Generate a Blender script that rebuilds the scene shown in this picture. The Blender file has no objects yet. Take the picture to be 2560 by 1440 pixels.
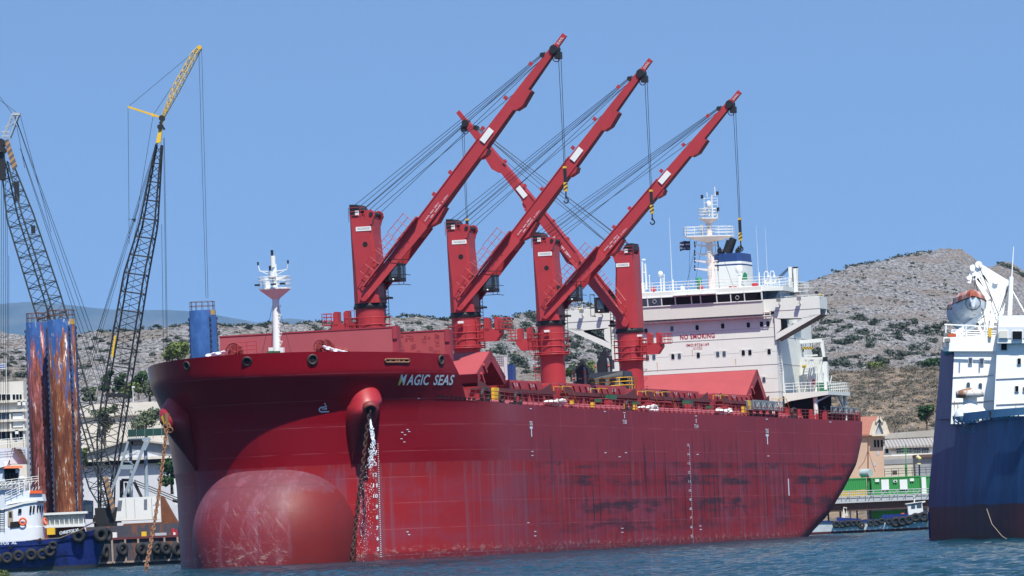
import bpy, math, random
from math import sin, cos, pi, radians, sqrt, atan2
from mathutils import Vector, Matrix, noise
random.seed(7)
SC = bpy.context.scene
COL = SC.collection
# ---------------------------------------------------------------- camera
FPX, PITCH, ROLL, CAMH = 13776.0, .04476, .04543, 1.85
cam = bpy.data.cameras.new("camera"); camo = bpy.data.objects.new("camera", cam); COL.objects.link(camo)
cam.sensor_width = 36.0; cam.lens = FPX/2560*36; cam.clip_start = 1; cam.clip_end = 60000
cp, sp, cr, sr = cos(PITCH), sin(PITCH), cos(ROLL), sin(ROLL)
_f = Vector((0, cp, sp)); _u = Vector((0, -sp, cp)); _r = Vector((1, 0, 0))
R_ = _r*cr - _u*sr; U_ = _r*sr + _u*cr
CAMP = Vector((0, 0, CAMH))
camo.matrix_world = Matrix(((R_.x, U_.x, -_f.x, 0), (R_.y, U_.y, -_f.y, 0), (R_.z, U_.z, -_f.z, CAMH), (0, 0, 0, 1)))
SC.camera = camo
# ---------------------------------------------------------------- world, sun, exposure
SUN_EL = radians(58); SUN_AZ = atan2(.14, -.447)     # direction to the sun in plan (x, y)
world = bpy.data.worlds.new("World"); SC.world = world; world.use_nodes = True
wn = world.node_tree.nodes; wl_ = world.node_tree.links
for n in list(wn): wn.remove(n)
wo = wn.new('ShaderNodeOutputWorld'); wb = wn.new('ShaderNodeBackground'); sk = wn.new('ShaderNodeTexSky')
sk.sky_type = 'NISHITA'; sk.sun_disc = False; sk.sun_elevation = SUN_EL; sk.sun_rotation = SUN_AZ
sk.air_density = 1.0; sk.dust_density = 0.0; sk.ozone_density = 3.0; sk.altitude = 0
tc = wn.new('ShaderNodeTexCoord'); va = wn.new('ShaderNodeVectorMath'); va.operation = 'MULTIPLY_ADD'
va.inputs[1].default_value = (1, 1, 2.6); va.inputs[2].default_value = (0, 0, .24)
vn = wn.new('ShaderNodeVectorMath'); vn.operation = 'NORMALIZE'
wl_.new(tc.outputs['Generated'], va.inputs[0]); wl_.new(va.outputs[0], vn.inputs[0]); wl_.new(vn.outputs[0], sk.inputs[0])
wb.inputs[1].default_value = .15
wl_.new(sk.outputs[0], wb.inputs[0]); wl_.new(wb.outputs[0], wo.inputs[0])
sun = bpy.data.lights.new("sun", 'SUN'); sun.energy = 4.8; sun.angle = radians(.53); sun.color = (1, .965, .86)
suno = bpy.data.objects.new("sun", sun); COL.objects.link(suno)
sd = Vector((sin(0), 0, 0)); _h = Vector((.14, -.447)).normalized()
SDIR = Vector((_h.x*cos(SUN_EL), _h.y*cos(SUN_EL), sin(SUN_EL)))
suno.rotation_euler = SDIR.to_track_quat('Z', 'Y').to_euler(); suno.location = (0, 0, 300)
sk.sun_rotation = atan2(_h.x, _h.y)
SC.view_settings.view_transform = 'Standard'; SC.view_settings.look = 'None'
SC.view_settings.exposure = 0.4; SC.view_settings.gamma = 1.0; SC.view_settings.use_curve_mapping = False
SC.cycles.max_bounces = 5; SC.cycles.diffuse_bounces = 2; SC.cycles.glossy_bounces = 3; SC.cycles.transmission_bounces = 2
SC.cycles.volume_bounces = 0; SC.cycles.use_denoising = True; SC.cycles.caustics_reflective = False; SC.cycles.caustics_refractive = False
try: SC.cycles.volume_step_rate = 10
except Exception: pass
# ---------------------------------------------------------------- where a pixel of the survey photo lies at a given distance
def ray(px, py):
    a = px-1280; b = py-720
    u = a*cr-b*sr; v = a*sr+b*cr
    x = u/FPX; z = -v/FPX
    return Vector((x, cp-z*sp, sp+z*cp))
def at(px, py, Y):
    r = ray(px, py); return CAMP + r*(Y/r.y)
SA, STR = .28397, .00214
et = Vector((cos(SA), -sin(SA), 0)); es0 = Vector((sin(SA), cos(SA), 0))
es = es0*cos(STR) + Vector((0, 0, -1))*sin(STR); ez = et.cross(es)
S0 = Vector((-24.11, 516.1, -4.1))
SHIPM = Matrix(((et.x, es.x, ez.x, S0.x), (et.y, es.y, ez.y, S0.y), (et.z, es.z, ez.z, S0.z), (0, 0, 0, 1)))
def wloc(P): d = P-S0; return Vector((d.dot(et), d.dot(es), d.dot(ez)))
CL = wloc(Vector((0, 0, 1.9)))
def lray(px, py): r = ray(px, py); return Vector((r.dot(et), r.dot(es), r.dot(ez)))
def PT(px, py, t): r = lray(px, py); return CL + r*((t-CL.x)/r.x)
def PS(px, py, s): r = lray(px, py); return CL + r*((s-CL.y)/r.y)
# ---------------------------------------------------------------- mesh builder
OFF = {}
class MB:
    def __init__(self): self.v = []; self.f = []; self.m = []; self.s = []
    def add(self, vs, fs, m=0, s=False):
        n = len(self.v); self.v += [tuple(x) for x in vs]
        for f in fs: self.f.append([n+i for i in f]); self.m.append(m); self.s.append(s)
    def box(self, x0, x1, y0, y1, z0, z1, m=0):
        self.add([(x, y, z) for z in (z0, z1) for y in (y0, y1) for x in (x0, x1)],
                 [(0, 2, 3, 1), (4, 5, 7, 6), (0, 1, 5, 4), (2, 6, 7, 3), (0, 4, 6, 2), (1, 3, 7, 5)], m)
    def hexa(self, a, b, m=0):      # two quads, bottom and top
        self.add(list(a)+list(b), [(3, 2, 1, 0), (4, 5, 6, 7), (0, 1, 5, 4), (1, 2, 6, 5), (2, 3, 7, 6), (3, 0, 4, 7)], m)
    def frame(self, p0, p1, up=None):
        p0 = Vector(p0); p1 = Vector(p1); d = (p1-p0)
        if d.length < 1e-6: d = Vector((0, 0, 1e-3))
        d.normalize()
        up = Vector(up) if up is not None else (Vector((0, 0, 1)) if abs(d.z) < .9 else Vector((0, 1, 0)))
        a = d.cross(up)
        if a.length < 1e-5: a = d.cross(Vector((1, .3, 0)))
        a.normalize(); b = a.cross(d); return p0, p1, a, b
    def beam(self, p0, p1, w, h=None, m=0, up=None, w1=None, h1=None):
        h = w if h is None else h; w1 = w if w1 is None else w1; h1 = h if h1 is None else h1
        p0, p1, a, b = self.frame(p0, p1, up)
        q = lambda p, w, h: [p-a*w/2-b*h/2, p+a*w/2-b*h/2, p+a*w/2+b*h/2, p-a*w/2+b*h/2]
        self.hexa(q(p0, w, h), q(p1, w1, h1), m)
    def tube(self, p0, p1, r, r1=None, n=8, m=0, cap=True):
        r1 = r if r1 is None else r1
        p0, p1, a, b = self.frame(p0, p1)
        vs = [p0+(a*cos(2*pi*i/n)+b*sin(2*pi*i/n))*r for i in range(n)]+[p1+(a*cos(2*pi*i/n)+b*sin(2*pi*i/n))*r1 for i in range(n)]
        self.add(vs, [(i, (i+1) % n, n+(i+1) % n, n+i) for i in range(n)], m, n > 5)
        if cap: self.add(vs[:n], [tuple(range(n))[::-1]], m); self.add(vs[n:], [tuple(range(n))], m)
    def path(self, pts, r, n=5, m=0):
        for a, b in zip(pts, pts[1:]): self.tube(a, b, r, n=n, m=m, cap=False)
    def prism(self, pts, ext, m=0, s=False):
        n = len(pts); e = Vector(ext); pts = [Vector(p) for p in pts]
        nn = Vector((0, 0, 0))
        for i in range(n): nn += pts[i].cross(pts[(i+1) % n])
        if nn.dot(e) > 0: pts = pts[::-1]
        vs = pts+[p+e for p in pts]
        self.add(vs, [tuple(range(n)), tuple(range(2*n-1, n-1, -1))], m)
        self.add(vs, [((i+1) % n, i, n+i, n+(i+1) % n) for i in range(n)], m, s)
    def sphere(self, c, r, nu=10, nv=7, m=0, sc=(1, 1, 1), z0=-1.0):
        vs = []; c = Vector(c)
        for j in range(nv+1):
            ph = math.asin(z0)+(pi/2-math.asin(z0))*j/nv
            for i in range(nu):
                th = 2*pi*i/nu
                vs.append(c+Vector((cos(ph)*cos(th)*r*sc[0], cos(ph)*sin(th)*r*sc[1], sin(ph)*r*sc[2])))
        self.add(vs, [(j*nu+i, j*nu+(i+1) % nu, (j+1)*nu+(i+1) % nu, (j+1)*nu+i) for j in range(nv) for i in range(nu)], m, True)
    def torus(self, c, ax, R, r, n=18, k=8, m=0):
        c = Vector(c); ax = Vector(ax).normalized(); a = ax.orthogonal().normalized(); b = ax.cross(a)
        vs = []
        for i in range(n):
            d = a*cos(2*pi*i/n)+b*sin(2*pi*i/n)
            for j in range(k): vs.append(c+d*(R+r*cos(2*pi*j/k))+ax*r*sin(2*pi*j/k))
        self.add(vs, [(i*k+j, ((i+1) % n)*k+j, ((i+1) % n)*k+(j+1) % k, i*k+(j+1) % k) for i in range(n) for j in range(k)], m, True)
    def lathe(self, c, prof, n=20, m=0, ax=(0, 0, 1), cap=True):
        c = Vector(c); ax = Vector(ax).normalized()
        a = Vector((1, 0, 0)) if abs(ax.z) > .9 else ax.orthogonal().normalized(); b = ax.cross(a); vs = []
        for r, z in prof:
            for i in range(n): vs.append(c+ax*z+(a*cos(2*pi*i/n)+b*sin(2*pi*i/n))*r)
        self.add(vs, [(j*n+i, j*n+(i+1) % n, (j+1)*n+(i+1) % n, (j+1)*n+i) for j in range(len(prof)-1) for i in range(n)], m, True)
        if cap:
            self.add(vs[:n], [tuple(range(n))[::-1]], m); self.add(vs[-n:], [tuple(range(n))], m)
    def grid(self, rows, m=0, s=True, flip=False):
        nr = len(rows); nc = len(rows[0]); vs = [p for r in rows for p in r]
        fs = [(j*nc+i, j*nc+i+1, (j+1)*nc+i+1, (j+1)*nc+i) for j in range(nr-1) for i in range(nc-1)]
        if flip: fs = [f[::-1] for f in fs]
        self.add(vs, fs, m, s)
    def rail(self, pts, h=1.05, step=1.6, r=.028, bars=(1.0, .68, .36), m=0, n=4, ext=None):
        pts = [Vector(p) for p in pts]; Z = Vector((0, 0, 1))
        for a, b in zip(pts, pts[1:]):
            for k in bars: self.tube(a+Z*h*k, b+Z*h*k, r, n=n, m=m, cap=False)
            L = (b-a).length; k = max(1, round(L/step))
            for i in range(k+1): p = a+(b-a)*i/k; self.tube(p, p+Z*h, r, n=n, m=m, cap=False)
    def build(self, name, mats, parent=None, off=None):
        me = bpy.data.meshes.new(name)
        o = OFF.get(parent.name) if (parent is not None and off is None) else off
        vs = self.v if o is None else [(x-o[0], y-o[1], z-o[2]) for x, y, z in self.v]
        me.from_pydata(vs, [], self.f)
        if not isinstance(mats, (list, tuple)): mats = [mats]
        for q in mats: me.materials.append(q)
        me.polygons.foreach_set('material_index', self.m)
        me.polygons.foreach_set('use_smooth', self.s)
        me.update()
        ob = bpy.data.objects.new(name, me); COL.objects.link(ob)
        if parent is not None:
            ob.parent = parent
        if o is not None: OFF[ob.name] = o
        return ob
def tag(o, label=None, cat=None, group=None, kind=None):
    if label: o['label'] = label
    if cat: o['category'] = cat
    if group: o['group'] = group
    if kind: o['kind'] = kind
    return o
def thing(name, label, cat, loc, group=None, ship=False):
    o = bpy.data.objects.new(name, None); COL.objects.link(o); o.empty_display_size = .5
    if ship: o.matrix_world = SHIPM @ Matrix.Translation(Vector(loc))
    else: o.location = loc
    OFF[o.name] = Vector(loc)
    return tag(o, label, cat, group)
def copy_tree(o, loc=None, rotz=None, label=None, scale=None, parent=None):
    c = o.copy(); COL.objects.link(c)
    if parent is not None: c.parent = parent
    if loc is not None: c.location = loc
    if rotz is not None: c.rotation_euler = (0, 0, rotz)
    if scale is not None: c.scale = scale if hasattr(scale, '__len__') else (scale,)*3
    if label: c['label'] = label
    for ch in list(o.children): copy_tree(ch, parent=c)
    return c
# ---------------------------------------------------------------- materials
class NT:
    def __init__(self, name):
        self.mat = bpy.data.materials.new(name); self.mat.use_nodes = True
        self.t = self.mat.node_tree; self.n = self.t.nodes; self.l = self.t.links
        self.b = self.n['Principled BSDF']; self.tc = self.n.new('ShaderNodeTexCoord')
        s = self.n.new('ShaderNodeSeparateXYZ'); self.l.new(self.tc.outputs['Object'], s.inputs[0])
        self.X, self.Y, self.Z = s.outputs; self.P = self.tc.outputs['Object']
    def put(self, sock, v):
        if isinstance(v, (int, float)): sock.default_value = v
        elif isinstance(v, tuple): sock.default_value = v if len(v) == len(sock.default_value) else tuple(v)+(1,)
        else: self.l.new(v, sock)
    def math(self, op, a, b=0.0, c=None, clamp=False):
        n = self.n.new('ShaderNodeMath'); n.operation = op; n.use_clamp = clamp
        self.put(n.inputs[0], a); self.put(n.inputs[1], b)
        if c is not None: self.put(n.inputs[2], c)
        return n.outputs[0]
    def ss(self, v, a, b):
        n = self.n.new('ShaderNodeMapRange'); n.interpolation_type = 'SMOOTHSTEP'
        self.put(n.inputs[0], v); n.inputs[1].default_value = a; n.inputs[2].default_value = b
        n.inputs[3].default_value = 0; n.inputs[4].default_value = 1; return n.outputs[0]
    def mix(self, f, a, b, bt='MIX'):
        n = self.n.new('ShaderNodeMix'); n.data_type = 'RGBA'; n.blend_type = bt
        self.put(n.inputs[0], f); self.put(n.inputs[6], a); self.put(n.inputs[7], b); return n.outputs[2]
    def vec(self, x, y, z):
        n = self.n.new('ShaderNodeCombineXYZ')
        for i, v in enumerate((x, y, z)): self.put(n.inputs[i], v)
        return n.outputs[0]
    def scl(self, s, P=None):
        n = self.n.new('ShaderNodeVectorMath'); n.operation = 'MULTIPLY'; self.put(n.inputs[0], P or self.P); n.inputs[1].default_value = s; return n.outputs[0]
    def noise(self, vec, scale=1.0, det=3.0, rough=.55, dist=0.0):
        n = self.n.new('ShaderNodeTexNoise'); self.put(n.inputs['Vector'], vec)
        n.inputs['Scale'].default_value = scale; n.inputs['Detail'].default_value = det; n.inputs['Roughness'].default_value = rough
        n.inputs['Distortion'].default_value = dist; return n.outputs[0]
    def white(self, vec):
        n = self.n.new('ShaderNodeTexWhiteNoise'); n.noise_dimensions = '3D'; self.put(n.inputs[0], vec); return n.outputs[0]
    def voro(self, vec, scale=1.0, feat='F1'):
        n = self.n.new('ShaderNodeTexVoronoi'); n.feature = feat; self.put(n.inputs['Vector'], vec); n.inputs['Scale'].default_value = scale; return n.outputs[0]
    def bump(self, h, st=.3, dist=.1):
        n = self.n.new('ShaderNodeBump'); self.put(n.inputs['Height'], h); n.inputs['Strength'].default_value = st; n.inputs['Distance'].default_value = dist
        self.l.new(n.outputs[0], self.b.inputs['Normal']); return n
    def out(self, col=None, rough=None, metal=None):
        if col is not None: self.put(self.b.inputs['Base Color'], col)
        if rough is not None: self.put(self.b.inputs['Roughness'], rough)
        if metal is not None: self.put(self.b.inputs['Metallic'], metal)
        return self.mat
def dk(c, k): return tuple(x*k for x in c)
def paint(name, c, rough=.45, var=.25, sc=.6, streak=.25, grime=(.08, .06, .05), rust=0., rustc=(.22, .07, .02), metal=0., bump=.0, thr=.62):
    m = NT(name)
    a = m.noise(m.P, sc, 4, .6)
    col = m.mix(m.math('MULTIPLY', m.ss(a, .35, .7), var), c, dk(c, .62))
    b = m.noise(m.scl((1.0, 1.0, .12)), 1.6, 3, .6)
    col = m.mix(m.math('MULTIPLY', m.ss(b, .55, .8), streak), col, grime)
    if rust > 0:
        r = m.noise(m.scl((1, 1, .35)), 1.1, 5, .7)
        col = m.mix(m.math('MULTIPLY', m.ss(r, thr-.04, thr+.05), rust), col, rustc)
    if bump: m.bump(a, bump, .1)
    return m.out(col, m.math('ADD', rough, m.math('MULTIPLY', a, .15)), metal)
# ---------------------------------------------------------------- paints
M = {}
M['red'] = paint('crane_red_paint', (.40, .032, .038), .42, .3, .5, .22, (.12, .02, .02))
M['red_dull'] = paint('faded_red_paint', (.34, .045, .055), .6, .35, .5, .3, (.16, .05, .05), rust=.25)
M['hatch'] = paint('sun_faded_hatch_red', (.37, .056, .062), .65, .3, .35, .25, (.3, .06, .05))
M['hatchin'] = paint('hatch_underside_pink', (.36, .075, .090), .7, .3, .25, .35, (.28, .1, .1))
M['hatchdark'] = paint('hatch_end_red', (.3, .03, .045), .55, .35, .6, .4, (.1, .03, .03))
M['ledge'] = paint('coaming_brown', (.12, .025, .03), .7, .4, .6, .4)
M['black'] = paint('black_grease', (.012, .012, .014), .5, .3, 2, .2, (.05, .04, .03))
M['rope'] = paint('steel_wire', (.02, .02, .022), .6, .2, 2, 0)
M['white'] = paint('ship_white_paint', (.70, .705, .66), .5, .10, .35, .10, (.5, .42, .33))
M['white2'] = paint('clean_white_paint', (.74, .75, .73), .45, .12, .5, .08, (.5, .45, .4))
M['cream'] = paint('bridge_front_cream', (.62, .60, .55), .55, .12, .5, .12, (.5, .4, .3))
M['mastp'] = paint('mast_pinkish_white', (.72, .6, .56), .55, .2, .5, .2, (.5, .35, .3))
M['glass'] = paint('dark_window_glass', (.006, .007, .01), .3, .1, 2, 0); M['glass'].node_tree.nodes['Principled BSDF'].inputs['Specular IOR Level'].default_value = .2
M['glassb'] = paint('blue_window_glass', (.05, .075, .11), .15, .3, 2, 0)
M['dark'] = paint('dark_interior', (.012, .01, .012), .9, .2, 1, 0)
M['yellow'] = paint('safety_yellow', (.75, .46, .02), .5, .2, 2, .2)
M['green'] = paint('box_green', (.015, .13, .06), .5, .3, 2, .2)
M['blue'] = paint('funnel_blue', (.015, .05, .19), .4, .2, .6, .15)
M['grey'] = paint('grey_steel', (.2, .21, .22), .5, .3, 1, .2)
M['lgrey'] = paint('light_grey_steel', (.42, .45, .48), .5, .3, 1, .25, rust=.3)
M['alu'] = paint('ladder_aluminium', (.33, .35, .36), .45, .3, 1, .2, metal=.3)
M['orange'] = paint('lifeboat_orange', (.62, .12, .035), .55, .35, 1.5, .2, rust=.15)
M['rubber'] = paint('tyre_rubber', (.018, .018, .02), .75, .4, 3, .2, (.07, .065, .06))
M['rust'] = paint('rusted_steel', (.17, .06, .025), .85, .6, 1.2, .4, (.05, .025, .02))
M['cloth'] = paint('white_tarpaulin', (.75, .74, .72), .8, .2, 1.5, .1)
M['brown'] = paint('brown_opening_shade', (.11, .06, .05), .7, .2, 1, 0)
M['letter'] = paint('lettering_white', (.72, .76, .82), .6, .15, 3, .1)
M['redletter'] = paint('lettering_red', (.38, .015, .04), .6, .3, 4, .1)
M['concrete'] = paint('weathered_concrete', (.42, .39, .35), .9, .35, .3, .25)
M['wood'] = paint('old_deck_wood', (.38, .3, .22), .9, .4, 1.5, .2)
M['tugblue'] = paint('tug_blue', (.02, .04, .2), .3, .45, .5, .3, (.02, .02, .05))
M['tugwhite'] = paint('tug_white', (.74, .78, .84), .45, .1, .6, .12, (.5, .4, .3))
M['shipblue'] = None
# hull of the red ship: coordinates are t (port), s (aft), z (above keel)
def hull_mat():
    m = NT('bulk_carrier_hull_paint'); t, s, z = m.X, m.Y, m.Z
    plate = m.white(m.vec(0.0, m.math('FLOOR', m.math('DIVIDE', s, 9.2)), m.math('FLOOR', m.math('DIVIDE', z, 2.45))))
    deep = (.235, .002, .009); dull = (.25, .022, .036)
    wob = m.math('MULTIPLY', m.math('SUBTRACT', plate, .5), 9)
    fwd = m.ss(m.math('ADD', s, wob), 22, 38)
    up = m.mix(fwd, deep, dull)
    big = m.noise(m.scl((.05, .03, .12)), 1, 4, .6)
    up = m.mix(m.math('MULTIPLY', m.ss(big, .42, .68), .45), up, (.15, .016, .028))
    up = m.mix(m.math('MULTIPLY', plate, .16), up, (.34, .04, .06))
    lowf = (.30, .015, .018); lowa = (.25, .013, .020)
    low = m.mix(m.ss(s, 20, 60), lowf, lowa)
    n2 = m.noise(m.scl((.2, .08, .35)), 1, 5, .65)
    low = m.mix(m.math('MULTIPLY', m.ss(n2, .42, .66), .6), low, (.2, .045, .08))
    low = m.mix(m.math('MULTIPLY', plate, .22), low, (.42, .04, .05))
    # vertical washed streaks, grey purple
    st = m.noise(m.scl((1.0, .9, .035)), 1, 3, .6)
    low = m.mix(m.math('MULTIPLY', m.ss(st, .52, .66), .5), low, (.19, .085, .115))
    edge = m.math('ADD', z, m.math('MULTIPLY', m.noise(m.scl((.5, .25, .3)), 1, 3, .6), .15))
    col = m.mix(m.ss(edge, 13.32, 13.40), low, up)
    aft = m.ss(s, 24, 50)
    # dark vertical drips aft
    dr = m.noise(m.scl((1.0, 1.15, .05)), 1, 4, .7, .2)
    zz = m.math('MULTIPLY', m.ss(z, 5.5, 8), m.math('SUBTRACT', 1.0, m.ss(z, 14.5, 17.6)))
    col = m.mix(m.math('MULTIPLY', m.math('MULTIPLY', m.ss(dr, .575, .63), zz), m.math('MULTIPLY', aft, .85)), col, (.022, .014, .022))
    # fender scuffs: black horizontal smears in bands
    def band(c, w): return m.math('SUBTRACT', 1.0, m.ss(m.math('ABSOLUTE', m.math('SUBTRACT', z, c)), w*.4, w))
    hs = m.noise(m.scl((.2, .09, 1.6)), 1, 5, .7, .3)
    hs2 = m.noise(m.scl((.2, .16, .5)), 1.3, 5, .7)
    bands = m.math('MAXIMUM', m.math('MAXIMUM', band(11.3, .75), m.math('MULTIPLY', band(8.6, 1.1), .9)), m.math('MULTIPLY', band(6.6, 1.0), .75))
    bands = m.math('MAXIMUM', bands, m.math('MULTIPLY', band(12.9, .5), .8))
    pt = m.ss(m.noise(m.scl((.1, .045, .22)), 1, 3, .6), .40, .58)
    bands = m.math('MULTIPLY', bands, m.math('ADD', .25, m.math('MULTIPLY', pt, .75)))
    sc = m.math('MULTIPLY', m.math('MULTIPLY', m.ss(m.math('ADD', m.math('MULTIPLY', hs, .6), m.math('MULTIPLY', hs2, .4)), .44, .56), bands), m.math('MULTIPLY', aft, .92))
    col = m.mix(sc, col, (.024, .02, .03))
    bl = m.noise(m.scl((.3, .3, .55)), 1, 4, .6)
    col = m.mix(m.math('MULTIPLY', m.math('MULTIPLY', m.ss(bl, .57, .7), m.ss(z, 12.6, 11.5)), m.math('MULTIPLY', aft, .55)), col, (.07, .02, .035))
    # scratches, pale
    scr = m.noise(m.scl((1.5, 1.3, .16)), 1.6, 5, .8)
    col = m.mix(m.math('MULTIPLY', m.ss(scr, .71, .76), .5), col, (.5, .3, .33))
    # water line growth
    lw = m.math('SUBTRACT', 1.0, m.ss(m.math('ADD', z, m.math('MULTIPLY', m.noise(m.scl((1, .3, .6)), 1, 5, .7), 1.2)), 5.3, 6.2))
    gr = m.noise(m.scl((1.2, .7, 1.5)), 1.4, 6, .8)
    col = m.mix(m.math('MULTIPLY', m.math('MULTIPLY', lw, m.ss(gr, .50, .62)), .6), col, (.44, .33, .28))
    col = m.mix(m.math('MULTIPLY', m.math('SUBTRACT', 1.0, m.ss(z, 4.55, 5.0)), .6), col, (.09, .015, .025))
    # plate seams
    fz = m.math('FRACT', m.math('DIVIDE', m.math('ADD', z, .35), 2.45)); fs = m.math('FRACT', m.math('DIVIDE', s, 9.2))
    seam = m.math('MAXIMUM', m.math('LESS_THAN', fz, .022), m.math('MULTIPLY', m.math('LESS_THAN', fs, .012), m.ss(s, 19, 26)))
    sb = m.noise(m.scl((.3, .2, .3)), 1, 2, .5)
    col = m.mix(m.math('MULTIPLY', m.math('MULTIPLY', seam, m.ss(sb, .35, .6)), .38), col, (.48, .16, .18))
    # dents between the frames (low wave) and seams as bump
    wv = m.noise(m.scl((.6, .45, .5)), 1, 2, .5)
    hh = m.math('MULTIPLY', m.math('SINE', m.math('MULTIPLY', s, 2.62)), m.math('MULTIPLY', m.noise(m.scl((.1, .12, .3)), 1, 2, .5), .22))
    m.bump(m.math('ADD', m.math('ADD', wv, hh), m.math('MULTIPLY', seam, -.3)), .16, .14)
    rg = m.math('ADD', m.math('MULTIPLY', fwd, .25), m.math('ADD', .26, m.math('MULTIPLY', n2, .12)))
    rg = m.math('ADD', rg, m.math('MULTIPLY', m.math('SUBTRACT', 1.0, m.ss(edge, 13.3, 13.4)), .12))
    m.b.inputs['Specular IOR Level'].default_value = .17
    return m.out(col, rg)
M['hull'] = hull_mat()
def bulb_mat():
    m = NT('bulb_dusty_red_paint'); t, s, z = m.X, m.Y, m.Z
    n1 = m.noise(m.scl((.25, .25, .25)), 1, 5, .65); n4 = m.noise(m.scl((.55, .55, .8)), 1, 5, .7)
    top = m.ss(m.math('ADD', z, m.math('MULTIPLY', n1, 5)), 10, 14.5)
    col = m.mix(top, (.19, .015, .022), (.15, .042, .058))
    col = m.mix(m.math('MULTIPLY', m.ss(n4, .42, .62), .55), col, (.17, .03, .045))
    d1 = m.noise(m.scl((.9, .9, .06)), 1, 4, .7)
    col = m.mix(m.math('MULTIPLY', m.ss(d1, .48, .68), .5), col, (.25, .095, .135))
    # scrapes running down towards the water
    sk_ = m.noise(m.vec(m.math('ADD', m.math('MULTIPLY', t, 4.5), m.math('MULTIPLY', z, 3.2)), s, m.math('MULTIPLY', m.math('SUBTRACT', m.math('MULTIPLY', z, 1.0), t), .22)), 1.2, 5, .75)
    zone = m.math('MULTIPLY', m.ss(t, -6, -1), m.math('SUBTRACT', 1.0, m.ss(t, 1.5, 4.5)))
    zone = m.math('MULTIPLY', zone, m.math('SUBTRACT', 1.0, m.ss(z, 7.5, 11.5)))
    col = m.mix(m.math('MULTIPLY', m.math('MULTIPLY', m.ss(sk_, .55, .68), zone), .6), col, (.44, .33, .26))
    # wet, red brown area on the port flank where the hawse water falls
    mask = m.math('MULTIPLY', m.ss(m.math('ADD', t, m.math('MULTIPLY', n1, 1.6)), 4.0, 4.7), m.math('SUBTRACT', 1.0, m.ss(m.math('ADD', z, m.math('MULTIPLY', m.math('SUBTRACT', n4, .5), 4)), 10.6, 11.4)))
    col = m.mix(m.math('MULTIPLY', mask, .9), col, (.17, .012, .010))
    g = m.noise(m.scl((.9, .9, 1.8)), 1.4, 6, .8)
    lo = m.math('MULTIPLY', m.math('SUBTRACT', 1.0, m.ss(z, 4.8, 7.0)), m.ss(g, .54, .62))
    col = m.mix(m.math('MULTIPLY', m.math('MULTIPLY', lo, m.math('SUBTRACT', 1.0, mask)), .7), col, (.42, .27, .24))
    fz = m.math('FRACT', m.math('DIVIDE', z, 2.3)); seam = m.math('MAXIMUM', m.math('LESS_THAN', fz, .025), m.math('LESS_THAN', m.math('FRACT', m.math('DIVIDE', m.math('ADD', t, 20.9), 3.1)), .018))
    col = m.mix(m.math('MULTIPLY', seam, .55), col, (.09, .02, .03))
    m.bump(m.math('ADD', n4, m.math('MULTIPLY', seam, -.5)), .15, .15)
    m.b.inputs['Specular IOR Level'].default_value = .35
    return m.out(col, m.math('ADD', .42, m.math('MULTIPLY', n4, .25)))
M['bulb'] = bulb_mat()
# ================================================================ THE RED BULK CARRIER (ship coordinates t, s, z)
def lerp_tab(tab, x):
    if x <= tab[0][0]: return tab[0][1]
    for (a, u), (b, v) in zip(tab, tab[1:]):
        if x <= b: return u+(v-u)*(x-a)/(b-a)
    return tab[-1][1]
STEM = [(0, 0), (12, 0), (14, -.4), (18.7, -1.5), (21.7, -4.0), (24, -4.5)]
LFW = [(0, 31), (12, 30), (18.7, 27.5), (21.7, 25.2), (24, 25.0)]
SKA = [(2, 136), (4.6, 146), (7.1, 158), (10.3, 168), (13.2, 176), (16.3, 180), (19, 181)]
DAF = [(2, 42), (4.6, 41), (7.1, 38), (10.3, 35), (13.2, 32), (19, 30)]
BM = 16.13
def HB(s, z):          # half breadth of the hull
    st = lerp_tab(STEM, z); L = lerp_tab(LFW, z)
    u = (s-st)/L
    if u <= 0: return 0.0
    b = BM*sqrt(max(0, 1-(1-u)**2)) if u < 1 else BM
    sk = lerp_tab(SKA, z)
    if s > sk: v = (s-sk)/lerp_tab(DAF, z); b = min(b, BM*max(0, 1-v*v))
    return b
def deckz(s): return lerp_tab([(-6, 19.4), (16, 19.1), (29, 18.8), (46, 18.7), (90, 18.62), (200, 18.55)], s)
FTOP = [(-6, 23.9), (2, 23.65), (13, 23.35)]
def hull_hit(px, py, side=1, smax=190, off=.04):
    ps = None; s0 = lerp_tab(STEM, 18)-4; N = 90; f0 = None
    def g(s):
        p = PS(px, py, s); return side*p.x-HB(s, p.z), p
    for i in range(N+1):
        s = s0+(smax-s0)*(i/N)**2; f, p = g(s)
        if f0 is not None and f0 > 0 >= f or (f0 is not None and side < 0 and f0 < 0 <= f and False):
            a, b = sp_, s
            for _ in range(22):
                c = (a+b)/2; fc, p = g(c)
                if fc > 0: a = c
                else: b = c
            s = (a+b)/2; p = PS(px, py, s)
            n = hull_n(p.y, p.z, side); return p+n*off, n
        f0 = f; sp_ = s
    return None, None
def hull_n(s, z, side=1):
    e = .15
    db = (HB(s+e, z)-HB(s-e, z))/(2*e); dz = (HB(s, z+e)-HB(s, z-e))/(2*e)
    return Vector((side*1.0, -db, -dz)).normalized()
ship = bpy.data.objects.new('bulk_carrier', None); COL.objects.link(ship); ship.matrix_world = SHIPM
tag(ship, 'huge red bulk carrier with four deck cranes and white superstructure, anchored bow on', 'cargo ship', None)
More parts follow.
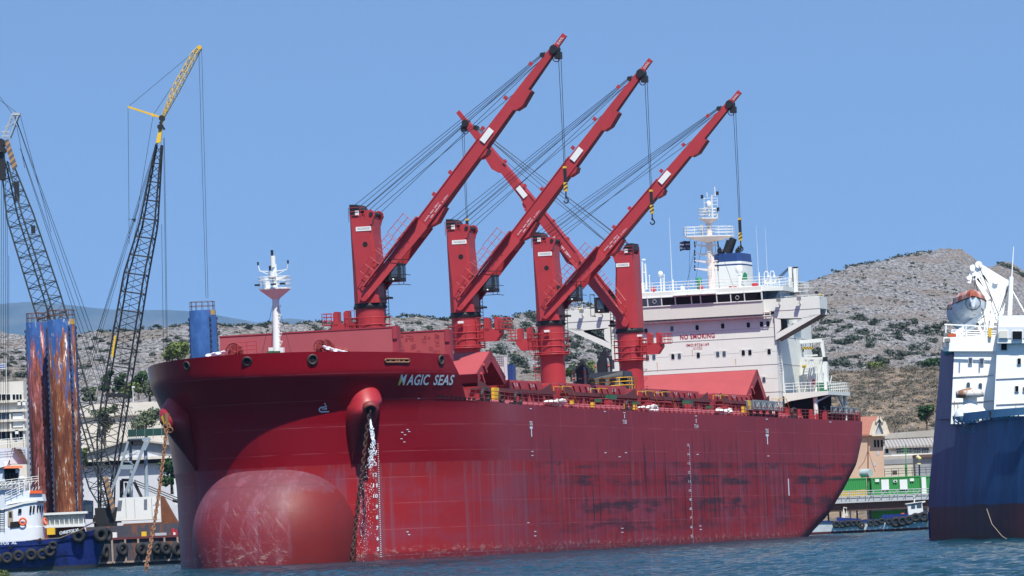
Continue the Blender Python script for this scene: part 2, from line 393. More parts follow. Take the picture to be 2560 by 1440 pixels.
# --- hull
def usteps(n): return [1-cos(pi/2*i/n) for i in range(n+1)]
hb = MB()
svals_n = 26
zl = [0, 1.5, 3, 4, 5, 6, 7, 8, 9, 10, 11, 12, 13, 13.5, 14, 15, 16, 17, 18, 1]
def hull_row(zf, side):
    row = []
    for i in range(svals_n+1):
        u = (i/svals_n)**2.0
        # start from stem at this level, up to s=40
        z0 = zf*18.9 if zf < 1 else None
        s = 0
        for _ in range(3):
            z = deckz(s)*zf; st = lerp_tab(STEM, z); s = st+(40-st)*u
        z = deckz(s)*zf; row.append((side*HB(s, z), s, z))
    for s in [50, 60, 75, 90, 110, 125, 136, 140]+[142+2.5*k for k in range(21)]:
        z = deckz(s)*zf; row.append((side*max(0, HB(s, z)), s, z))
    s = 194.5; z = deckz(s)*zf; row.append((side*max(0, HB(s, z)), s, z))
    return row
zfs = [i/26 for i in range(27)]
zfs = [0, .08, .16, .2, .24, .28, .32, .36, .4, .44, .48, .52, .56, .6, .64, .68, .705, .73, .76, .8, .84, .88, .91, .94, .97, 1.0]
for side in (1, -1):
    hb.grid([hull_row(zf, side) for zf in zfs], 0, True, flip=(side < 0))
    # forecastle side and bulwark, ending in the slanting break
    rows = []
    for k in range(13):
        w = k/12; row = []
        for i in range(37):
            u = (i/36)**1.8
            s = 0
            for _ in range(4):
                zt = lerp_tab(FTOP, s); zd = deckz(s); z = zd+(zt-zd)*w
                st = lerp_tab(STEM, z); send = 16.5-(16.5-11.9)*w
                s = st+(send-st)*u
            row.append((side*HB(s, z), s, z))
        rows.append(row)
    hb.grid(rows, 0, True, flip=(side < 0))
    inner = [[(x-side*.18 if abs(x) > .2 else x, y+.22, z) for x, y, z in r] for r in rows[8:]]
    hb.grid(inner, 0, True, flip=(side > 0))
    hb.grid([rows[-1], inner[-1]], 0, False, flip=(side < 0))
    # transom
    tr = [(side*max(0, HB(194.5, deckz(194.5)*zf)), 194.5, deckz(194.5)*zf) for zf in zfs]
    hb.grid([tr, [(0, 194.5, p[2]) for p in tr]], 0, False)
# decks
dk_out = [(s, deckz(s)-.02) for s in [-1, 0, 1, 2, 4, 6, 9, 12, 16, 20, 30, 46, 90, 140, 181, 185, 188, 191, 194.4]]
hb.grid([[(-HB(s, z)+.05, s, z) for s, z in dk_out], [(HB(s, z)-.05, s, z) for s, z in dk_out]], 1, False)
fd = [(s, 22.2) for s in [-3.3, -2.5, -1.5, 0, 2, 4, 7, 10, 13.0]]
hb.grid([[(-HB(s, z)+.1, s, z) for s, z in fd], [(HB(s, z)-.1, s, z) for s, z in fd]], 1, False)
hb.grid([[(-HB(13, 22.2)+.1, 13.0, 22.2), (HB(13, 22.2)-.1, 13.0, 22.2)], [(-HB(13, 18.6), 13.0, 18.6), (HB(13, 18.6), 13.0, 18.6)]], 1, False)
hull = hb.build('hull', [M['hull'], M['red_dull']], ship)
# rub strip knuckle on the forecastle
# --- bulbous bow
bb = MB(); rows = []
NB = 44
for i in range(30):
    q = i/29; s = -4.6+ (q**1.6)*14.5
    e = sqrt(max(0, 1-((2.6-s)/7.2)**2)) if s < 2.6 else 1.0
    w = .02+7.75*e**.95; top = 4.61+9.05*e**.85; bot = 4.6-4.6*e
    row = []
    for k in range(NB+1):
        a = pi*k/NB - pi/2            # from keel over the port side to the top and back by mirror
        ca, sa = cos(a), sin(a); n_ = 2.5
        n_ = 2.45 if sa > 0 else 7; x = w*abs(ca)**(2/n_); zz = (top+bot)/2+(top-bot)/2*(abs(sa)**(2/2.05))*(1 if sa > 0 else -1)
        row.append((x, s, zz))
    row += [(-x, s_, z_) for x, s_, z_ in row[::-1][1:]]
    rows.append(row)
bb.grid(rows, 0, True)
bulb = bb.build('bulbous_bow', M['bulb'], ship)
# --- hawse bosses with anchor chain
def boss(side, *_):
    b = MB(); ax = Vector((side*.52, -.854, 0)); lat = Vector((.854, side*.52, 0))
    rows = []
    for i in range(27):
        q = i/26; z = 13.4+7.6*q
        w = 1.66*(sin(min(1, q/.70)*pi/2)**1.1 if q < .70 else max(0, 1-((q-.70)/.30)**2.2)**.55)+.02
        p = 2.25*(min(1, q/.62)**1.15)*(1 if q < .62 else max(0, 1-((q-.62)/.38)**1.35))
        c = Vector((side*(HB(3.6, min(z, 19.0))-.5), 3.6, z)); row = []
        for k in range(21):
            a = pi*k/20; row.append(c+lat*w*cos(a)*1.0+ax*(p+.6)*sin(a)**.9)
        rows.append(row)
    b.grid(rows, 0, True, flip=(False))
    o = b.build('anchor_boss', M['boss'], ship)
    return o, None, Vector((side*.35, -.62, -.70)).normalized()
mb_ = NT('anchor_boss_red_shaded_below')
_n = mb_.noise(mb_.scl((.5, .5, .2)), 1, 4, .6)
M['boss'] = mb_.out(mb_.mix(mb_.ss(mb_.math('ADD', mb_.Z, mb_.math('MULTIPLY', _n, .8)), 17.2, 19.0), (.12, .004, .010), (.33, .018, .028)), .42)  # shade of the underside is put into the colour: dark below, lit red above
bp_, holep, axp = boss(1, 0, 0, 0, 0)
bs_, holes, axs = boss(-1, 0, 0, 0, 0)
def hawse_hole(o, p, ax, side):
    h = MB()
    h.lathe(p-ax*.5, [(.62, 0), (.66, .42), (.60, .6), (.46, .62), (.40, .4), (.38, .0)], 18, 0, ax, cap=False)
    h.build('hawse_lip', M['hawse'], o)
    d = MB(); d.lathe(p-ax*.3, [(.001, .36), (.47, .40)], 18, 0, ax, cap=False); d.build('hawse_opening', M['dark'], o)
M['hawse'] = paint('worn_hawse_steel', (.20, .02, .03), .5, .3, 1.5, .4, (.3, .2, .16), rust=.6, thr=.5)
def chain(pts, link=.54, r=.062, name='anchor_chain', mat=None, parent=ship):
    c = MB(); pts = [Vector(p) for p in pts]; i = 0
    for a, b in zip(pts, pts[1:]):
        L = (b-a).length; n = max(1, int(L/(link*.72))); d = (b-a).normalized()
        u = d.orthogonal().normalized(); w = d.cross(u)
        for k in range(n):
            p = a+d*(k+.5)*L/n; s_ = (u if i % 2 else w); i += 1
            ring = []
            for j in range(10):
                th = 2*pi*j/10; ring.append(p+d*cos(th)*link*.5+s_*sin(th)*link*.30)
            nrm = d.cross(s_)
            for j in range(10): c.tube(ring[j], ring[(j+1) % 10], r, n=5, cap=False)
            c.tube(p-s_*link*.28, p+s_*link*.28, r*.8, n=4, cap=False)
    return c.build(name, mat or M['chain'], parent)
M['chain'] = paint('rusty_chain', (.27, .13, .07), .85, .6, 6, .3, (.1, .05, .03))
M['chaind'] = paint('dark_chain', (.09, .04, .03), .8, .6, 6, .3, (.3, .2, .15))
hp = PS(925, 1024, 1.1); hs_ = PS(411, 1056, 1.2)
hawse_hole(bp_, hp, axp, 1)
# port chain hangs from the hawse to the water, starboard chain slants away from the hull
ch1 = chain([hp+axp*.1, PS(917, 1075, 1.2), PS(903, 1200, .8), PS(890, 1310, .3), PS(879, 1404, 0), PS(877, 1420, 0)], mat=M['chaind'])
ch1['label'] = 'dark anchor chain hanging wet from the port hawse'
sh_top = PS(417, 1066, .6)
ch2 = chain([sh_top, PS(409, 1140, -1), PS(400, 1215, -3), PS(386, 1310, -6), PS(366, 1418, -10), PS(364, 1428, -10)])
ch2['label'] = 'rusty anchor chain hanging clear of the bow on the left'
sw = MB(); sw.tube(sh_top+Vector((0, 0, 1.2)), sh_top, .3, .22, 8); sw.torus(sh_top-Vector((0, 0, .1)), (0, 1, 0), .34, .10, 14, 6); sw.torus(sh_top+Vector((0.3, 0, -.4)), (0, 1, .3), .26, .09, 12, 6)
sw.build('chain_swivel', M['chain'], ship)
aw = MB(); a0 = PS(409, 1042, .8); aw.beam(a0, sh_top+Vector((0, 0, .2)), .45, .3, 0); aw.build('yellow_anchor_shank', M['yellow'], ship)
# hawse wash water: a falling spray made of many droplets
mw = NT('falling_water'); M['spray'] = mw.out((.75, .8, .88), .35)
spr = MB(); rnd = random.Random(3)
pa, pb, pc = PS(923, 1036, 1.4), PS(933, 1105, 1.0), PS(925, 1180, .7)
pd = PS(905, 1400, .3)
def drop(p, r): 
    spr.add([p+Vector((r, 0, 0)), p+Vector((-r*.5, 0, r*.2)), p+Vector((0, -r, -r*2.4)), p+Vector((0, r*.6, r*2.0))], [(0, 1, 2), (0, 2, 3), (1, 3, 2), (0, 3, 1)])
for i in range(800):
    q = rnd.random()**1.3
    if q < .3: p = pa.lerp(pb, q/.3); w = .03+.25*q
    elif q < .55: p = pb.lerp(pc, (q-.3)/.25); w = .12+.6*(q-.3)
    else: p = pc.lerp(pd, (q-.55)/.45); w = .3+.15*q
    p = p+Vector((rnd.gauss(0, w), rnd.gauss(0, w*.6), rnd.gauss(0, .1)))
    drop(p, (.04 if q < .5 else .02)*rnd.uniform(.5, 1.3))
spr.tube(pa+Vector((0, 0, .1)), pa.lerp(pb, .55), .07, .13, 7)
o = spr.build('falling_wash_water', M['spray'], ship); o['kind'] = 'stuff'
# --- text
def text_geo(body, shear=0.0, offset=0.0, space=1.0):
    cu = bpy.data.curves.new('tmp', 'FONT'); cu.body = body; cu.shear = shear; cu.offset = offset; cu.space_character = space
    cu.resolution_u = 3
    ob = bpy.data.objects.new('tmp', cu); COL.objects.link(ob)
    dg = bpy.context.evaluated_depsgraph_get(); dg.update()
    me = ob.evaluated_get(dg).to_mesh()
    vs = [tuple(v.co) for v in me.vertices]; fs = [tuple(p.vertices) for p in me.polygons]
    ob.evaluated_get(dg).to_mesh_clear(); bpy.data.objects.remove(ob); bpy.data.curves.remove(cu)
    x0 = min(v[0] for v in vs); x1 = max(v[0] for v in vs); y0 = min(v[1] for v in vs); y1 = max(v[1] for v in vs)
    return [((x-x0)/(x1-x0), (y-y0)/(y1-y0)) for x, y, z in vs], fs
def quad(q, u, v):     # q: bl, br, tr, tl
    return tuple(q[0][i]*(1-u)*(1-v)+q[1][i]*u*(1-v)+q[2][i]*u*v+q[3][i]*(1-u)*v for i in range(len(q[0])))
def hull_text(mb, body, q, m=0, shear=0, offset=0.0, off=.04, space=1.0):
    vs, fs = text_geo(body, shear, offset, space); pts = []
    for u, v in vs:
        p, n = hull_hit(*quad(q, u, v), off=off)
        if p is None: p = Vector((0, 0, 0))
        pts.append(p)
    mb.add(pts, fs, m)
def flat_text(mb, body, c, right, up, w, h, m=0, shear=0, offset=0.0, space=1.0):   # c = lower left corner
    vs, fs = text_geo(body, shear, offset, space)
    c = Vector(c); r = Vector(right).normalized()*w; u_ = Vector(up).normalized()*h
    mb.add([c+r*a+u_*b for a, b in vs], fs, m)
def q4(bl, br, tr, tl): return (bl, br, tr, tl)
tx = MB()
hull_text(tx, 'AGIC', q4((1015, 964), (1073, 964), (1075, 937), (1019, 937)), 0, .25, .02, space=1.05)
hull_text(tx, 'SEAS', q4((1082, 964), (1133, 964), (1136, 938), (1085, 938)), 0, .25, .02, space=1.05)
hull_text(tx, 'M', q4((994, 964), (1014, 964), (1017, 937), (999, 937)), 1, .25, .03)
mletter = NT('stained_letter'); _n2 = mletter.noise(mletter.scl((2, 2, .6)), 1.3, 3, .6)
M['mstain'] = mletter.out(mletter.mix(mletter.ss(mletter.math('ADD', mletter.X, mletter.math('MULTIPLY', _n2, .2)), hull_hit(1006, 950)[0].x+.2, hull_hit(1003, 950)[0].x), (.72, .76, .82), (.58, .50, .14)), .6)
tx.build('name_lettering', [M['letter'], M['mstain']], ship)
dm = MB()
for k, n in enumerate(range(15, 4, -1)):
    y = 1108+26.6*k; x = 941+.75*k
    hull_text(dm, '%d' % n, q4((x-(11 if n > 9 else 6)-1, y+5.2), (x-1, y+4.8), (x-1, y-4.8), (x-(11 if n > 9 else 6)-1, y-4.4)), offset=.025)
    for j in range(5):
        yy = y+3+j*5.32; xx = x+3+j*.15
        if yy < 1398:
            c = [hull_hit(xx+a, yy+b)[0] for a, b in ((-1, 1.0), (1.4, 1.0), (1.4, -1.0), (-1, -1.0))]
            if all(c): dm.add(c, [(0, 1, 2, 3)])
for k, n in enumerate((15, 14, 13, 12, 11, 10, 9, 8, 7, 6, 5)):
    y = 1114+22.75*k; x = 1721+.9*k
    hull_text(dm, '%d' % n, q4((x-4, y+3), (x+1, y+3), (x+1, y-3.4), (x-4, y-3.4)), offset=.01)
    for j in range(5):
        c = [hull_hit(x+2+a, y+2+j*4.5+b)[0] for a, b in ((-.6, .8), (.8, .8), (.8, -.8), (-.6, -.8))]
        if all(c): dm.add(c, [(0, 1, 2, 3)])
dm.build('draught_marks', M['letter'], ship)
def hrect(mb, x0, y0, x1, y1, w, m=0):       # a painted stroke on the hull between two pixels
    dx, dy = x1-x0, y1-y0; L = max(1e-6, sqrt(dx*dx+dy*dy)); nx, ny = -dy/L*w/2, dx/L*w/2
    k = max(1, int(L/8)); 
    for i in range(k):
        a, b = i/k, (i+1)/k
        c = [hull_hit(x0+dx*q+sx*nx, y0+dy*q+sx*ny) for q, sx in ((a, 1), (a, -1), (b, -1), (b, 1))]
        if all(p[0] is not None for p in c): mb.add([p[0] for p in c], [(0, 1, 2, 3)], m)
mk = MB()
# bulbous bow symbol, port
for a, b, c, d in ((811, 1008, 816, 1018), (816, 1018, 803, 1019), (803, 1019, 798, 1023), (798, 1023, 798, 1028), (798, 1028, 802, 1031), (802, 1031, 822, 1030)): hrect(mk, a, b, c, d, 2.6)
hull_text(mk, '3.0M', q4((804, 1026), (817, 1026), (817, 1020.5), (804, 1020.5)), offset=.02)
for x, y in ((1327, 1058), (1917, 1077)):
    hull_text(mk, 'TUG', q4((x-4, y+7), (x+3.4, y+7), (x+3.4, y-4), (x-4, y-4)), offset=.03)
    hrect(mk, x, y+9.5, x+.3, y+15, 7); hrect(mk, x+.6, y+15, x+1.4, y+35, 2.2)
for x, y, b in ((1561, 1056, 'T150'), (1740, 1067, 'T114')):
    hull_text(mk, b, q4((x-5, y+5), (x+5, y+5), (x+5, y-5), (x-5, y-5)), offset=.02); hrect(mk, x-.6, y-19, x-.3, y-9, 1.6)
for x, y in ((1046, 997), (1018, 1075), (1022, 1080), (1005, 1082), (1012, 1088), (1003, 1098), (1010, 1106), (1326, 1023), (1511, 1030), (1560, 1033), (1739, 1041), (1916, 1049), (2075, 1056), (1330, 1130), (1330, 1140), (1513, 1133), (1548, 1143), (1564, 1133), (1320, 1308), (1337, 1330), (1337, 1341), (1018, 1331), (1022, 1338), (1743, 1137), (1920, 1141), (1555, 1322), (1555, 1332), (1750, 1316), (1751, 1325)):
    hrect(mk, x-2.6, y, x+2.8, y, 1.8)
hrect(mk, 1970, 1198, 1972, 1240, 2.4)
mk.build('hull_markings', M['letter'], ship)
M['fairl'] = paint('dark_fairlead', (.05,.03,.03), .5,.4,2,.3,(.3,.2,.15))
# --- openings in the bulwark
op = MB(); od = MB()
def fairlead(x, y, r, rx=1.0):
    p, n = hull_hit(x, y, off=.0)
    if p is None: return
    f = MB(); f.torus(p+n*.06, n, r, r*.26, 18, 8); return f, p, n
for x, y, r in ((618, 904, .40), (781, 900, .42), (1102, 901, .40), (472, 915, .36)):
    if x == 472: p = PS(472, 915, -2.4); n = Vector((-.45, -.85, -.2)).normalized(); p.x = -HB(p.y, p.z); 
    else: p, n = hull_hit(x, y, off=0)
    f = MB(); f.torus(p+n*.05, n, r, r*.27, 20, 8); fo = f.build('fairlead', M['fairl'], ship)
    d = MB(); d.lathe(p+n*.03, [(.001, 0), (r*.85, 0)], 18, 0, n, cap=False); d.build('fairlead_opening', M['dark'], fo)
fl = MB(); fr = MB()
for i in range(9):
    x = 1095+i*11.1; y = 991.2+i*.95
    c = [hull_hit(x+a, y+b, off=.03)[0] for a, b in ((-4.2, 1.6), (-3, 2.8), (3.2, 2.8), (4.4, 1.4), (4.4, -1.2), (3.0, -2.4), (-3.4, -2.4), (-4.4, -1.2))]
    if all(c): fl.add(c, [tuple(range(8))])
fl.build('freeing_port', M['dark'], ship)
c = [hull_hit(x, y, off=.03)[0] for x, y in ((964, 899), (1019, 899), (1022, 903), (1019, 907), (964, 907), (961, 903))]
w = MB(); w.add(c, [tuple(range(6))]); ro = w.build('roller_fairlead_opening', M['dark'], ship)
w = MB(); cc = c+[c[0]]
w.path([p+Vector((.05, -.02, 0)) for p in cc], .09, 6)
for x in (975, 990, 997, 1008):
    p = hull_hit(x, 903, off=.02)[0]; w.tube(p-Vector((0, 0, .16)), p+Vector((0, 0, .16)), .13, .10, 8)
w.build('roller_fairlead', M['chain'], ro)
# knuckle line: the lighter forward bulwark band is a bevelled strip
# --- forecastle gear
def winch(c, R, wdt, nm='mooring_winch', drums=2):
    w = MB(); c = Vector(c)
    for k in range(drums):
        cc = c+Vector((k*wdt*.62, .2*k, 0))
        w.torus(cc, (.25, 1, 0), R, R*.09, 24, 6); 
        for j in range(6):
            a = 2*pi*j/6+.2; w.beam(cc, cc+Vector((cos(a)*R, -.25*cos(a)*R, sin(a)*R)), R*.16, R*.12)
        w.lathe(cc, [(R*.28, -.3), (R*.28, .5)], 10, 0, (.25, 1, 0))
        w.lathe(cc+Vector((.05, .35, 0)), [(R*.93, 0), (R*.93, .05)], 20, 0, (.25, 1, 0))
    w.box(c.x-R*.9, c.x+wdt*1.2, c.y+.4, c.y+1.8, c.z-R-.6, c.z-R*.35)
    return w.build(nm, M['winch'], ship)
M['winch'] = paint('winch_red', (.24, .03, .03), .6, .4, 1.5, .3, (.08, .03, .02), rust=.3)
winch(PS(585, 884, 6.5), .95, 1.2, drums=1)
winch(PS(801, 870, 6.5), .72, .9, drums=2)
lp = MB()
for x in (836, 850, 862): lp.sphere(PS(x, 882, 7), .55, 12, 8, 0, (1, .8, .8))
lp.box(*sorted((PS(826, 884, 7).x, PS(872, 884, 7).x)), 7, 8.6, 22.2, 23.5)
lp.build('windlass', M['winch'], ship)
chain([PS(808, 868, 5.5), PS(826, 874, 5.2), PS(845, 879, 5), PS(872, 885, 5)], .5, .075, 'windlass_chain', M['letter'])
chain([PS(563, 882, 5.5), PS(540, 886, 5), PS(515, 891, 4.6)], .5, .075, 'windlass_chain', M['letter'])
pr = MB(); a = PS(594, 888, 6); b = PS(642, 884, 6); pr.rail([(a.x, 6, a.z), (b.x, 6, b.z)], 1.15, .8, .035); pr.build('forecastle_railing', M['red'], ship)
gb = MB(); 
for x in (676, 692): p = PS(x, 883, 3.6); gb.box(p.x-.28, p.x+.28, 3.4, 3.8, p.z-1, p.z+.15)
gb.build('green_vent_box', M['green'], ship)
for x in (677, 702):
    p = PS(x, 878, 4.2); wbx = MB(); wbx.box(p.x-.22, p.x+.22, 4.2, 4.7, p.z-1.2, p.z+.3); wbx.build('white_locker', M['white2'], ship)
# --- foremast
fm = MB(); mc = Vector((0, 5.4, 0))
fm.tube((.03, 5.4, 22.2), (.12, 5.6, 29.3), .40, .33, 14); fm.tube((.12, 5.6, 29.3), (.12, 5.7, 32.6), .24, .19, 12)
fm.tube((.0, 5.6, 32.3), (.0, 5.6, 33.4), .25, .25, 12)
fmo = fm.build('foremast', M['white2'], ship)
pl = MB(); c = Vector((.1, 5.6, 30.25))
oct_ = lambda r, z, rs=1.0: [Vector((c.x+cos(pi/8+pi/4*i)*r, c.y+sin(pi/8+pi/4*i)*r*rs, z)) for i in range(8)]
A8, B8, C8 = oct_(.3, 29.25), oct_(1.52, 30.2), oct_(1.52, 30.34)
pl.add(A8+B8+C8, [(i, (i+1) % 8, 8+(i+1) % 8, 8+i) for i in range(8)]+[(8+i, 8+(i+1) % 8, 16+(i+1) % 8, 16+i) for i in range(8)]+[tuple(range(16, 24))])
po = pl.build('mast_platform', M['white2'], fmo)
rl = MB(); rl.rail(C8+[C8[0]], 1.05, 1.0, .03); rl.build('platform_railing', M['white2'], po)
ya = MB()
for sx in (-1, 1):
    ya.tube((0, 5.6, 31.9), (sx*1.35, 5.6, 32.0), .05, n=6); ya.tube((0, 5.6, 31.4), (sx*1.35, 5.6, 32.05), .04, n=6); ya.tube((sx*1.35, 5.6, 32.0), (sx*1.5, 5.6, 32.6), .05, n=6)
    ya.prism([(sx*.15, 5.5, 31.35), (sx*1.45, 5.5, 31.4), (sx*.15, 5.5, 30.95)], (0, .5, 0)) if sx > 0 else ya.prism([(-.15, 5.5, 31.35), (-1.3, 5.5, 31.25), (-.15, 5.5, 31.0)], (0, .5, 0))
ya.tube((0, 5.3, 31.35), (0, 5.3, 31.9), .3, .3, 10)
ya.box(-.62, -.25, 5.0, 5.3, 30.2, 31.0)
ya.build('mast_yard', M['white2'], fmo)
ln = MB(); ln.tube((-.05, 5.6, 33.4), (-.05, 5.6, 33.95), .13, .13, 10)
for sx in (-1, 1): ln.tube((sx*1.5, 5.6, 32.6), (sx*1.5, 5.6, 32.9), .09, n=8)
ln.tube((-.2, 5.25, 32.0), (-.2, 5.25, 32.45), .12, n=8)
ln.build('mast_light', M['black'], fmo)
fl_ = MB()
for x in (-1.25, .35, 1.25): fl_.box(c.x+x-.24, c.x+x+.24, 4.0, 4.25, 30.55, 30.72)
fl_.build('flood_light', M['black'], fmo)
ld = MB()
for k in range(7):
    z = 24.4+k*.85; ld.path([(.36, 5.3, z), (.72, 5.3, z), (.55, 5.3, z-.35), (.38, 5.3, z-.3)], .03, 4)
ld.build('mast_step', M['white2'], fmo)
st_ = MB()
for dx, dz in ((-1.2, 0), (-.4, 0), (1.35, 0)): st_.tube((.1+.1*dx, 5.5, 29.3), (dx*1.25, 5.2, 23.6), .022, n=4)
st_.build('mast_stay', M['rope'], fmo)
M['railr'] = paint('rail_dark_red', (.2,.03,.035), .6,.3,2,.2)
M['pipe'] = paint('deck_pipe_pink', (.42,.09,.11), .6,.3,1,.3)
# ================================================================ DECK CRANES
def deck_crane(s0, side, rest):
    ped = MB()
    prof = [(1.55, 18.4), (1.42, 20.5), (1.40, 25.6), (1.46, 25.9), (1.50, 28.9), (1.50, 29.25)]
    ped.lathe((0, s0, 0), prof, 28, 0)
    # house at the foot between the hatches
    pd_ = ped.build('deck_crane', M['red'], ship)
    pd_['label'] = 'red deck crane with its jib raised over the %s side' % ('port' if side > 0 else 'starboard')
    rg = MB(); rg.lathe((0, s0, 0), [(1.50, 29.2), (1.60, 29.25), (1.60, 29.72), (1.52, 29.75)], 32, 0)
    for k in range(48):
        a = 2*pi*k/48; rg.box(cos(a)*1.62-.04, cos(a)*1.62+.04, s0+sin(a)*1.62-.04, s0+sin(a)*1.62+.04, 29.2, 29.5)
    rg.build('slewing_ring', M['black'], pd_)
    # ring rails round the collar
    rr = MB()
    for z in (26.2, 26.9, 27.6, 28.3): rr.torus((0, s0, z), (0, 0, 1), 1.95, .05, 26, 4)
    for k in range(10):
        a = 2*pi*k/10; rr.tube((cos(a)*1.95, s0+sin(a)*1.95, 25.9), (cos(a)*1.95, s0+sin(a)*1.95, 28.4), .03, n=4)
    rr.lathe((0, s0, 0), [(1.45, 25.95), (2.0, 25.95), (2.0, 26.05), (1.45, 26.05)], 26, 0, cap=False)
    rr.build('ring_walkway', M['red'], pd_)
    # tower
    tw = MB(); x0, x1 = -1.22, 1.22; y0, y1 = s0-1.55, s0+1.55
    def sec(z, k, cch, dx):
        q = [(x0*k, y0+cch), (x0*k+cch, y0), (x1*k+dx-.25, y0), (x1*k+dx, y0+.3), (x1*k+dx, y1-.2), (x0*k, y1)]
        return [(side*x, y if True else y, z) for x, y in q]
    S_ = [sec(29.75, 1.1, .62, 0), sec(33.0, 1.07, .45, -.05), sec(36.6, 1.04, .16, -.25), sec(38.4, 1.03, .12, -.22)]
    for a, b in zip(S_, S_[1:]):
        n = 6; tw.add(a+b, [((i, (i+1) % n, n+(i+1) % n, n+i) if side > 0 else (n+i, n+(i+1) % n, (i+1) % n, i)) for i in range(n)])
    tw.add(S_[-1], [tuple(range(6)) if side > 0 else tuple(range(5, -1, -1))])
    # head: tall back horn, rounded front horn
    for yy in (y0+.02, y1-.25):
        tw.prism([(side*x, yy, z) for x, z in ((-1.25, 38.3), (-1.25, 39.35), (-.62, 39.35), (-.15, 38.75), (.1, 38.4), (.1, 38.3))], (0, .22, 0))
        tw.prism([(side*x, yy-.015, z) for x, z in ((.05, 37.55), (.05, 38.3), (.3, 38.95), (.95, 39.05), (1.3, 38.8), (1.35, 38.4), (1.12, 37.95), (1.03, 37.55))], (0, .25, 0))
    tw.box(min(side*.3, side*1.0), max(side*.3, side*1.0), y0+.2, y1-.2, 38.3, 38.9)
    two = tw.build('crane_house', M['red'], pd_)
    sh = MB(); sh.prism([(side*x, y0-.06, z) for x, z in ((-1.22, 38.95), (-1.22, 39.65), (-.5, 39.62), (-.1, 39.1), (-.35, 38.5), (-.95, 38.5))], (0, 2.9, 0))
    sh.tube((side*1.0, y0-.1, 38.6), (side*1.0, y1, 38.6), .2, n=10)
    sh.build('sheave_housing', M['black'], two)
    if side > 0:
        po = MB(); po.lathe((.25, y0-.0, 35.6), [(.001, .02), (.27, .02)], 16, 0, (0, -1, 0), cap=False); po.build('porthole', M['dark'], two)
    np_ = MB(); np_.box(-.75+.1*side, .85+.1*side, y0-.05, y0-.015, 36.95, 37.38)
    nt = MB(); flat_text(nt, 'MACGREGOR', (-.55+.1*side, y0-.06, 37.08), (1, 0, 0), (0, 0, 1), 1.25, .2)
    no = np_.build('nameplate', M['white2'], two); nt.build('nameplate_lettering', M['grey'], two)
    tr = MB()
    for z in (38.55, 38.9, 39.3): tr.tube((side*-1.3, y0-.12, z), (side*-.3, y0-.12, z), .025, n=4)
    tr.rail([(side*-.1, y0-.1, 38.3), (side*.35, y0-.1, 38.3)], 1.0, .4, .025)
    for sx in (-1.3, -1.3): tr.tube((side*sx, y0-.12, 37.9), (side*sx, y0-.12, 39.35), .03, n=4)
    tr.build('head_railing', M['red'], two)
    wl2 = MB(); wl2.box(side*-.45-.2, side*-.45+.2, y0-.08, y0-.03, 38.52, 39.0); wl2.build('warning_plate', M['white2'], two)
    # jib
    J = MB(); foot = Vector((0, s0, 30.35)); tip = Vector((side*{35.2: 21.43, 68.0: 21.49, 100.7: 22.89, 134.3: 19.78}[s0], s0, {35.2: 55.24, 68.0: 55.14, 100.7: 53.86, 134.3: 56.55}[s0])); D = (tip-foot).normalized(); L = (tip-foot).length
    Nn = Vector((side*D.z, 0, -side*D.x*1.0)); Nn = Vector((side*abs(D.z), 0, -abs(D.x)))      # underside
    Sx = Vector((0, 1, 0))
    KL = L/33.6
    def P(d, n, y): return foot+D*d*KL+Nn*n+Sx*y
    def seg(d0, d1, t0, b0, w0, t1, b1, w1, m=0):
        J.hexa([P(d0, b0, -w0), P(d0, t0, -w0), P(d0, t0, w0), P(d0, b0, w0)], [P(d1, b1, -w1), P(d1, t1, -w1), P(d1, t1, w1), P(d1, b1, w1)], m)
    for sy in (-1, 1):
        J.hexa([P(0, .42, sy*1.86-.1), P(0, -.42, sy*1.86-.1), P(0, -.42, sy*1.86+.1), P(0, .42, sy*1.86+.1)],
               [P(9.5, .75, sy*.95-.1), P(9.5, -.62, sy*.95-.1), P(9.5, -.62, sy*.95+.1), P(9.5, .75, sy*.95+.1)])
        J.tube(P(0, 0, sy*1.62), P(0, 0, sy*1.97), .42, n=14)
    seg(8.2, 20, -.58, .66, .95, -.56, .58, .75); seg(20, 27.5, -.56, .58, .75, -.44, .46, .55); seg(27.5, 32.2, -.44, .46, .55, -.28, .32, .42)
    seg(31.6, 33.6, -.22, .28, .2, -.24, .26, .18)
    # reinforced pads under the jib
    for a, b, k in ((9.6, 12.2, .42), (18.2, 19.6, .3), (24.4, 27.0, .34)):
        J.hexa([P(a, .5, -.75), P(a+.1, .72+k*.1, -.75), P(a+.1, .72+k*.1, .75), P(a, .5, .75)], [P(a+.9, .5, -.75), P(a+.9, .72+k, -.75), P(a+.9, .72+k, .75), P(a+.9, .5, .75)])
        J.hexa([P(a+.9, .5, -.75), P(a+.9, .72+k, -.75), P(a+.9, .72+k, .75), P(a+.9, .5, .75)], [P(b, .5, -.75), P(b, .66+k*.6, -.75), P(b, .66+k*.6, .75), P(b, .5, .75)])
    for d in (12.6, 15.4, 21.0, 24.9, 29.2):
        J.beam(P(d, -.62, -.8), P(d, -1.0, -.8), .1, .4)
    J.torus(P(31.2, .75, 0), (0, 1, 0), .36, .05, 12, 5)
    # welded edge strips
    for n in (-.60, .60): J.hexa([P(9.5, n-.05, -1.03), P(9.5, n+.05, -1.03), P(9.5, n+.05, -.97), P(9.5, n-.05, -.97)], [P(20, n-.05, -.85), P(20, n+.05, -.85), P(20, n+.05, -.8), P(20, n-.05, -.8)])
    jo = J.build('jib', M['red'], pd_)
    js = MB(); js.tube(P(31.8, .1, -.62), P(31.8, .1, .62), .42, n=14); js.tube(P(30.6, -.5, -.5), P(30.6, -.5, .5), .26, n=12); js.box(*sorted((P(31.8, .5, 0).x-.3, P(31.8, .5, 0).x+.3)), s0-.45, s0+.45, P(31.8, .5, 0).z-.7, P(31.8, .5, 0).z)
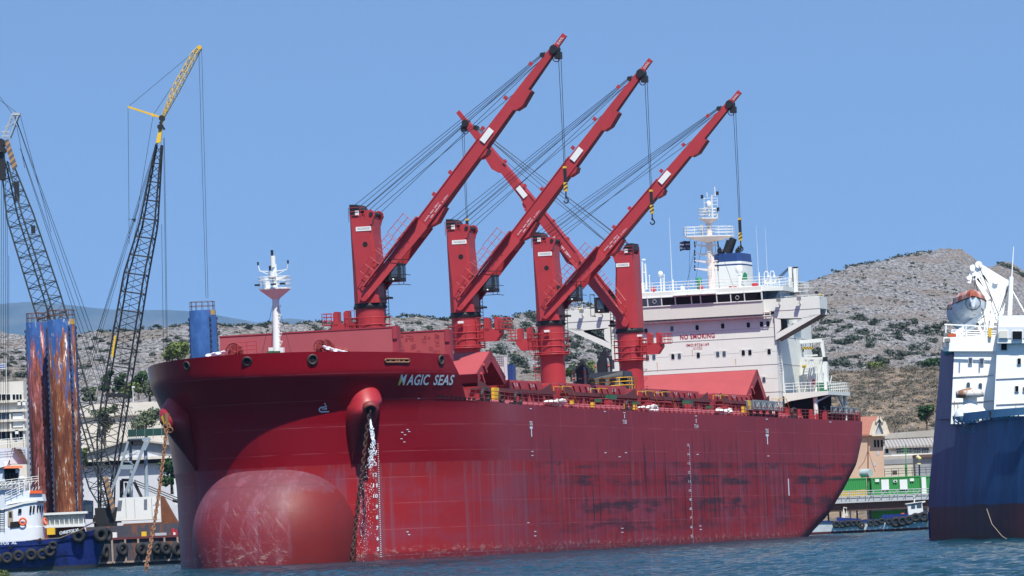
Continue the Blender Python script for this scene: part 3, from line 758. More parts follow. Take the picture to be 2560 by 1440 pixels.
    js.build('jib_sheave', M['black'], jo)
    pk = MB()
    vs = [P(19.9, -.36, -.89), P(19.9, .28, -.89), P(21.5, .28, -.85), P(21.5, -.36, -.85)]
    pk.add(vs, [(0, 1, 2, 3)]); pk.build('jib_sign', M['white2'], jo)
    lt = MB()
    if side > 0:
        flat_text(lt, 'SWL 36t 28m', P(9.9, .22, -1.07), D, -Nn, 2.3, .14); flat_text(lt, '28t  GRAB  3-29m', P(10.5, .5, -1.07), D, -Nn, 2.9, .14)
        flat_text(lt, 'SWL', P(32.4, .18, -.24), D, -Nn, .9, .25)
        lt.build('load_lettering', M['letter'], jo)
    else:
        flat_text(lt, 'SWL 36t 28m', P(13.9, .18, -1.07), -D, Nn, 3.2, .28); lt.build('load_lettering', M['letter'], jo)
    # walkway with cage along the lower jib
    wk = MB()
    wk.hexa([P(.9, -.5, -1.95), P(.9, -.64, -1.95), P(.9, -.64, -2.55), P(.9, -.5, -2.55)], [P(9.8, -.55, -1.15), P(9.8, -.69, -1.15), P(9.8, -.69, -1.9), P(9.8, -.55, -1.9)])
    wk.build('jib_walkway', M['red_dull'], jo)
    wr = MB()
    for a, b in ((1.9, 4.6), (4.9, 6.6), (6.8, 9.3)):
        for k in (0, .5, 1.0): wr.tube(P(a, -.6-1.25*k, -2.5), P(b, -.6-1.25*k, -2.0), .03, n=4)
        for q in range(4):
            d = a+(b-a)*q/3; wr.tube(P(d, -.6, -2.4), P(d, -1.85, -2.4), .03, n=4)
    wr.torus(P(1.4, -.9, -2.0), (0, 1, 0), .38, .05, 6, 4)
    wr.build('walkway_railing', M['red'], jo)
    # cab
    cb = MB(); cx = side*3.1
    cb.box(min(side*1.2, side*2.4), max(side*1.2, side*2.4), s0-1.2, s0+1.1, 31.9, 33.6)
    cb.box(cx-.62, cx+.62, s0-1.4, s0+.5, 31.75, 33.55)
    cbo = cb.build('operator_cab', M['black'], pd_)
    cg = MB(); cg.box(cx-.3, cx+.5, s0-1.44, s0-1.39, 32.2, 33.3); cg.box(*sorted((cx+side*.61, cx+side*.66)), s0-1.2, s0+.3, 32.1, 33.3); cg.build('cab_window', M['glassb'], cbo)
    cr_ = MB()
    for z in (31.4, 32.4, 33.9): cr_.path([(cx-.5, s0-1.7, z), (cx+side*1.05, s0-1.7, z), (cx+side*1.05, s0+.6, z)], .035, 4)
    for x in (cx+side*1.05, cx+side*.55): cr_.tube((x, s0-1.7, 31.4), (x, s0-1.7, 33.9), .035, n=4)
    for k in range(9): cr_.tube((side*1.75, s0-.5, 28.6+k*.36), (side*2.1, s0-.5, 28.6+k*.36), .03, n=4)
    for x in (1.75, 2.1): cr_.tube((side*x, s0-.5, 28.0), (side*x, s0-.5, 31.9), .035, n=4)
    cr_.box(min(side*1.3, side*2.3), max(side*1.3, side*2.3), s0-.9, s0+.4, 30.1, 30.3)
    cr_.build('cab_ladder', M['black'], cbo)
    lm = MB(); lm.sphere((cx-.1, s0-1.5, 31.95), .11, 8, 6); lm.build('cab_lamp', M['white2'], cbo)
    # ropes
    ro = MB()
    for (ax, az, ay), (d, n, y) in (((-.75, 39.6, -1.2), (31.0, -.5, -.4)), ((-.55, 39.5, -.2), (31.0, -.5, -.1)), ((-.4, 39.4, .9), (31.0, -.5, .3)),
                                    ((.75, 39.0, -1.3), (30.5, -.45, -.45)), ((.95, 38.9, -.3), (26.0, -.5, 0)), ((1.15, 38.75, .9), (30.5, -.45, .4)), ((-.2, 39.2, 0), (30.0, -.45, .1))):
        ro.tube((side*ax, s0+ay, az), P(d, n, y), .028, n=4, cap=False)
    ro.build('luffing_rope', M['rope'], jo)
    hz = {35.2: 39.9, 68.0: 39.2, 100.7: 37.6}.get(s0, 41.5)
    hx = P(31.8, .5, 0).x+side*.15
    ho = MB()
    for dx in (-.13, .13): ho.tube((hx+dx, s0, P(31.8, .3, 0).z-.3), (hx+dx*.5, s0, hz+2.3), .03, n=4, cap=False)
    ho.build('hoist_rope', M['rope'], jo)
    hb_ = MB(); hb_.box(hx-.13, hx+.13, s0-.18, s0+.18, hz+.6, hz+2.3, 0); hb_.box(hx-.15, hx+.15, s0-.2, s0+.2, hz-.2, hz+.7, 1); hb_.box(hx-.15, hx+.15, s0-.2, s0+.2, hz+2.1, hz+2.3, 1)
    for k in range(2): hb_.prism([(hx-.16, s0-.22, hz-.1+k*.38), (hx+.16, s0-.22, hz+.12+k*.38), (hx+.16, s0-.22, hz+.26+k*.38), (hx-.16, s0-.22, hz+.04+k*.38)], (0, .44, 0), 0)
    hbo = hb_.build('hook_block', [M['black'], M['yellow']], jo)
    hk = MB(); hk.tube((hx, s0, hz-.2), (hx, s0, hz-.9), .07, n=8)
    pts = [(hx+.22*sin(a), s0, hz-1.1+.24*cos(a)) for a in [k*pi/8 for k in range(0, 13)]]
    hk.path(pts, .075, 8); hk.sphere((hx, s0, hz-.75), .13, 8, 6)
    hk.build('hook', M['black'], hbo) if False else hk.build('hook', M['black'], jo)
    # jib rest of the neighbouring crane, reaching out from the collar
    e = rest
    jr = MB(); y = s0
    jr.prism([(e*1.3, y-.5, 28.0), (e*1.3, y-.5, 26.6), (e*3.4, y-.5, 26.6), (e*4.0, y-.5, 27.4), (e*4.0, y-.5, 27.8)], (0, 1.1, 0))
    for a in (2.2, 3.3): jr.prism([(e*a, y-.5, 27.7), (e*(a+.5), y-.5, 27.7), (e*(a+.5), y-.5, 28.9), (e*(a+.35), y-.5, 29.1), (e*a, y-.5, 29.1)], (0, 1.1, 0))
    jr.box(*sorted((e*3.9, e*4.9)), y-.7, y+.7, 27.75, 27.85)
    jro = jr.build('jib_rest', M['red'], pd_)
    jj = MB(); jj.rail([(e*3.9, y-.7, 27.85), (e*4.9, y-.7, 27.85), (e*4.9, y+.7, 27.85), (e*3.9, y+.7, 27.85)], 1.1, .6, .03); jj.rail([(e*1.4, y-.9, 26.2), (e*2.3, y-.9, 26.2)], 2.9, .45, .03, bars=(1, .75, .5, .25, 0))
    jj.build('rest_railing', M['red'], jro)
    # ladder up the pedestal
    la = MB(); lx = -side*1.5 if s0 in (100.7,) else 0
    if s0 == 100.7:
        for x in (-1.75, -1.35): la.tube((x, s0-.9, 21), (x, s0-.9, 26), .03, n=4)
        for k in range(13): la.tube((-1.8, s0-1.0, 21.2+k*.38), (-1.3, s0-1.0, 21.2+k*.38), .035, n=4)
        for k in range(5): la.torus((-1.6, s0-1.1, 21.8+k*.95), (0, 0, 1), .38, .03, 10, 4)
        la.build('pedestal_ladder', M['red'], pd_)
    else:
        for k in range(4): la.path([(1.4, s0-.3, 21.9+k*1.0), (2.0, s0-.3, 21.9+k*1.0), (1.5, s0-.3, 21.4+k*1.0)], .028, 4)
        la.build('cable_bracket', M['red_dull'], pd_)
    if s0 != 35.2:
        fl = MB(); a = PS({68.0: 1153, 100.7: 1368}.get(s0, 1600), {68.0: 807, 100.7: 829}.get(s0, 840), s0-1.9)
        fl.box(a.x-.28, a.x+.28, s0-2.2, s0-1.8, a.z-.12, a.z+.12, 0); fl.tube((a.x, s0-2, a.z-.1), (a.x-.2, s0-1.3, a.z-1.2), .05, n=5, m=1)
        fl.build('collar_floodlight', [M['white2'], M['red']], pd_)
    return pd_
for s0, sd_, rs in ((35.2, 1, -1), (68.0, 1, 1), (100.7, 1, -1), (134.3, -1, 1)): deck_crane(s0, sd_, rs)
# ================================================================ HATCHES
HOLDS = [(15.0, 31.5), (38.7, 64.6), (70.5, 98.3), (104.0, 130.5), (137.3, 160.5)]
def hatch_hold(i, a, b):
    c = MB(); zt = 20.75
    for sx in (-1, 1):
        c.box(*sorted((sx*9.2, sx*9.35)), a, b, 18.5, zt)
        n = int((b-a)/1.75)
        for k in range(n+1):
            y = a+(b-a)*k/n
            c.prism([(sx*9.35, y-.06, zt-.05), (sx*10.15, y-.06, zt-.05), (sx*(10.35 if k % 3 else 10.9), y-.06, 18.55), (sx*9.35, y-.06, 18.55)], (0, .12, 0))
    c.box(-9.2, 9.2, a, a+.15, 18.5, zt); c.box(-9.2, 9.2, b-.15, b, 18.5, zt)
    co = c.build('hatch_coaming', M['red_dull'], ship)
    l = MB()
    for sx in (-1, 1):
        l.box(*sorted((sx*9.1, sx*10.35)), a-.4, b+.4, zt, zt+.16); l.box(*sorted((sx*10.25, sx*10.35)), a-.4, b+.4, zt-.22, zt)
        l.prism([(sx*9.9, a-.4, zt+.16), (sx*9.9, a-.4, zt+1.0), (sx*9.9, a+.9, zt+.75), (sx*9.9, a+3.2, zt+.3), (sx*9.9, a+4.5, zt+.16)], (sx*.06, 0, 0))
        l.prism([(sx*9.9, b+.4, zt+.16), (sx*9.9, b+.4, zt+1.0), (sx*9.9, b-.9, zt+.75), (sx*9.9, b-3.2, zt+.3), (sx*9.9, b-4.5, zt+.16)], (sx*.06, 0, 0))
    l.build('coaming_ledge', M['ledge'], co)
    return co
for i, (a, b) in enumerate(HOLDS): hatch_hold(i, a, b)
def panel(name, p0, p1, hw=8.95, th=.95, mat=None, ribs=True, skirt=None, lab=None):
    """a hatch panel: spans t from -hw to hw, from p0 to p1 given as (s, z); the outer skin is on the left of p0 to p1"""
    (s0, z0), (s1, z1) = p0, p1; d = Vector((0, s1-s0, z1-z0)).normalized(); n = Vector((0, -d.z, d.y)) 
    b = MB(); A = Vector((0, s0, z0)); B = Vector((0, s1, z1)); X = Vector((hw, 0, 0))
    b.add([A-X, A+X, B+X, B-X, A-X-n*th, A+X-n*th, B+X-n*th, B-X-n*th],
          [(0, 1, 2, 3)], 0)
    b.add([A-X, A+X, B+X, B-X, A-X-n*th*.92, A+X-n*th*.92, B+X-n*th*.92, B-X-n*th*.92], [(7, 6, 5, 4)], 1)
    m = d*.12
    for (P, Q) in ((A-X, A+X), (B-X, B+X)):
        k = 1 if P.y == A.y and P.z == A.z else -1
        b.hexa([P, Q, Q+m*k, P+m*k], [P-n*th, Q-n*th, Q-n*th+m*k, P-n*th+m*k], 1)
    for sx in (-1, 1):
        e = Vector((sx*.12, 0, 0)); P, Q = A+X*sx, B+X*sx
        b.hexa([P-e, P, Q, Q-e], [P-e-n*th, P-n*th, Q-n*th, Q-e-n*th], 1)
    o = b.build(name, mat or [M['hatch'], M['hatchdark']], ship)
    if lab: o['label'] = lab
    t = MB()
    if ribs:
        L = (B-A).length
        for k in range(1, 8):
            x = -hw+2*hw*k/8; P = A+Vector((x, 0, 0))-n*th*.92; Q = B+Vector((x, 0, 0))-n*th*.92; t.beam(P+n*.15, Q+n*.15, .08, .3, 0, up=(1, 0, 0))
        t.build('panel_rib', M['hatchdark'], o)
    return o
# hold 1: forward pair standing upright, seen on its forward face; the aft pair behind it
for nm, (pxl, pxr, yt_l, yt_r, s, hw) in {'a': (538, 985, 838, 820, 14.4, 8.75), 'b': (985, 1117, 0, 830, 31, 8.9)}.items():
    zt = 26.35 if nm == 'a' else 26.45
    z0 = 21.0
    b = MB()
    b.box(-hw, hw, s, s+.9, z0, zt, 0); b.box(-hw, hw, s+1.6, s+2.5, z0, zt-.2, 0)
    b.box(-hw, hw, s-.06, s+.1, zt, zt+.12, 1)
    if nm == 'a': b.box(-hw, hw, s-.05, s-.001, z0, z0+.5, 0)
    o = b.build('folded_hatch_panel', [M['hatchin'] if nm == 'a' else M['hatch'], M['hatchdark']], ship)
    o['label'] = 'pink upright hatch panel right behind the foremast' if nm == 'a' else 'pink upright hatch panel with worn square patches'
    e = MB(); e.box(hw-.02, hw+.55, s+.05, s+.9, z0+.3, zt+.1, 0); e.box(hw+.05, hw+.5, s-.1, s+.06, zt-1.1, zt+.15, 0)
    for z in (zt-2.4, zt-4.2): e.box(hw, hw+.4, s-.12, s+.1, z, z+.18, 0)
    e.build('panel_end_frame', M['hatchdark'], o)
    if nm == 'b':
        pt = MB(); r2 = random.Random(5)
        for k in range(26):
            x = r2.uniform(4.3, 8.3); z = r2.uniform(z0+2.9, zt-.3); q = r2.uniform(.1, .2)
            for (a1, b1, c1, d1) in ((-q, q, q-.05, q), (-q, q, -q, -q+.05), (-q, -q+.05, -q, q), (q-.05, q, -q, q)): pt.box(x+a1, x+b1, s-.02, s-.002, z+c1, z+d1)
        pt.build('worn_patch', M['hatchdark'], o)
def tent(sa, sr, sb, zb, zr, name='folded_hatch_panel', lab=None, side_pat=True):
    o = panel(name, (sa, zb), (sr, zr), lab=lab)
    o2 = panel(name, (sr+.15, zr), (sb, zb-.1), lab=None)
    e = MB(); 
    for sx in (-1, 1):
        for (p, q) in (((sa+1.2, zb+.1), (sa+2.2, zb-.9)), ((sa+2.2, zb+1.0), (sa+3.2, zb+.2))):
            e.beam((sx*9.0, p[0], p[1]), (sx*9.0, q[0], q[1]), .25, .3)
    e.build('panel_arm', M['red'], o)
    if lab: o['label'] = lab; o2['label'] = 'far half of the ' + lab.replace('the ', '')
    return o, o2
tent(41.4, 46.6, 51.6, 22.35, 24.75, lab='red tent shaped hatch pair beside the second crane')
tent(153.9, 159.6, 164.0-.3, 21.75, 24.95, lab='broad red sloping hatch pair below the white accommodation')
# closed panels
def closed(a, b, z, zt, nums=(), mat=None, sm=False):
    w = MB(); w.box(-9.05, 9.05, a, b, z, zt-.14, 1); w.box(-9.0, 9.0, a+.05, b-.05, zt-.14, zt, 0)
    for k in range(int((b-a)/2.4)):
        y = a+1.0+k*2.4
        if not sm: w.beam((9.12, y, zt-.2), (9.12, y+.7, z+.05), .1, .12, 1)
    o = w.build('hatch_panel', mat or [M['hatch'], M['red']], ship)
    for txt, s in nums:
        t = MB(); flat_text(t, txt, (9.09, s, z+.35), (0, 1, 0), (0, 0, 1), 1.5, .34); t.build('panel_number', M['letter'], o)
    return o
closed(52.4, 58.3, 20.95, 21.95, (('2-3', 53.8),)); closed(58.4, 64.5, 20.95, 21.95, (('2-4', 60),))
closed(70.6, 84.0, 20.95, 21.95, (('3-1', 82),)); closed(84.1, 98.2, 20.95, 21.95, (('3-3', 92),))
closed(104.2, 117.2, 20.95, 21.85, (('4-1', 104.6), ('4-2', 110.5))); closed(117.3, 130.3, 20.95, 21.85, (('4-3', 118.5), ('4-4', 125)))
closed(137.4, 155, 20.95, 21.75, (('5-1', 138), ('5-2', 146)))
for s0 in (68.0, 100.7, 134.3):
    h = MB(); h.box(-8.9, 8.9, s0-2.4, s0+2.6, 18.5, 21.5); h.box(9.0, 9.4, s0-2.2, s0+2.2, 18.5, 21.0)
    o = h.build('crane_base_house', M['red'], ship)
h = MB(); h.box(-7.0, 7.0, 33.0, 38, 18.5, 21.5); h.build('crane_base_house', M['red'], ship)
# ================================================================ DECK EDGE GEAR (port side)
def edge(s, z=0, inset=.15): return Vector((HB(s, 18.3)-inset, s, deckz(s)+z))
rl = MB(); pts = [edge(s) for s in [17.5, 25, 35, 50, 70, 90, 110, 130, 150, 170, 181, 185, 189, 193.8]]
rl.rail(pts, 1.1, 2.0, .032, bars=(1, .66, .33))
rl.build('deck_railing', M['railr'], ship)
pp = MB()
for off, z, r in ((13.9, .45, .22), (13.3, .42, .16), (14.5, .3, .12)): pp.tube((off, 20, 18.7+z), (off, 158, 18.6+z), r, n=8)
for k in range(70): pp.box(13.0, 14.7, 20+k*2, 20.15+k*2, 18.6, 18.95)
pp.build('deck_pipe', M['pipe'], ship)
bs = MB()
for s in (30, 44, 61, 78, 95, 112, 129, 147):
    bs.box(12.0, 12.6, s, s+.5, 18.6, 20.0)
    bs.path([(12.3, s+1, 18.7), (12.3, s+1.3, 19.8), (12.3, s+2.4, 19.8), (12.3, s+2.6, 18.7)], .07, 5)
bs.build('deck_fitting', M['red'], ship)
def ylad(s, z=21.0):
    y = MB()
    for sx in (10.4, 11.3):
        y.path([(sx, s, z+.6), (sx, s, z+1.05), (sx, s+3.6, z+1.05), (sx, s+5.6, z-.6)], .035, 5)
    y.build('yellow_handrail', M['yellow'], ship)
    y = MB(); y.box(10.3, 11.4, s, s+3.6, z-.1, z); y.beam((10.85, s+3.6, z-.05), (10.85, s+6.2, 18.7), 1.0, .08); y.build('access_platform', M['red'], ship)
for s in (20.5, 64.2, 78.5, 97.8, 105, 131.5, 160.5): ylad(s, 20.3)
def pxs(x, y, t=15.4): return PT(x, y, t)
fa = MB()
def roller(x, y, h):
    p = pxs(x, y, 15.3); f = MB(); f.torus((15.3, p.y, p.z+.1), (1, -.35, 0), .55*h, .2*h, 14, 8); f.box(14.6, 15.5, p.y-.9*h, p.y+.9*h, deckz(p.y), p.z-.25)
    f.build('deck_fairlead', M['black'], ship)
for x, y, h in ((1213, 993, 1.1), (1295, 1000, 1.0), (1572, 1018, .9), (1254, 1000, .6), (1985, 1035, .9)): roller(x, y, h)
def gbox(x, y, w, h, t, mat, nm, d=.5):
    a, b = PT(x-w/2, y, t), PT(x+w/2, y, t); z = a.z; zz = PT(x, y-h/2, t).z-PT(x, y+h/2, t).z
    g = MB(); c = (a.y+b.y)/2; g.box(t-d, t, c-.5*min(abs(b.y-a.y), 3), c+.5*min(abs(b.y-a.y), 3), z-zz/2, z+zz/2); return g.build(nm, mat, ship)
for x, y, w, h in ((1417, 998, 10, 10), (1501, 1002, 8, 10), (1533, 994, 20, 12), (1594, 1009, 8, 8), (1725, 1008, 20, 12), (1778, 1019, 6, 7)): gbox(x, y, w, h, 11.5, M['green'], 'green_equipment_box')
for x, y, w, h in ((1242, 985, 12, 30), (1875, 1020, 5, 36), (1590, 1019, 5, 12), (1434, 1007, 5, 12), (1485, 1013, 4, 12), (1862, 1025, 4, 18), (1568, 1016, 3, 12)): gbox(x, y, w, h, 14.9, M['yellow'], 'yellow_bollard_post', .3)
for x, y in ((1395, 1013), (1628, 1023), (1815, 1032)):
    p = PT(x, y, 15.0); r3 = random.Random(x)
    g = MB(); base = thing('tarpaulin_bundle', 'crumpled white tarpaulin bundle lying on the red deck edge', 'tarpaulin', (15.0, p.y, deckz(p.y)), 'white tarpaulin bundles on deck', ship=True)
    for k in range(13): g.sphere((15.0+r3.uniform(-.5, .1), p.y+r3.uniform(-3.2, 3.2), deckz(p.y)+r3.uniform(.2, .75)), r3.uniform(.22, .5), 6, 4, 0, (1, r3.uniform(1.2, 3), r3.uniform(.4, .8)))
    g.s = [False]*len(g.s)
    g.build('bundle', M['cloth'], base)
    base['label'] = {1395: 'crumpled white tarpaulin bundle on deck nearest the bow', 1628: 'white tarpaulin bundle at the deck rail below the fourth crane', 1815: 'white tarpaulin bundle at the deck rail nearest the stern ladder'}[x]
M['seam'] = paint('seam_grey', (.3, .27, .27), .7, .2, 1, 0)  # even grey for the deck and wing seam strips
M['ruststain'] = paint('rust_run', (.55, .38, .22), .8, .5, 3, 0)
M['redbox'] = paint('red_box_paint', (.5, .02, .03), .5, .2, 2, .1)
M['green2'] = paint('bright_green', (.01, .22, .09), .5, .2, 2, .1)
_f = NT('flag_cloth'); _w = _f.math('FRACT', _f.math('MULTIPLY', _f.Z, 2.2)); _g = _f.noise(_f.scl((1.2, 1, 3)), 1.5, 3, .6)
M['flag'] = _f.out(_f.mix(_f.math('MULTIPLY', _f.math('LESS_THAN', _w, .35), _f.ss(_g, .45, .6)), (.015, .02, .07), (.35, .38, .45)), .8)
_f = NT('yellow_black_stripes'); _w = _f.math('FRACT', _f.math('MULTIPLY', _f.math('ADD', _f.X, _f.Z), 3.0))
M['hazard'] = _f.out(_f.mix(_f.math('LESS_THAN', _w, .5), (.65, .42, .02), (.02, .02, .02)), .6)
# ================================================================ ACCOMMODATION
F0 = 164.0
sb = MB()
sb.box(-10.4, 10.4, F0, 183, 18.4, 31.7, 0)
sup = sb.build('accommodation_block', M['white'], ship)
sm = MB()          # deck seams, one thin strip per deck
for z in (22.25, 25.62, 28.98):
    sm.box(-10.42, 10.42, F0-.025, F0-.002, z-.035, z+.035); sm.box(10.402, 10.42, F0-.02, 183, z-.035, z+.035)
for z in (20.6, 23.9, 27.2, 30.1): sm.box(-10.41, 10.41, F0-.012, F0-.002, z-.012, z+.012)
sm.build('deck_seam', M['seam'], sup)
# corner chamfer tone and drain pipes
px_ = MB(); 
px_.path([(10.55, F0+.6, 28.6), (10.7, F0+1.6, 24.8), (10.7, F0+1.6, 22.2)], .1, 6)
for k in range(12): px_.tube((10.45, F0+.8, 28.2-k*.33), (10.9, F0+.8, 28.2-k*.33), .025, n=4)
px_.build('drain_pipe', M['white2'], sup)
def window(cx, cz, w=.42, h=.64, y=F0, hood=True, par=sup, mat='glass'):
    o = MB()
    def rr(x0, x1, z0, z1, c, yy): return [(x0+c, yy, z0), (x1-c, yy, z0), (x1, yy, z0+c), (x1, yy, z1-c), (x1-c, yy, z1), (x0+c, yy, z1), (x0, yy, z1-c), (x0, yy, z0+c)]
    o.prism(rr(cx-w/2-.06, cx+w/2+.06, cz-h/2-.06, cz+h/2+.06, .14, y-.002), (0, -.03, 0))
    if hood: o.path([(cx-w/2-.2, y-.09, cz+h/2+.05), (cx-w/2-.05, y-.09, cz+h/2+.15), (cx+w/2+.05, y-.09, cz+h/2+.15), (cx+w/2+.2, y-.09, cz+h/2+.05)], .022, 4)
    f = o.build('window', M['white2'], par)
    g = MB(); g.prism(rr(cx-w/2, cx+w/2, cz-h/2, cz+h/2, .1, y-.034), (0, -.012, 0)); g.build('pane', M[mat], f)
def pxw(x, y): p = PS(x, y, F0); return p.x, p.z
for x, y, g in ((1615, 829, 0), (1680, 823, 1), (1743, 820, 0), (1807, 816, 0), (1871, 813.5, 0), (1904, 811.5, 0), (1920, 810.5, 0),
             (1619, 896, 1), (1635, 894, 1), (1682.5, 893, 0), (1698.5, 892, 1), (1746, 889.5, 0), (1794.5, 887, 1), (1810.5, 886, 1), (1858.5, 883.5, 0), (1875, 882.5, 0), (1923, 880.5, 0), (1910, 951, 1)):
    a, b = pxw(x, y); window(a, b, mat='glassb' if g else 'glass')
tx = MB()
def ftext(mb, body, x0, y0, x1, y1, m=0, sp=1.0, off=.02):
    a = PS(x0, y0, F0); b = PS(x1, y1, F0); c = PS(x0, y0-abs(1), F0)
    return a, b
a = PS(1700.5, 850, F0); b = PS(1787.5, 845.8, F0); flat_text(tx, 'NO SMOKING', (a.x, F0-.04, a.z), (1, 0, 0), (0, 0, 1), b.x-a.x, .58, 0, 0, .022, 1.1)
a = PS(1716, 867.7, F0); b = PS(1773, 865, F0); flat_text(tx, 'IMO:9736169', (a.x, F0-.04, a.z), (1, 0, 0), (0, 0, 1), b.x-a.x, .34, 0, 0, .012, 1.1)
a = PS(1734, 871.5, F0); b = PS(1756, 870.5, F0); flat_text(tx, 'G.T.35812', (a.x, F0-.04, a.z), (1, 0, 0), (0, 0, 1), b.x-a.x, .17)
a = PS(1734, 875.8, F0); b = PS(1756, 875, F0); flat_text(tx, 'N.T.21224', (a.x, F0-.04, a.z), (1, 0, 0), (0, 0, 1), b.x-a.x, .17)
tx.build('red_lettering', M['redletter'], sup)
rs = MB()
for x, z, L in ((-5.3, 29.0, 1.9), (-4.7, 26.6, 1.3), (-.2, 27.9, .9), (5.2, 26.5, .8), (8.3, 21.6, .7)): rs.prism([(x-.06, F0-.006, z), (x+.06, F0-.006, z), (x+.03, F0-.006, z-L), (x-.03, F0-.006, z-L*.8)], (0, -.004, 0))
rs.build('rust_streak', M['ruststain'], sup)
# --- bridge wings: one girder with two openings
wg = MB(); y0, y1 = F0-.35, F0+3.6
def wing(side):
    o = side
    # bulwark
    wg.box(*sorted((o*8.9, o*BM)), y0, y0+.12, 32.1, 33.55); wg.box(*sorted((o*(BM-.12), o*BM)), y0+.12, y1, 32.1, 33.55)
    wg.box(*sorted((o*8.9, o*(BM-.12))), y1-.12, y1, 32.1, 33.45)
    wg.box(*sorted((o*9.0, o*(BM-.13))), y0+.13, y1-.13, 32.0, 32.12)
    # face plate with the opening, built from bands
    def band(pts, yy, m=0): wg.prism([(o*x, yy, z) for x, z in pts], (0, .12, 0), m)
    for yy in (y0+.02, y1-.4):
        band([(10.4, 32.1), (BM, 32.1), (BM, 31.35), (14.6, 31.0), (10.4, 31.15)], yy)
        band([(10.4, 29.25), (10.95, 29.6), (11.15, 29.9), (11.15, 31.0), (10.4, 31.15)], yy)
        band([(10.4, 28.55), (BM, 31.35), (14.6, 31.02), (14.1, 30.7), (11.5, 29.55), (11.0, 29.62), (10.4, 29.25)], yy) if False else None
        band([(10.4, 28.5), (16.13, 31.35), (14.9, 31.35), (10.4, 29.25)], yy)
        band([(14.4, 31.12), (14.9, 31.38), (13.7, 30.79), (13.9, 31.12)], yy)
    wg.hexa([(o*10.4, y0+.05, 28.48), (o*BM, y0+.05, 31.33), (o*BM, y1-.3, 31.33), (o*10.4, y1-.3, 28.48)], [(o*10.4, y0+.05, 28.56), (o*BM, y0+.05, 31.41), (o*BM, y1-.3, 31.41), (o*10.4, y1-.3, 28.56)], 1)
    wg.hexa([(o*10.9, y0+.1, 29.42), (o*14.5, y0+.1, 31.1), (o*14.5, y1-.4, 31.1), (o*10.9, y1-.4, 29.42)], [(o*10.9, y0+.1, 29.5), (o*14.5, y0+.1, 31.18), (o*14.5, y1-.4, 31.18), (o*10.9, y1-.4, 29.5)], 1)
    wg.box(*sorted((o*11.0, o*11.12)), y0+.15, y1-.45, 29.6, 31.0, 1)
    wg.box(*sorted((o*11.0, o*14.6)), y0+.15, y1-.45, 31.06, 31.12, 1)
wing(1); wing(-1)
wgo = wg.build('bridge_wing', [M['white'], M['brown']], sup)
ws = MB()
for o in (1, -1): ws.box(*sorted((o*10.0, o*(BM+.01))), y0-.01, y0+.02, 32.06, 32.12)
ws.build('wing_seam', M['seam'], wgo)
for x in (11.2, 13.75, -11.2, -13.7):
    fl = MB(); fl.box(x-.22, x+.22, y0-1.0, y0-.55, 33.15, 33.6, 0); fl.box(x-.07, x+.07, y0-.8, y0, 32.75, 32.85, 1); fl.beam((x, y0-.7, 33.2), (x, y0-.05, 32.7), .06, .06, 1)
    fl.build('wing_floodlight', [M['grey'], M['white2']], wgo)
aw = MB()
for o in (1, -1):
    for x in (13.9, 14.7, 15.4): aw.tube((o*x, y0+.4, 33.4), (o*x, y0+.4, 34.6), .045, n=5)
    aw.tube((o*16.0, y0+.4, 33.4), (o*16.0, y0+.4, 34.5), .045, n=5); aw.prism([(o*13.8, y0, 34.6), (o*15.2, y0, 34.68), (o*16.2, y0, 34.55), (o*13.8, y0, 34.66)], (0, 2.4, 0))
    aw.rail([(o*9.6, y1-.3, 33.3), (o*15.8, y1-.3, 33.3)], .6, 1.5, .03)
aw.build('wing_awning', M['white2'], wgo)
yl = MB(); yl.sphere((16.2, y0+.3, 33.75), .14, 8, 6); yl.sphere((-14.2, y0+.3, 33.6), .16, 8, 6); yl.build('yellow_wing_float', M['yellow'], wgo)
wl3 = MB()
for x in (15.75, -15.7): wl3.lathe((x, y0+.1, 34.05), [(.001, .05), (.19, .05)], 12, 0, (0, -1, 0), cap=False)
wl3.build('wing_searchlight', M['black'], wgo)
# --- wheelhouse
wh = MB(); W0 = 162.6; zc0, zc1, zc2 = 31.75, 33.5, 34.5
hw = 9.15; hwl = -9.15
wh.box(hwl, hw, W0+.3, W0+8.6, zc0, 33.38, 0)          # apron below the windows
wh.box(hwl, hw, W0+.1, W0+8.8, 34.52, 35.15, 1)        # brow
wh.box(hwl+.4, hw-.4, W0+1.2, W0+8, 33.38, 34.52, 2)
who = wh.build('wheelhouse', [M['cream'], M['white'], M['dark']], sup)
# brow band chamfer and sloping front
br = MB()
br.hexa([(hwl-.1, W0+.08, 34.53), (hw+.1, W0+.08, 34.53), (hw+.1, W0+.5, 34.53), (hwl-.1, W0+.5, 34.53)], [(hwl-.1, W0+.22, 35.2), (hw+.1, W0+.22, 35.2), (hw+.1, W0+.5, 35.2), (hwl-.1, W0+.5, 35.2)])
br.box(hw-.1, hw+2.0, W0+3.2, W0+8.8, 34.62, 35.18); br.hexa([(hw+.1, W0+.12, 34.55), (hw+.12, W0+.12, 34.55), (hw+2.0, W0+3.2, 34.62), (hw+.1, W0+3.2, 34.62)], [(hw+.1, W0+.2, 35.19), (hw+.12, W0+.2, 35.19), (hw+2.0, W0+3.2, 35.18), (hw+.1, W0+3.2, 35.18)])
br.build('wheelhouse_brow', M['white'], who)
cn = MB(); cn.box(hw+.05, hw+1.7, W0+2.6, W0+8, 32.0, 34.6, 1); cn.box(hw+.02, hw+.1, W0+1.3, W0+2.6, 33.4, 34.5, 1); cn.box(hw-.2, hw+3.0, W0+1.2, W0+1.35, 33.2, 33.45, 0)
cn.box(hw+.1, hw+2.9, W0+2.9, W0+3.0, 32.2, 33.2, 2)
cn.build('wheelhouse_side', [M['white2'], M['glassb'], M['brown']], who)
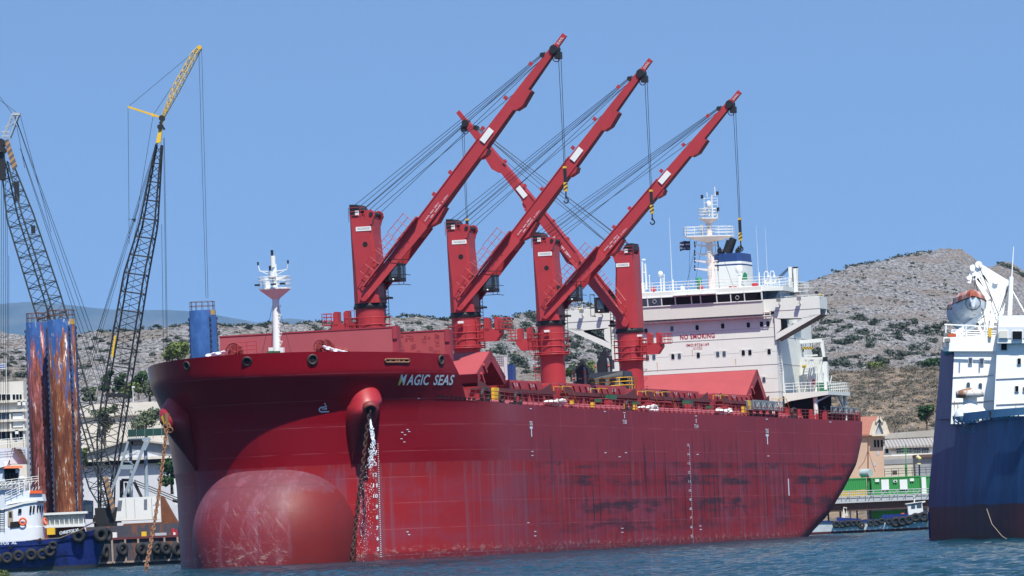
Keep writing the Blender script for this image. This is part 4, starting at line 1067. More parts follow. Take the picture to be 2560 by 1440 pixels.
# windows of the bridge front: pixel extents of the panes
wins = [(1586, 1600, 0), (1603, 1616.5, 1), (1620, 1652, 1), (1654.5, 1686, 0), (1689, 1727, 0), (1729, 1749, 0), (1752.5, 1790, 0), (1793, 1825, 0), (1828, 1860, 0), (1862, 1892, 0)]
xs = [PS((a+b)/2, 750, W0).x for a, b, g in wins]; ww = [abs(PS(b, 750, W0).x-PS(a, 750, W0).x) for a, b, g in wins]
step = 1.68; x = xs[0]-step
while x > hwl+.6: wins.insert(0, None); xs.insert(0, x); ww.insert(0, 1.5); x -= step
for k, (cx, w) in enumerate(zip(xs, ww)):
    g = (wins[k][2] if wins[k] else 0)
    p = MB(); z0, z1 = 33.50, 34.42; y0_, y1_ = W0+.22, W0+.02
    c = .07
    ring = [(cx-w/2+c, z0), (cx+w/2-c, z0), (cx+w/2, z0+c), (cx+w/2, z1-c), (cx+w/2-c, z1), (cx-w/2+c, z1), (cx-w/2, z1-c), (cx-w/2, z0+c)]
    yz = lambda z: y0_+(y1_-y0_)*(z-z0)/(z1-z0)
    p.prism([(a_, yz(b_), b_) for a_, b_ in ring], (0, .05, 0)); p.build('bridge_window', M['glassb'] if g and cx < 0 and k != len(xs)-7 else M['glass'], who)
fr = MB()       # mullions and rails around the panes
edges = [hwl]+[(xs[i]+ww[i]/2+xs[i+1]-ww[i+1]/2)/2 for i in range(len(xs)-1)]+[hw]
for e in edges:
    wdt = .13
    fr.hexa([(e-wdt/2, W0+.2, 33.38), (e+wdt/2, W0+.2, 33.38), (e+wdt/2, W0+.5, 33.38), (e-wdt/2, W0+.5, 33.38)], [(e-wdt/2, W0, 34.54), (e+wdt/2, W0, 34.54), (e+wdt/2, W0+.5, 34.54), (e-wdt/2, W0+.5, 34.54)])
fr.box(hwl, hw, W0+.16, W0+.45, 33.36, 33.47); fr.box(hwl, hw, W0-.02, W0+.4, 34.44, 34.55)
for e in edges[1:-1]: fr.tube((e, W0-.05, 34.6), (e, W0-.05, 34.85), .03, n=4)
for cx in (PS(1703, 743, W0).x, PS(1737, 741, W0).x, PS(1770, 740, W0).x): fr.box(cx-1.0, cx+1.0, W0-.5, W0, 34.55, 34.6)
fr.build('bridge_window_frame', M['white2'], who)
cv = MB(); 
for x, y in ((1843, 745), (1636, 755)): 
    q = PS(x, y, W0-.0); cv.torus((q.x, W0+.04, q.z), (0, 1, 0), .22, .035, 14, 4)
cv.build('clear_view_screen', M['lgrey'], who)
# front catwalk with railing and pipe
cw = MB(); zt = 31.9
cw.tube((hwl-.6, F0-.70, 31.98), (10.0, F0-.70, 31.98), .10, n=8, m=1)
cw.tube((hwl-.6, F0-.45, 31.85), (10.0, F0-.45, 31.85), .08, n=8, m=1)
n = 27
for k in range(n+1):
    x = -9.4+19.4*k/n
    cw.beam((x, F0-.02, 31.35), (x, F0-.85, 31.5), .09, .10); cw.tube((x, F0-.83, 31.45), (x, F0-.83, 32.3), .04, n=4)
for y in (.15, .32, .5, .67, .83): cw.tube((-9.4, F0-y, 31.4+.12*y), (10, F0-y, 31.4+.12*y), .05, n=4)
cwo = cw.build('front_catwalk', [M['white2'], M['mastp']], sup)
# --- compass deck
zt = 35.2
rl = MB(); rl.rail([(-9.2, W0+.4, zt), (9.1, W0+.4, zt), (11.0, W0+3.6, zt), (11.0, W0+8.6, zt), (-9.2, W0+8.6, zt), (-9.2, W0+.4, zt)], 1.1, 1.55, .032)
rl.build('compass_deck_railing', M['white2'], who)
def P1(x, y, s=168): return PS(x, y, s)
def mastlike(nm, x, y0p, y1p, r, s=168, mat='white2', top=None, r1=None):
    a, b = P1(x, y0p, s), P1(x, y1p, s); m_ = MB(); m_.tube((a.x, s, min(a.z, zt)), (a.x, s, b.z), r, r1 or r, n=8)
    if top: m_.sphere((a.x, s, b.z+top*.6), top, 12, 8, 0, (1, 1, 1.15))
    return m_.build(nm, M[mat], who)
mastlike('satellite_dome', 1653, 728, 690, .09, top=.33); mastlike('small_antenna', 1625, 730, 692, .05, top=.1); mastlike('small_antenna', 1662, 728, 690, .05, top=.09); mastlike('small_antenna', 1659, 728, 698, .05, top=.08)
mastlike('whip_antenna', 1683, 725, 700, .1, r1=.1); mastlike('whip_antenna', 1680, 700, 545, .05, r1=.018)
mastlike('whip_antenna', 1899, 715, 682, .08, 171); mastlike('whip_antenna', 1896, 682, 565, .03, 171, r1=.012); mastlike('whip_antenna', 1919, 700, 570, .03, 172, r1=.012)
o = mastlike('satellite_dome', 1849, 715, 688, .17, 170, top=None); m_ = MB(); c = P1(1848, 675, 170); m_.lathe((c.x, 170, c.z-.45), [(.35, 0), (.46, .25), (.46, .6), (.33, .9), (.001, 1.02)], 14); m_.build('satellite_dome', M['white2'], who)
for x, y, w, h, mt in ((1632, 724, .5, .45, 'redbox'), (1752, 719, .35, .5, 'redbox'), (1886, 712, .65, .38, 'redbox'), (1706, 721, .45, .45, 'white2'), (1825, 718, .3, .15, 'redbox'), (1838, 718, .3, .15, 'redbox')):
    c = P1(x, y, 166); b = MB(); b.box(c.x-w/2, c.x+w/2, 166, 166.5, c.z-h/2, c.z+h/2); b.box(c.x-w*.3, c.x+w*.3, 166.1, 166.4, zt, c.z-h/2); b.build('deck_box', M[mt], who)
c = P1(1748, 712, 167); b = MB(); b.lathe((c.x, 167, zt), [(.28, 0), (.28, .9), (.38, 1.1), (.38, 1.45), (.2, 1.65), (.001, 1.7)], 12); b.build('green_vent', M['green2'], who)
b = MB(); c = P1(1926, 700, 168)
for dx in (-.75, .0): 
    b.path([(c.x+dx, 168, zt), (c.x+dx, 168, zt+1.7), (c.x+dx+.15, 168, zt+1.95), (c.x+dx+.38, 168, zt+1.95), (c.x+dx+.5, 168, zt+1.75), (c.x+dx+.5, 168, zt+1.4)], .07, 6); b.sphere((c.x+dx+.5, 168, zt+1.3), .17, 8, 5)
b.box(c.x-.8, c.x+.6, 168.2, 168.4, zt+.45, zt+1.0); b.rail([(c.x-.9, 167.5, zt), (c.x+1.2, 167.5, zt)], 1.1, .3, .02)
b.build('gooseneck_vent', M['white2'], who)
# small white hose crane on the left
b = MB(); a = P1(1603, 725, 169); b.box(a.x-.5, a.x+.35, 169, 170, zt, zt+1.5)
b.beam((a.x+.15, 169.2, zt+.3), P1(1606, 655, 169), .16, .18); b.beam(P1(1617, 725, 169), P1(1613, 660, 169), .16, .18); b.beam(P1(1605, 650, 169), P1(1614, 650, 169), .2, .2); b.beam(P1(1608, 682, 169), P1(1615, 681, 169), .12, .12)
b.build('stores_davit', M['white2'], who)
# --- radar mast
rm = MB(); RS = 171.0
def Q(x, y, s=RS): p = PS(x, y, s); return Vector((p.x, s, p.z))
rm.tube(Q(1779, 724), Q(1774, 600), .42, .33, 14); rm.tube(Q(1774, 600), Q(1772, 545), .36, .33, 14)
rm.tube(Q(1786, 724), Q(1782, 640), .2, .16, 8)
rmo = rm.build('radar_mast', M['mastp'], ship)
pf = MB()
def platform(xl, xr, y, yb, xc, rz=1.3, hrail=1.1, ny='mast_platform'):
    a, b, c = Q(xl, y), Q(xr, y-(xr-xl)*.03), Q(xc, yb)
    ring = [Vector((a.x, RS-rz*.6, a.z)), Vector((a.x+.5, RS-rz, a.z)), Vector((b.x-.4, RS-rz, b.z)), Vector((b.x, RS-rz*.5, b.z)), Vector((b.x, RS+rz*.6, b.z)), Vector((a.x, RS+rz*.6, a.z))]
    lo = [Vector((c.x-.3, RS-.25, c.z)), Vector((c.x-.1, RS-.3, c.z)), Vector((c.x+.2, RS-.3, c.z)), Vector((c.x+.35, RS-.1, c.z)), Vector((c.x+.35, RS+.3, c.z)), Vector((c.x-.3, RS+.3, c.z))]
    p = MB(); top = [v+Vector((0, 0, .14)) for v in ring]
    p.add(lo+ring+top, [(i, (i+1) % 6, 6+(i+1) % 6, 6+i) for i in range(6)], 1); p.add(ring+top, [(i, (i+1) % 6, 6+(i+1) % 6, 6+i) for i in range(6)]+[tuple(range(6, 12))], 0)
    o = p.build(ny, [M['white2'], M['mastp']], rmo); r = MB(); r.rail(top+[top[0]], hrail, .95, .03); r.build('platform_railing', M['white2'], o); return o
platform(1714, 1832, 595, 608, 1770, 1.4); platform(1750, 1793, 549, 560, 1772, 1.0)
yd = MB()
for yy in (613, 634.5, 652.5, 672):
    for xe, sg in ((1737, -1), (1795, 1)):
        c = Q(1772, yy+2); e = Q(xe, yy-.3*sg if sg > 0 else yy); yd.hexa([c+Vector((0, -.25, -.28)), c+Vector((0, .25, -.28)), e+Vector((0, .1, -.04)), e+Vector((0, -.1, -.04))], [c+Vector((0, -.25, .05)), c+Vector((0, .25, .05)), e+Vector((0, .1, .04)), e+Vector((0, -.1, .04))])
yd.build('signal_yard', M['mastp'], rmo)
nl = MB()
for yy in (613, 634.5, 652.5, 672):
    for xe in (1737, 1795): e = Q(xe, yy); nl.tube(e+Vector((0, 0, -.32)), e+Vector((0, 0, .42)), .085, n=7)
for x, y in ((1755, 493), (1793.5, 484), (1795, 524)): e = Q(x, y); nl.tube(e+Vector((0, 0, -.22)), e+Vector((0, 0, .22)), .17, n=8)
nl.build('navigation_light', M['black'], rmo)
cg = MB()
for x in (1761, 1779, 1794): cg.tube(Q(x, 548), Q(x-1.2, 497), .035, n=4)
cg.tube(Q(1782, 545), Q(1779, 488), .07, n=6)
for y in (540, 531, 522, 513, 504, 497): cg.tube(Q(1779, y), Q(1794, y-1), .03, n=4)
for y in (520, 508, 497): cg.tube(Q(1760, y), Q(1779, y-1), .03, n=4)
cg.path([Q(1779, 497), Q(1786, 486), Q(1793, 489)], .04, 4); cg.tube(Q(1788, 492), Q(1786.5, 468), .07, n=6); cg.tube(Q(1768, 494), Q(1767, 482), .06, n=5); cg.tube(Q(1795, 530), Q(1791, 545), .04, n=4)
cg.tube(Q(1755, 496), Q(1761, 499), .04, n=4)
cg.build('mast_frame', M['white2'], rmo)
dm_ = MB(); e = Q(1772, 518); dm_.lathe(e, [(.25, 0), (.30, .1), (.30, .55), (.18, .72), (.001, .76)], 12); dm_.tube(e-Vector((0, 0, 1.2)), e, .08, n=7); dm_.build('mast_dome', M['white2'], rmo)
ra = MB(); a = Q(1757, 524, RS-.5); b = Q(1769, 519, RS-.5); ra.beam(a-Vector((.25, 0, 0)), b+Vector((.3, 0, 0)), .22, .14); ra.box((a.x+b.x)/2-.2, (a.x+b.x)/2+.15, RS-.7, RS-.3, a.z-.75, a.z-.05)
e = Q(1754, 566, RS-.9); ra.box(e.x-.22, e.x+.2, RS-1.1, RS-.7, e.z-.3, e.z+.15); ra.box(e.x-.12, e.x+.1, RS-1.1, RS-.7, e.z-1.4, e.z-.3)
ra.build('radar_scanner', M['lgrey'], rmo)
hp_ = MB()
for k in range(9): c = Q(1773.5+k*.2, 632+k*4.6 if k < 5 else 640+k*6); hp_.torus(c+Vector((.1, -.55, 0)), (0, .2, 1), .26, .03, 10, 4)
hp_.build('mast_ladder_cage', M['white2'], rmo)
sy = MB()
for a, b in (((1744, 596), (1714, 722)), ((1757, 597), (1735, 724)), ((1786, 596), (1799, 722)), ((1791, 598), (1835, 722)), ((1765, 600), (1765, 640))): sy.tube(Q(*a), Q(*b), .022, n=4)
sy.build('mast_stay', M['rope'], rmo)
# company flag on a halyard
fg = thing('house_flag', 'dark blue flag with pale lines flying from a halyard beside the radar mast', 'flag', tuple(Q(1724, 604)), ship=True)
f = MB(); rows = []
for j in range(6):
    rows.append([])
    for i in range(11):
        x = 1725-i*2.5; y = 602+j*4.6+i*.35+(1.2*sin(i*.8)); p = Q(x, y+ (0 if i else 0)); rows[-1].append(p+Vector((0, .18*sin(i*1.1+j*.3), 0)))
f.grid(rows, 0, True); f.build('flag_cloth', M['flag'], fg)
f = MB(); f.tube(Q(1725, 598), Q(1722, 724), .02, n=4); f.build('halyard', M['rope'], fg)
# --- funnel
fu = MB(); FS = 181.0
def FQ(x, y, s=FS): p = PS(x, y, s); return Vector((p.x, s, p.z))
L_, R2 = FQ(1781, 690).x, FQ(1864, 690).x; zb, zt2 = 31.7, FQ(1820, 636).z
def fsec(z, k): 
    q = [(-.02, .25), (.04, .02), (.12, 0), (.86, 0), (.96, .05), (1.0, .3), (1.0, .8), (.9, 1.0), (.1, 1.0), (0, .8)]
    return [Vector((L_+(R2-L_)*(.0+u*k), FS-1.8+v*6.5, z)) for u, v in q]
lv = [(zb, 1.06, 0), (35.0, 1.04, 0), (FQ(1820, 667).z, 1.02, 1), (FQ(1820, 663).z, 1.02, 0), (FQ(1820, 657).z, 1.01, 1), (zt2, .99, 1)]
secs = [fsec(z, k) for z, k, _ in lv]; n = 10
for i in range(len(secs)-1): fu.add(secs[i]+secs[i+1], [(j, (j+1) % n, n+(j+1) % n, n+j) for j in range(n)], lv[i][2] if i != 1 else 0)
fu.add(secs[-1], [tuple(range(n))], 1)
fuo = fu.build('funnel', [M['white2'], M['blue']], ship)
ex = MB(); a, b = FQ(1818, 634), FQ(1828, 604); ex.tube(a, b, .62, .62, 16); ex.tube(a+Vector((.0, -.1, 0)), b+Vector((.35, -.1, .35)), .6, .45, 14)
for x, y, yb, r in ((1797, 623, 634, .18), (1804, 631, 636, .28), (1847, 622, 634, .24), (1842, 626, 634, .2)): a, b = FQ(x, yb+2), FQ(x, y); ex.tube(a, b, r, r, 10); ex.sphere(b+Vector((.1, 0, 0)), r*1.25, 10, 7)
ex.build('exhaust_pipe', M['black'], fuo)
em = MB(); c = FQ(1862, 691, FS-1.9); em.prism([c+Vector((-.42, 0, -.45)), c+Vector((.32, 0, -.45)), c+Vector((.32, 0, .2)), c+Vector((.05, 0, .5)), c+Vector((-.15, 0, .35))], (0, -.03, 0)); em.build('funnel_emblem', M['green2'], fuo)
# --- provision crane post behind the port wing
pc = MB()
def V(x, y, s=173): p = PS(x, y, s); return Vector((p.x, s, p.z))
pc.box(V(1973, 700).x, V(1981, 700).x, 172.8, 173.8, V(1980, 740).z, V(1980, 668).z); pc.box(V(1985, 700).x, V(1993, 700).x, 172.8, 173.8, V(1988, 735).z, V(1988, 672).z)
pc.box(V(1976, 700).x, V(1994, 700).x, 173.3, 173.6, V(1985, 735).z, V(1985, 668).z, 1)
pc.tube(V(1995, 730), V(1994, 671), .06, n=6); pc.lathe(V(1983, 745), [(.5, -3.2), (.55, -.4), (1.0, -.2), (1.0, 0)], 14)
pco = pc.build('provision_crane', [M['white2'], M['dark']], ship)
r = MB(); a, b = V(1965, 732), V(2015, 730); r.box(a.x, b.x, 171.5, 174.5, a.z-.12, a.z); r.rail([(a.x, 171.5, a.z), (b.x, 171.5, a.z), (b.x, 174.5, a.z)], 1.1, .6, .035); r.build('crane_platform', M['white2'], pco)
r = MB()
for k in range(4): r.tube(V(1973-k, 668+k*3), V(1936, 702+k*3), .03, n=4)
r.build('crane_wire', M['rope'], pco)
r = MB(); r.beam(V(1990, 741), V(1938, 748), .35, .3); r.build('crane_jib', M['lgrey'], pco)
# --- aft side platform (boat deck)
ap = MB(); zA = 22.1
ap.box(10.4, 16.0, 166.5, 178.5, zA-.45, zA, 0); ap.prism([(10.4, 166.5, zA-.45), (16.0, 166.5, zA-.45), (11.2, 166.5, zA-1.0), (10.4, 166.5, zA-1.3)], (0, .3, 0))
ap.box(10.3, 10.5, 166, 183, 18.5, 21.7, 1); ap.box(10.5, 15.5, 170, 170.2, 18.5, 21.6, 1)
for s, t in ((167.2, 14.2), (171.5, 15.0), (178.0, 15.4)): ap.tube((t, s, 18.5), (t, s, zA-.4), .28 if s < 170 else .2, n=12)
ap.beam((14.2, 167.2, 20.8), (15.9, 168.5, zA-.4), .18, .18); ap.beam((15.4, 178, 19.8), (15.4, 174.5, zA-.4), .2, .3)
apo = ap.build('boat_deck', [M['white'], M['dark']], ship)
r = MB(); r.rail([(10.6, 166.6, zA), (15.9, 166.6, zA), (15.9, 178.4, zA), (11, 178.4, zA)], 1.15, 1.1, .035); r.build('boat_deck_railing', M['white2'], apo)
c = MB(); r4 = random.Random(9)
def V6(x, y, s=172): p = PS(x, y, s); return Vector((p.x, s, p.z))
def stick(x0, y0, x1, y1, w=.12, s=172, m=0): c.beam(V6(x0, y0, s), V6(x1, y1, s), w, w, m)
stick(2066, 975, 2064, 905, .42); stick(2036, 970, 2034, 908, .22); stick(2016, 975, 2028, 900, .14); stick(2002, 970, 2016, 893, .14)
stick(2021, 972, 2033, 897, .14); stick(2049, 935, 2056, 893, .18); stick(2047, 975, 2048, 925, .12); stick(2072, 965, 2064, 912, .08); stick(2075, 960, 2080, 940, .1); stick(2042, 968, 2042, 915, .1)
for k in range(9): stick(2003+k*1.2+.2, 966-k*7, 2018+k*1.2, 965-k*7, .07)
stick(2004, 897, 2058, 897, .3); stick(2010, 890, 2044, 889, .2)
c.build('boat_deck_framing', M['white2'], apo)
d = MB(); a, b = V6(2023, 975), V6(2034, 940); d.box(a.x, b.x, 171.5, 172.2, zA, b.z); d.build('cream_locker', M['mastp'], apo)
d = MB(); a = V6(2037, 957); d.box(a.x-.13, a.x+.13, 171.3, 171.6, a.z-.35, a.z+.35); d.build('fire_extinguisher', M['redbox'], apo)
d = MB(); a = V6(2055, 963); d.box(a.x-.6, a.x+.8, 171.8, 173, zA+.05, a.z+.25); d.build('green_winch', M['green'], apo)
d = MB(); a = V6(2010, 917); d.box(a.x-.2, a.x+.25, 171.8, 172.2, a.z-.15, a.z+.15); d.build('yellow_box', M['yellow'], apo)
d = MB(); a = V6(2063, 899); d.box(a.x-.25, a.x+.25, 171.8, 172.3, a.z-.28, a.z+.28); d.build('stack_light_screen', M['black'], apo)
d = MB()
for x, y, w, h in ((2012, 905, .8, .7), (2040, 903, .7, .8), (2030, 922, .9, .5)): a = V6(x, y, 174); d.box(a.x-w/2, a.x+w/2, 174, 175, a.z-h/2, a.z+h/2)
a, b = V6(2003, 974, 176), V6(2052, 905, 176); d.box(a.x, b.x, 176, 180, zA, b.z); d.build('deck_house', M['white'], apo)
# rescue boat davit
dv = MB(); a, b, e, f = V6(2000, 856, 177), V6(2054, 852, 177), V6(2062, 905, 177), V6(2056, 935, 177)
dv.beam(a, b, .5, .45); dv.beam(b, e, .45, .35, w1=.25, h1=.25); dv.beam(e, f, .3, .35); dv.build('rescue_davit', M['white2'], ship)
sp_b = MB(); a, b = V6(2007, 872, 177), V6(2032, 871, 177); sp_b.beam(a, b, .3, .32); o = sp_b.build('spreader_beam', M['hazard'], ship)
q = MB()
for x in (2008, 2014, 2026, 2031): q.tube(V6(x, 870, 177), V6(x, 858, 177), .03, n=4)
for x in (2008, 2031): q.beam(V6(x, 875, 177), V6(x, 881, 177), .14, .14)
q.build('spreader_sling', M['black'], o)
# --- accommodation ladders (gangways) stowed on the rail
def gangway(x0, y0, x1, y1, h, nm, lab):
    t = 15.6; a, b = PT(x0, y0, t), PT(x1, y1, t); g = MB(); H = h
    for dz in (0, H): g.beam((t, a.y, a.z+dz), (t, b.y, b.z+dz), .12, .10); g.beam((t-.9, a.y, a.z+dz), (t-.9, b.y, b.z+dz), .12, .10)
    n = 10
    for k in range(n+1):
        q = k/n; y = a.y+(b.y-a.y)*q; z = a.z+(b.z-a.z)*q; g.tube((t, y, z), (t, y, z+H), .05, n=4)
        if k < n:
            y2 = a.y+(b.y-a.y)*(k+1)/n; z2 = a.z+(b.z-a.z)*(k+1)/n
            g.tube((t, y, z+(0 if k % 2 else H)), (t, y2, z2+(H if k % 2 else 0)), .055, n=4)
    g.box(t-.9, t, a.y, b.y, min(a.z, b.z)-.05, min(a.z, b.z)+.03)
    o = g.build(nm, M['alu'], ship); o['label'] = lab
    m2 = MB(); m2.box(t-.85, t-.75, a.y+.1, b.y-.1, a.z+.1, a.z+H-.1); m2.build('ladder_steps', M['grey'], o)
    s = MB()
    for k in range(5): y = a.y+(b.y-a.y)*(.05+.22*k); s.box(t-.7, t-.4, y, y+.5, deckz(y), a.z-.02)
    s.build('ladder_support', M['black'], o)
gangway(1884, 1022, 1957, 1027, .95, 'accommodation_ladder', 'grey lattice gangway stowed at the rail beside the yellow post')
gangway(2078, 1032, 2145, 1036, .72, 'accommodation_ladder', 'grey lattice gangway stowed at the rail by the stern')
dc = MB(); r5 = random.Random(4)
for k in range(46):
    s = r5.uniform(150, 192); t = min(HB(s, 18)-.6, r5.uniform(13, 15.4)); h = r5.uniform(.5, 1.5); w = r5.uniform(.15, .5)
    dc.box(t-w/2, t+w/2, s, s+w, 18.5, 18.5+h)
dc.build('mooring_gear', M['red'], ship)
dc = MB()
for k in range(30):
    s = r5.uniform(172, 192); t = min(HB(s, 18)-.8, r5.uniform(10, 15)); h = r5.uniform(.8, 2.0); w = r5.uniform(.2, .5)
    dc.box(t-w/2, t+w/2, s, s+w, 18.5, 18.5+h)
dc.build('mooring_gear', M['black'], ship)
# red number box & crane on aft deck
# --- two clamshell grabs lying on hatch 4
def grab(xl, xr, yb, yt, s, lab, wide):
    a = PS(xl, yb, s); b = PS(xr, yb, s); zt = PS(xl, yt, s).z; z0 = 21.95; cx = (a.x+b.x)/2; w = abs(b.x-a.x); H = zt-z0
    g = thing('cargo_grab', lab, 'grab', (cx, s, z0), 'black cargo grabs standing on the hatches', ship=True)
    m_ = MB()
    m_.prism([(cx-w*.5, s, z0), (cx+w*.5, s, z0), (cx+w*.42, s, z0+H*.34), (cx-w*.42, s, z0+H*.34)], (0, 2.4, 0)); m_.build('bucket', M['grab'], g)
    m_ = MB(); m_.box(cx-w*.28, cx+w*.28, s+.2, s+2.2, z0+H*.34, z0+H*.62); m_.box(cx-w*.36, cx+w*.36, s+.5, s+1.8, z0+H*.62, z0+H*.85); m_.box(cx-w*.2, cx+w*.2, s+.6, s+1.6, z0+H*.85, z0+H*.95)
    m_.tube((cx, s+1, z0+H*.93), (cx, s+1, z0+H*1.03), .16, n=8); m_.box(cx+w*.3, cx+w*.5, s+.4, s+1.6, z0+H*.55, z0+H*.76); m_.build('grab_head', M['grab'], g)
    for sx in (-1, 1):
        m_ = MB(); m_.tube((cx+sx*w*.40, s-.15, z0+H*.12), (cx+sx*w*.38, s-.1, z0+H*.72), .15, n=10); m_.tube((cx+sx*w*.38, s-.1, z0+H*.7), (cx+sx*w*.3, s+.2, z0+H*.78), .12, n=8); o = m_.build('hydraulic_arm', M['grey'], g)
        q = MB()
        for k in range(3): q.sphere((cx+sx*w*.395, s-.2, z0+H*(.22+.2*k)), .17, 8, 6, 0, (1, 1, .7))
        q.build('greased_joint', M['orange'], o)
    m_ = MB(); flat_text(m_, 'GRAB', (cx-w*.12, s+.17, z0+H*.40), (1, 0, 0), (0, 0, 1), w*.24, .14); m_.build('grab_lettering', M['letter'], g)
    return g
M['grab'] = paint('grab_black', (.014, .014, .018), .42, .3, 1.5, .2, (.05, .04, .03))
grab(1432, 1468, 955, 904, 107.5, 'smaller black clamshell grab left of the dark frame on the hatch', .5)
grab(1486, 1528, 935, 875, 122, 'taller black clamshell grab standing above the dark frame with oval holes', .6)
gf = thing('grab_frame', 'black steel cradle with oval holes behind a yellow rail on the hatch', 'steel frame', (2, 118, 21.9), ship=True)
a, b = PS(1458, 950, 112), PS(1563, 945, 112); m_ = MB()
m_.prism([(a.x, 112, 21.9), (b.x, 112, 21.9), (b.x, 112, 23.0), (b.x-.7, 113.5, 24.2), (a.x+.2, 113.5, 24.1), (a.x, 112, 23.2)], (0, 4, 0)); m_.build('cradle_body', M['grab'], gf)
m_ = MB()
for k in range(4):
    cx = a.x+1.0+k*1.25; m_.lathe((cx, 111.93, 23.1), [(.001, 0), (.42, 0)], 16, 0, (0, -1, 0), cap=False)
m_.build('oval_hole', M['dark'], gf)
m_ = MB(); p, q = PS(1446, 968, 109), PS(1574, 962, 109); m_.rail([(p.x, 109, 21.95), (q.x, 109, 21.95), (q.x, 112, 21.95)], 1.35, 1.1, .045); m_.build('cradle_rail', M['yellow'], gf)
# tank and container behind hatch 2 (starboard side of the deck)
ib = thing('water_tank', 'white caged water tank standing behind the tent shaped hatch', 'tank', tuple(PS(1268, 940, 60)), ship=True)
a, b = PS(1238, 915, 60), PS(1259, 893, 60); m_ = MB(); m_.box(a.x-.1, b.x, 60, 61.2, 20.9, b.z-.0); m_.build('tank_body', M['cloth'], ib)
m_ = MB()
for k in range(6): m_.tube((a.x-.1+(b.x-a.x+.1)*k/5, 59.96, 20.9), (a.x-.1+(b.x-a.x+.1)*k/5, 59.96, b.z), .025, n=4)
for k in range(5): m_.tube((a.x-.1, 59.96, a.z+(b.z-a.z)*k/4), (b.x, 59.96, a.z+(b.z-a.z)*k/4), .025, n=4)
m_.build('tank_cage', M['grey'], ib)
bx = thing('blue_container', 'small dark blue container beside the white caged tank on deck', 'container', tuple(PS(1268, 940, 62)), ship=True)
a, b = PS(1255, 950, 62), PS(1282, 914, 62); a, b = PS(1256, 945, 62.5), PS(1282, 913, 62.5)
c0, c1 = PS(1254.5, 940, 63), PS(1281.5, 913, 63)
c0, c1 = PS(1262-7, 942, 63), PS(1282, 913, 63)
m_ = MB(); m_.box(PS(1255, 940, 63).x, PS(1282, 940, 63).x, 63, 64.2, 20.9, PS(1268, 913, 63).z); m_.build('container_body', M['blue'], bx)
# ================================================================ WATER, LAND, HILLS
mw = NT('harbour_water')
_a = mw.noise(mw.scl((1.1, .8, 1)), 1, 3, .6, .3); _b = mw.noise(mw.scl((3.2, 2.6, 1)), 1, 3, .6, .3); _c = mw.noise(mw.scl((.05, .02, 1)), 1, 3, .5)
mw.bump(mw.math('ADD', mw.math('MULTIPLY', _a, .8), mw.math('MULTIPLY', _b, .35)), 1.0, .42)
mw.b.inputs['IOR'].default_value = 1.26; mw.b.inputs['Specular IOR Level'].default_value = .08
M['water'] = mw.out(mw.mix(mw.ss(_c, .4, .6), (.0008, .030, .042), (.0015, .042, .064)), .10)
def sheet(name, xs, ys, zf, mat, kind='structure', label=None, sm=True):
    w = MB(); w.grid([[(x(y) if callable(x) else x, y, zf(x(y) if callable(x) else x, y)) for x in xs] for y in ys], 0, sm)
    o = w.build(name, mat); tag(o, label, None, None, kind); return o
def wave(X, Y):
    return (noise.noise(Vector((X*.16, Y*.11, 0)))*.07+noise.noise(Vector((X*.42+.2*Y, Y*.30, 4)))*.12+noise.noise(Vector((X*1.15, Y*.8+.2*X, 9)))*.13)
w = MB(); YS = [128.0]
while YS[-1] < 812: YS.append(YS[-1]+.42+(YS[-1]-128)*.0019)
rows = []
for Y in YS:
    hw_ = Y*.093*1.5; n_ = 230
    rows.append([(-hw_+2*hw_*i/n_+Y*.012, Y, wave(-hw_+2*hw_*i/n_+Y*.012, Y) if 0 < i < n_ and 128 < Y < YS[-1] else -.14) for i in range(n_+1)])
w.grid(rows, 0, True)
w.add([(-9000, -400, -.14), (9000, -400, -.14), (9000, 128, -.14), (-9000, 128, -.14)], [(0, 1, 2, 3)])
w.add([(-9000, 128, -.14), tuple(rows[0][0]), tuple(rows[-1][0]), (-9000, YS[-1], -.14)], [(0, 1, 2, 3)])
w.add([tuple(rows[0][-1]), (9000, 128, -.14), (9000, YS[-1], -.14), tuple(rows[-1][-1])], [(0, 1, 2, 3)])
tag(w.build('water', M['water']), kind='structure')
def prof(tab, x):
    return lerp_tab(tab, x)
MAIN = [(-600, 800), (-100, 822), (0, 838), (190, 838), (250, 828), (300, 825), (400, 813), (470, 806), (540, 812), (600, 811), (700, 808), (760, 806), (840, 802), (960, 788), (1010, 785), (1080, 792), (1150, 799), (1200, 800), (1240, 794), (1300, 785), (1340, 778), (1400, 765), (1480, 757), (1560, 752), (1700, 745), (1850, 735), (1930, 722), (1960, 712), (2000, 700), (2040, 688), (2100, 667), (2150, 657), (2200, 646), (2250, 636), (2300, 630), (2350, 624), (2378, 625), (2400, 633), (2420, 650), (2440, 668), (2462, 665), (2480, 657), (2500, 655), (2520, 662), (2545, 680), (2580, 690), (2650, 700), (2800, 720), (3200, 760)]
FARM = [(-900, 790), (-200, 765), (0, 760), (60, 755), (110, 756), (170, 762), (230, 770), (300, 775), (420, 775), (470, 778), (540, 788), (600, 799), (640, 806), (680, 801), (720, 796), (760, 800), (800, 806), (900, 812), (1300, 806), (3200, 820)]
def ridgeY(px): return lerp_tab([(-600, 1230), (400, 1260), (1200, 1330), (1800, 1480), (2400, 1660), (3200, 1700)], px)
def pxof(X, Y): return 1280+X/Y*FPX        # column of a ground point (nearly)
RZ = {}
def ridgez(px):
    k = round(px/4)
    if k not in RZ: RZ[k] = at(k*4, lerp_tab(MAIN, k*4), ridgeY(k*4)).z
    return RZ[k]
FOOT = 930
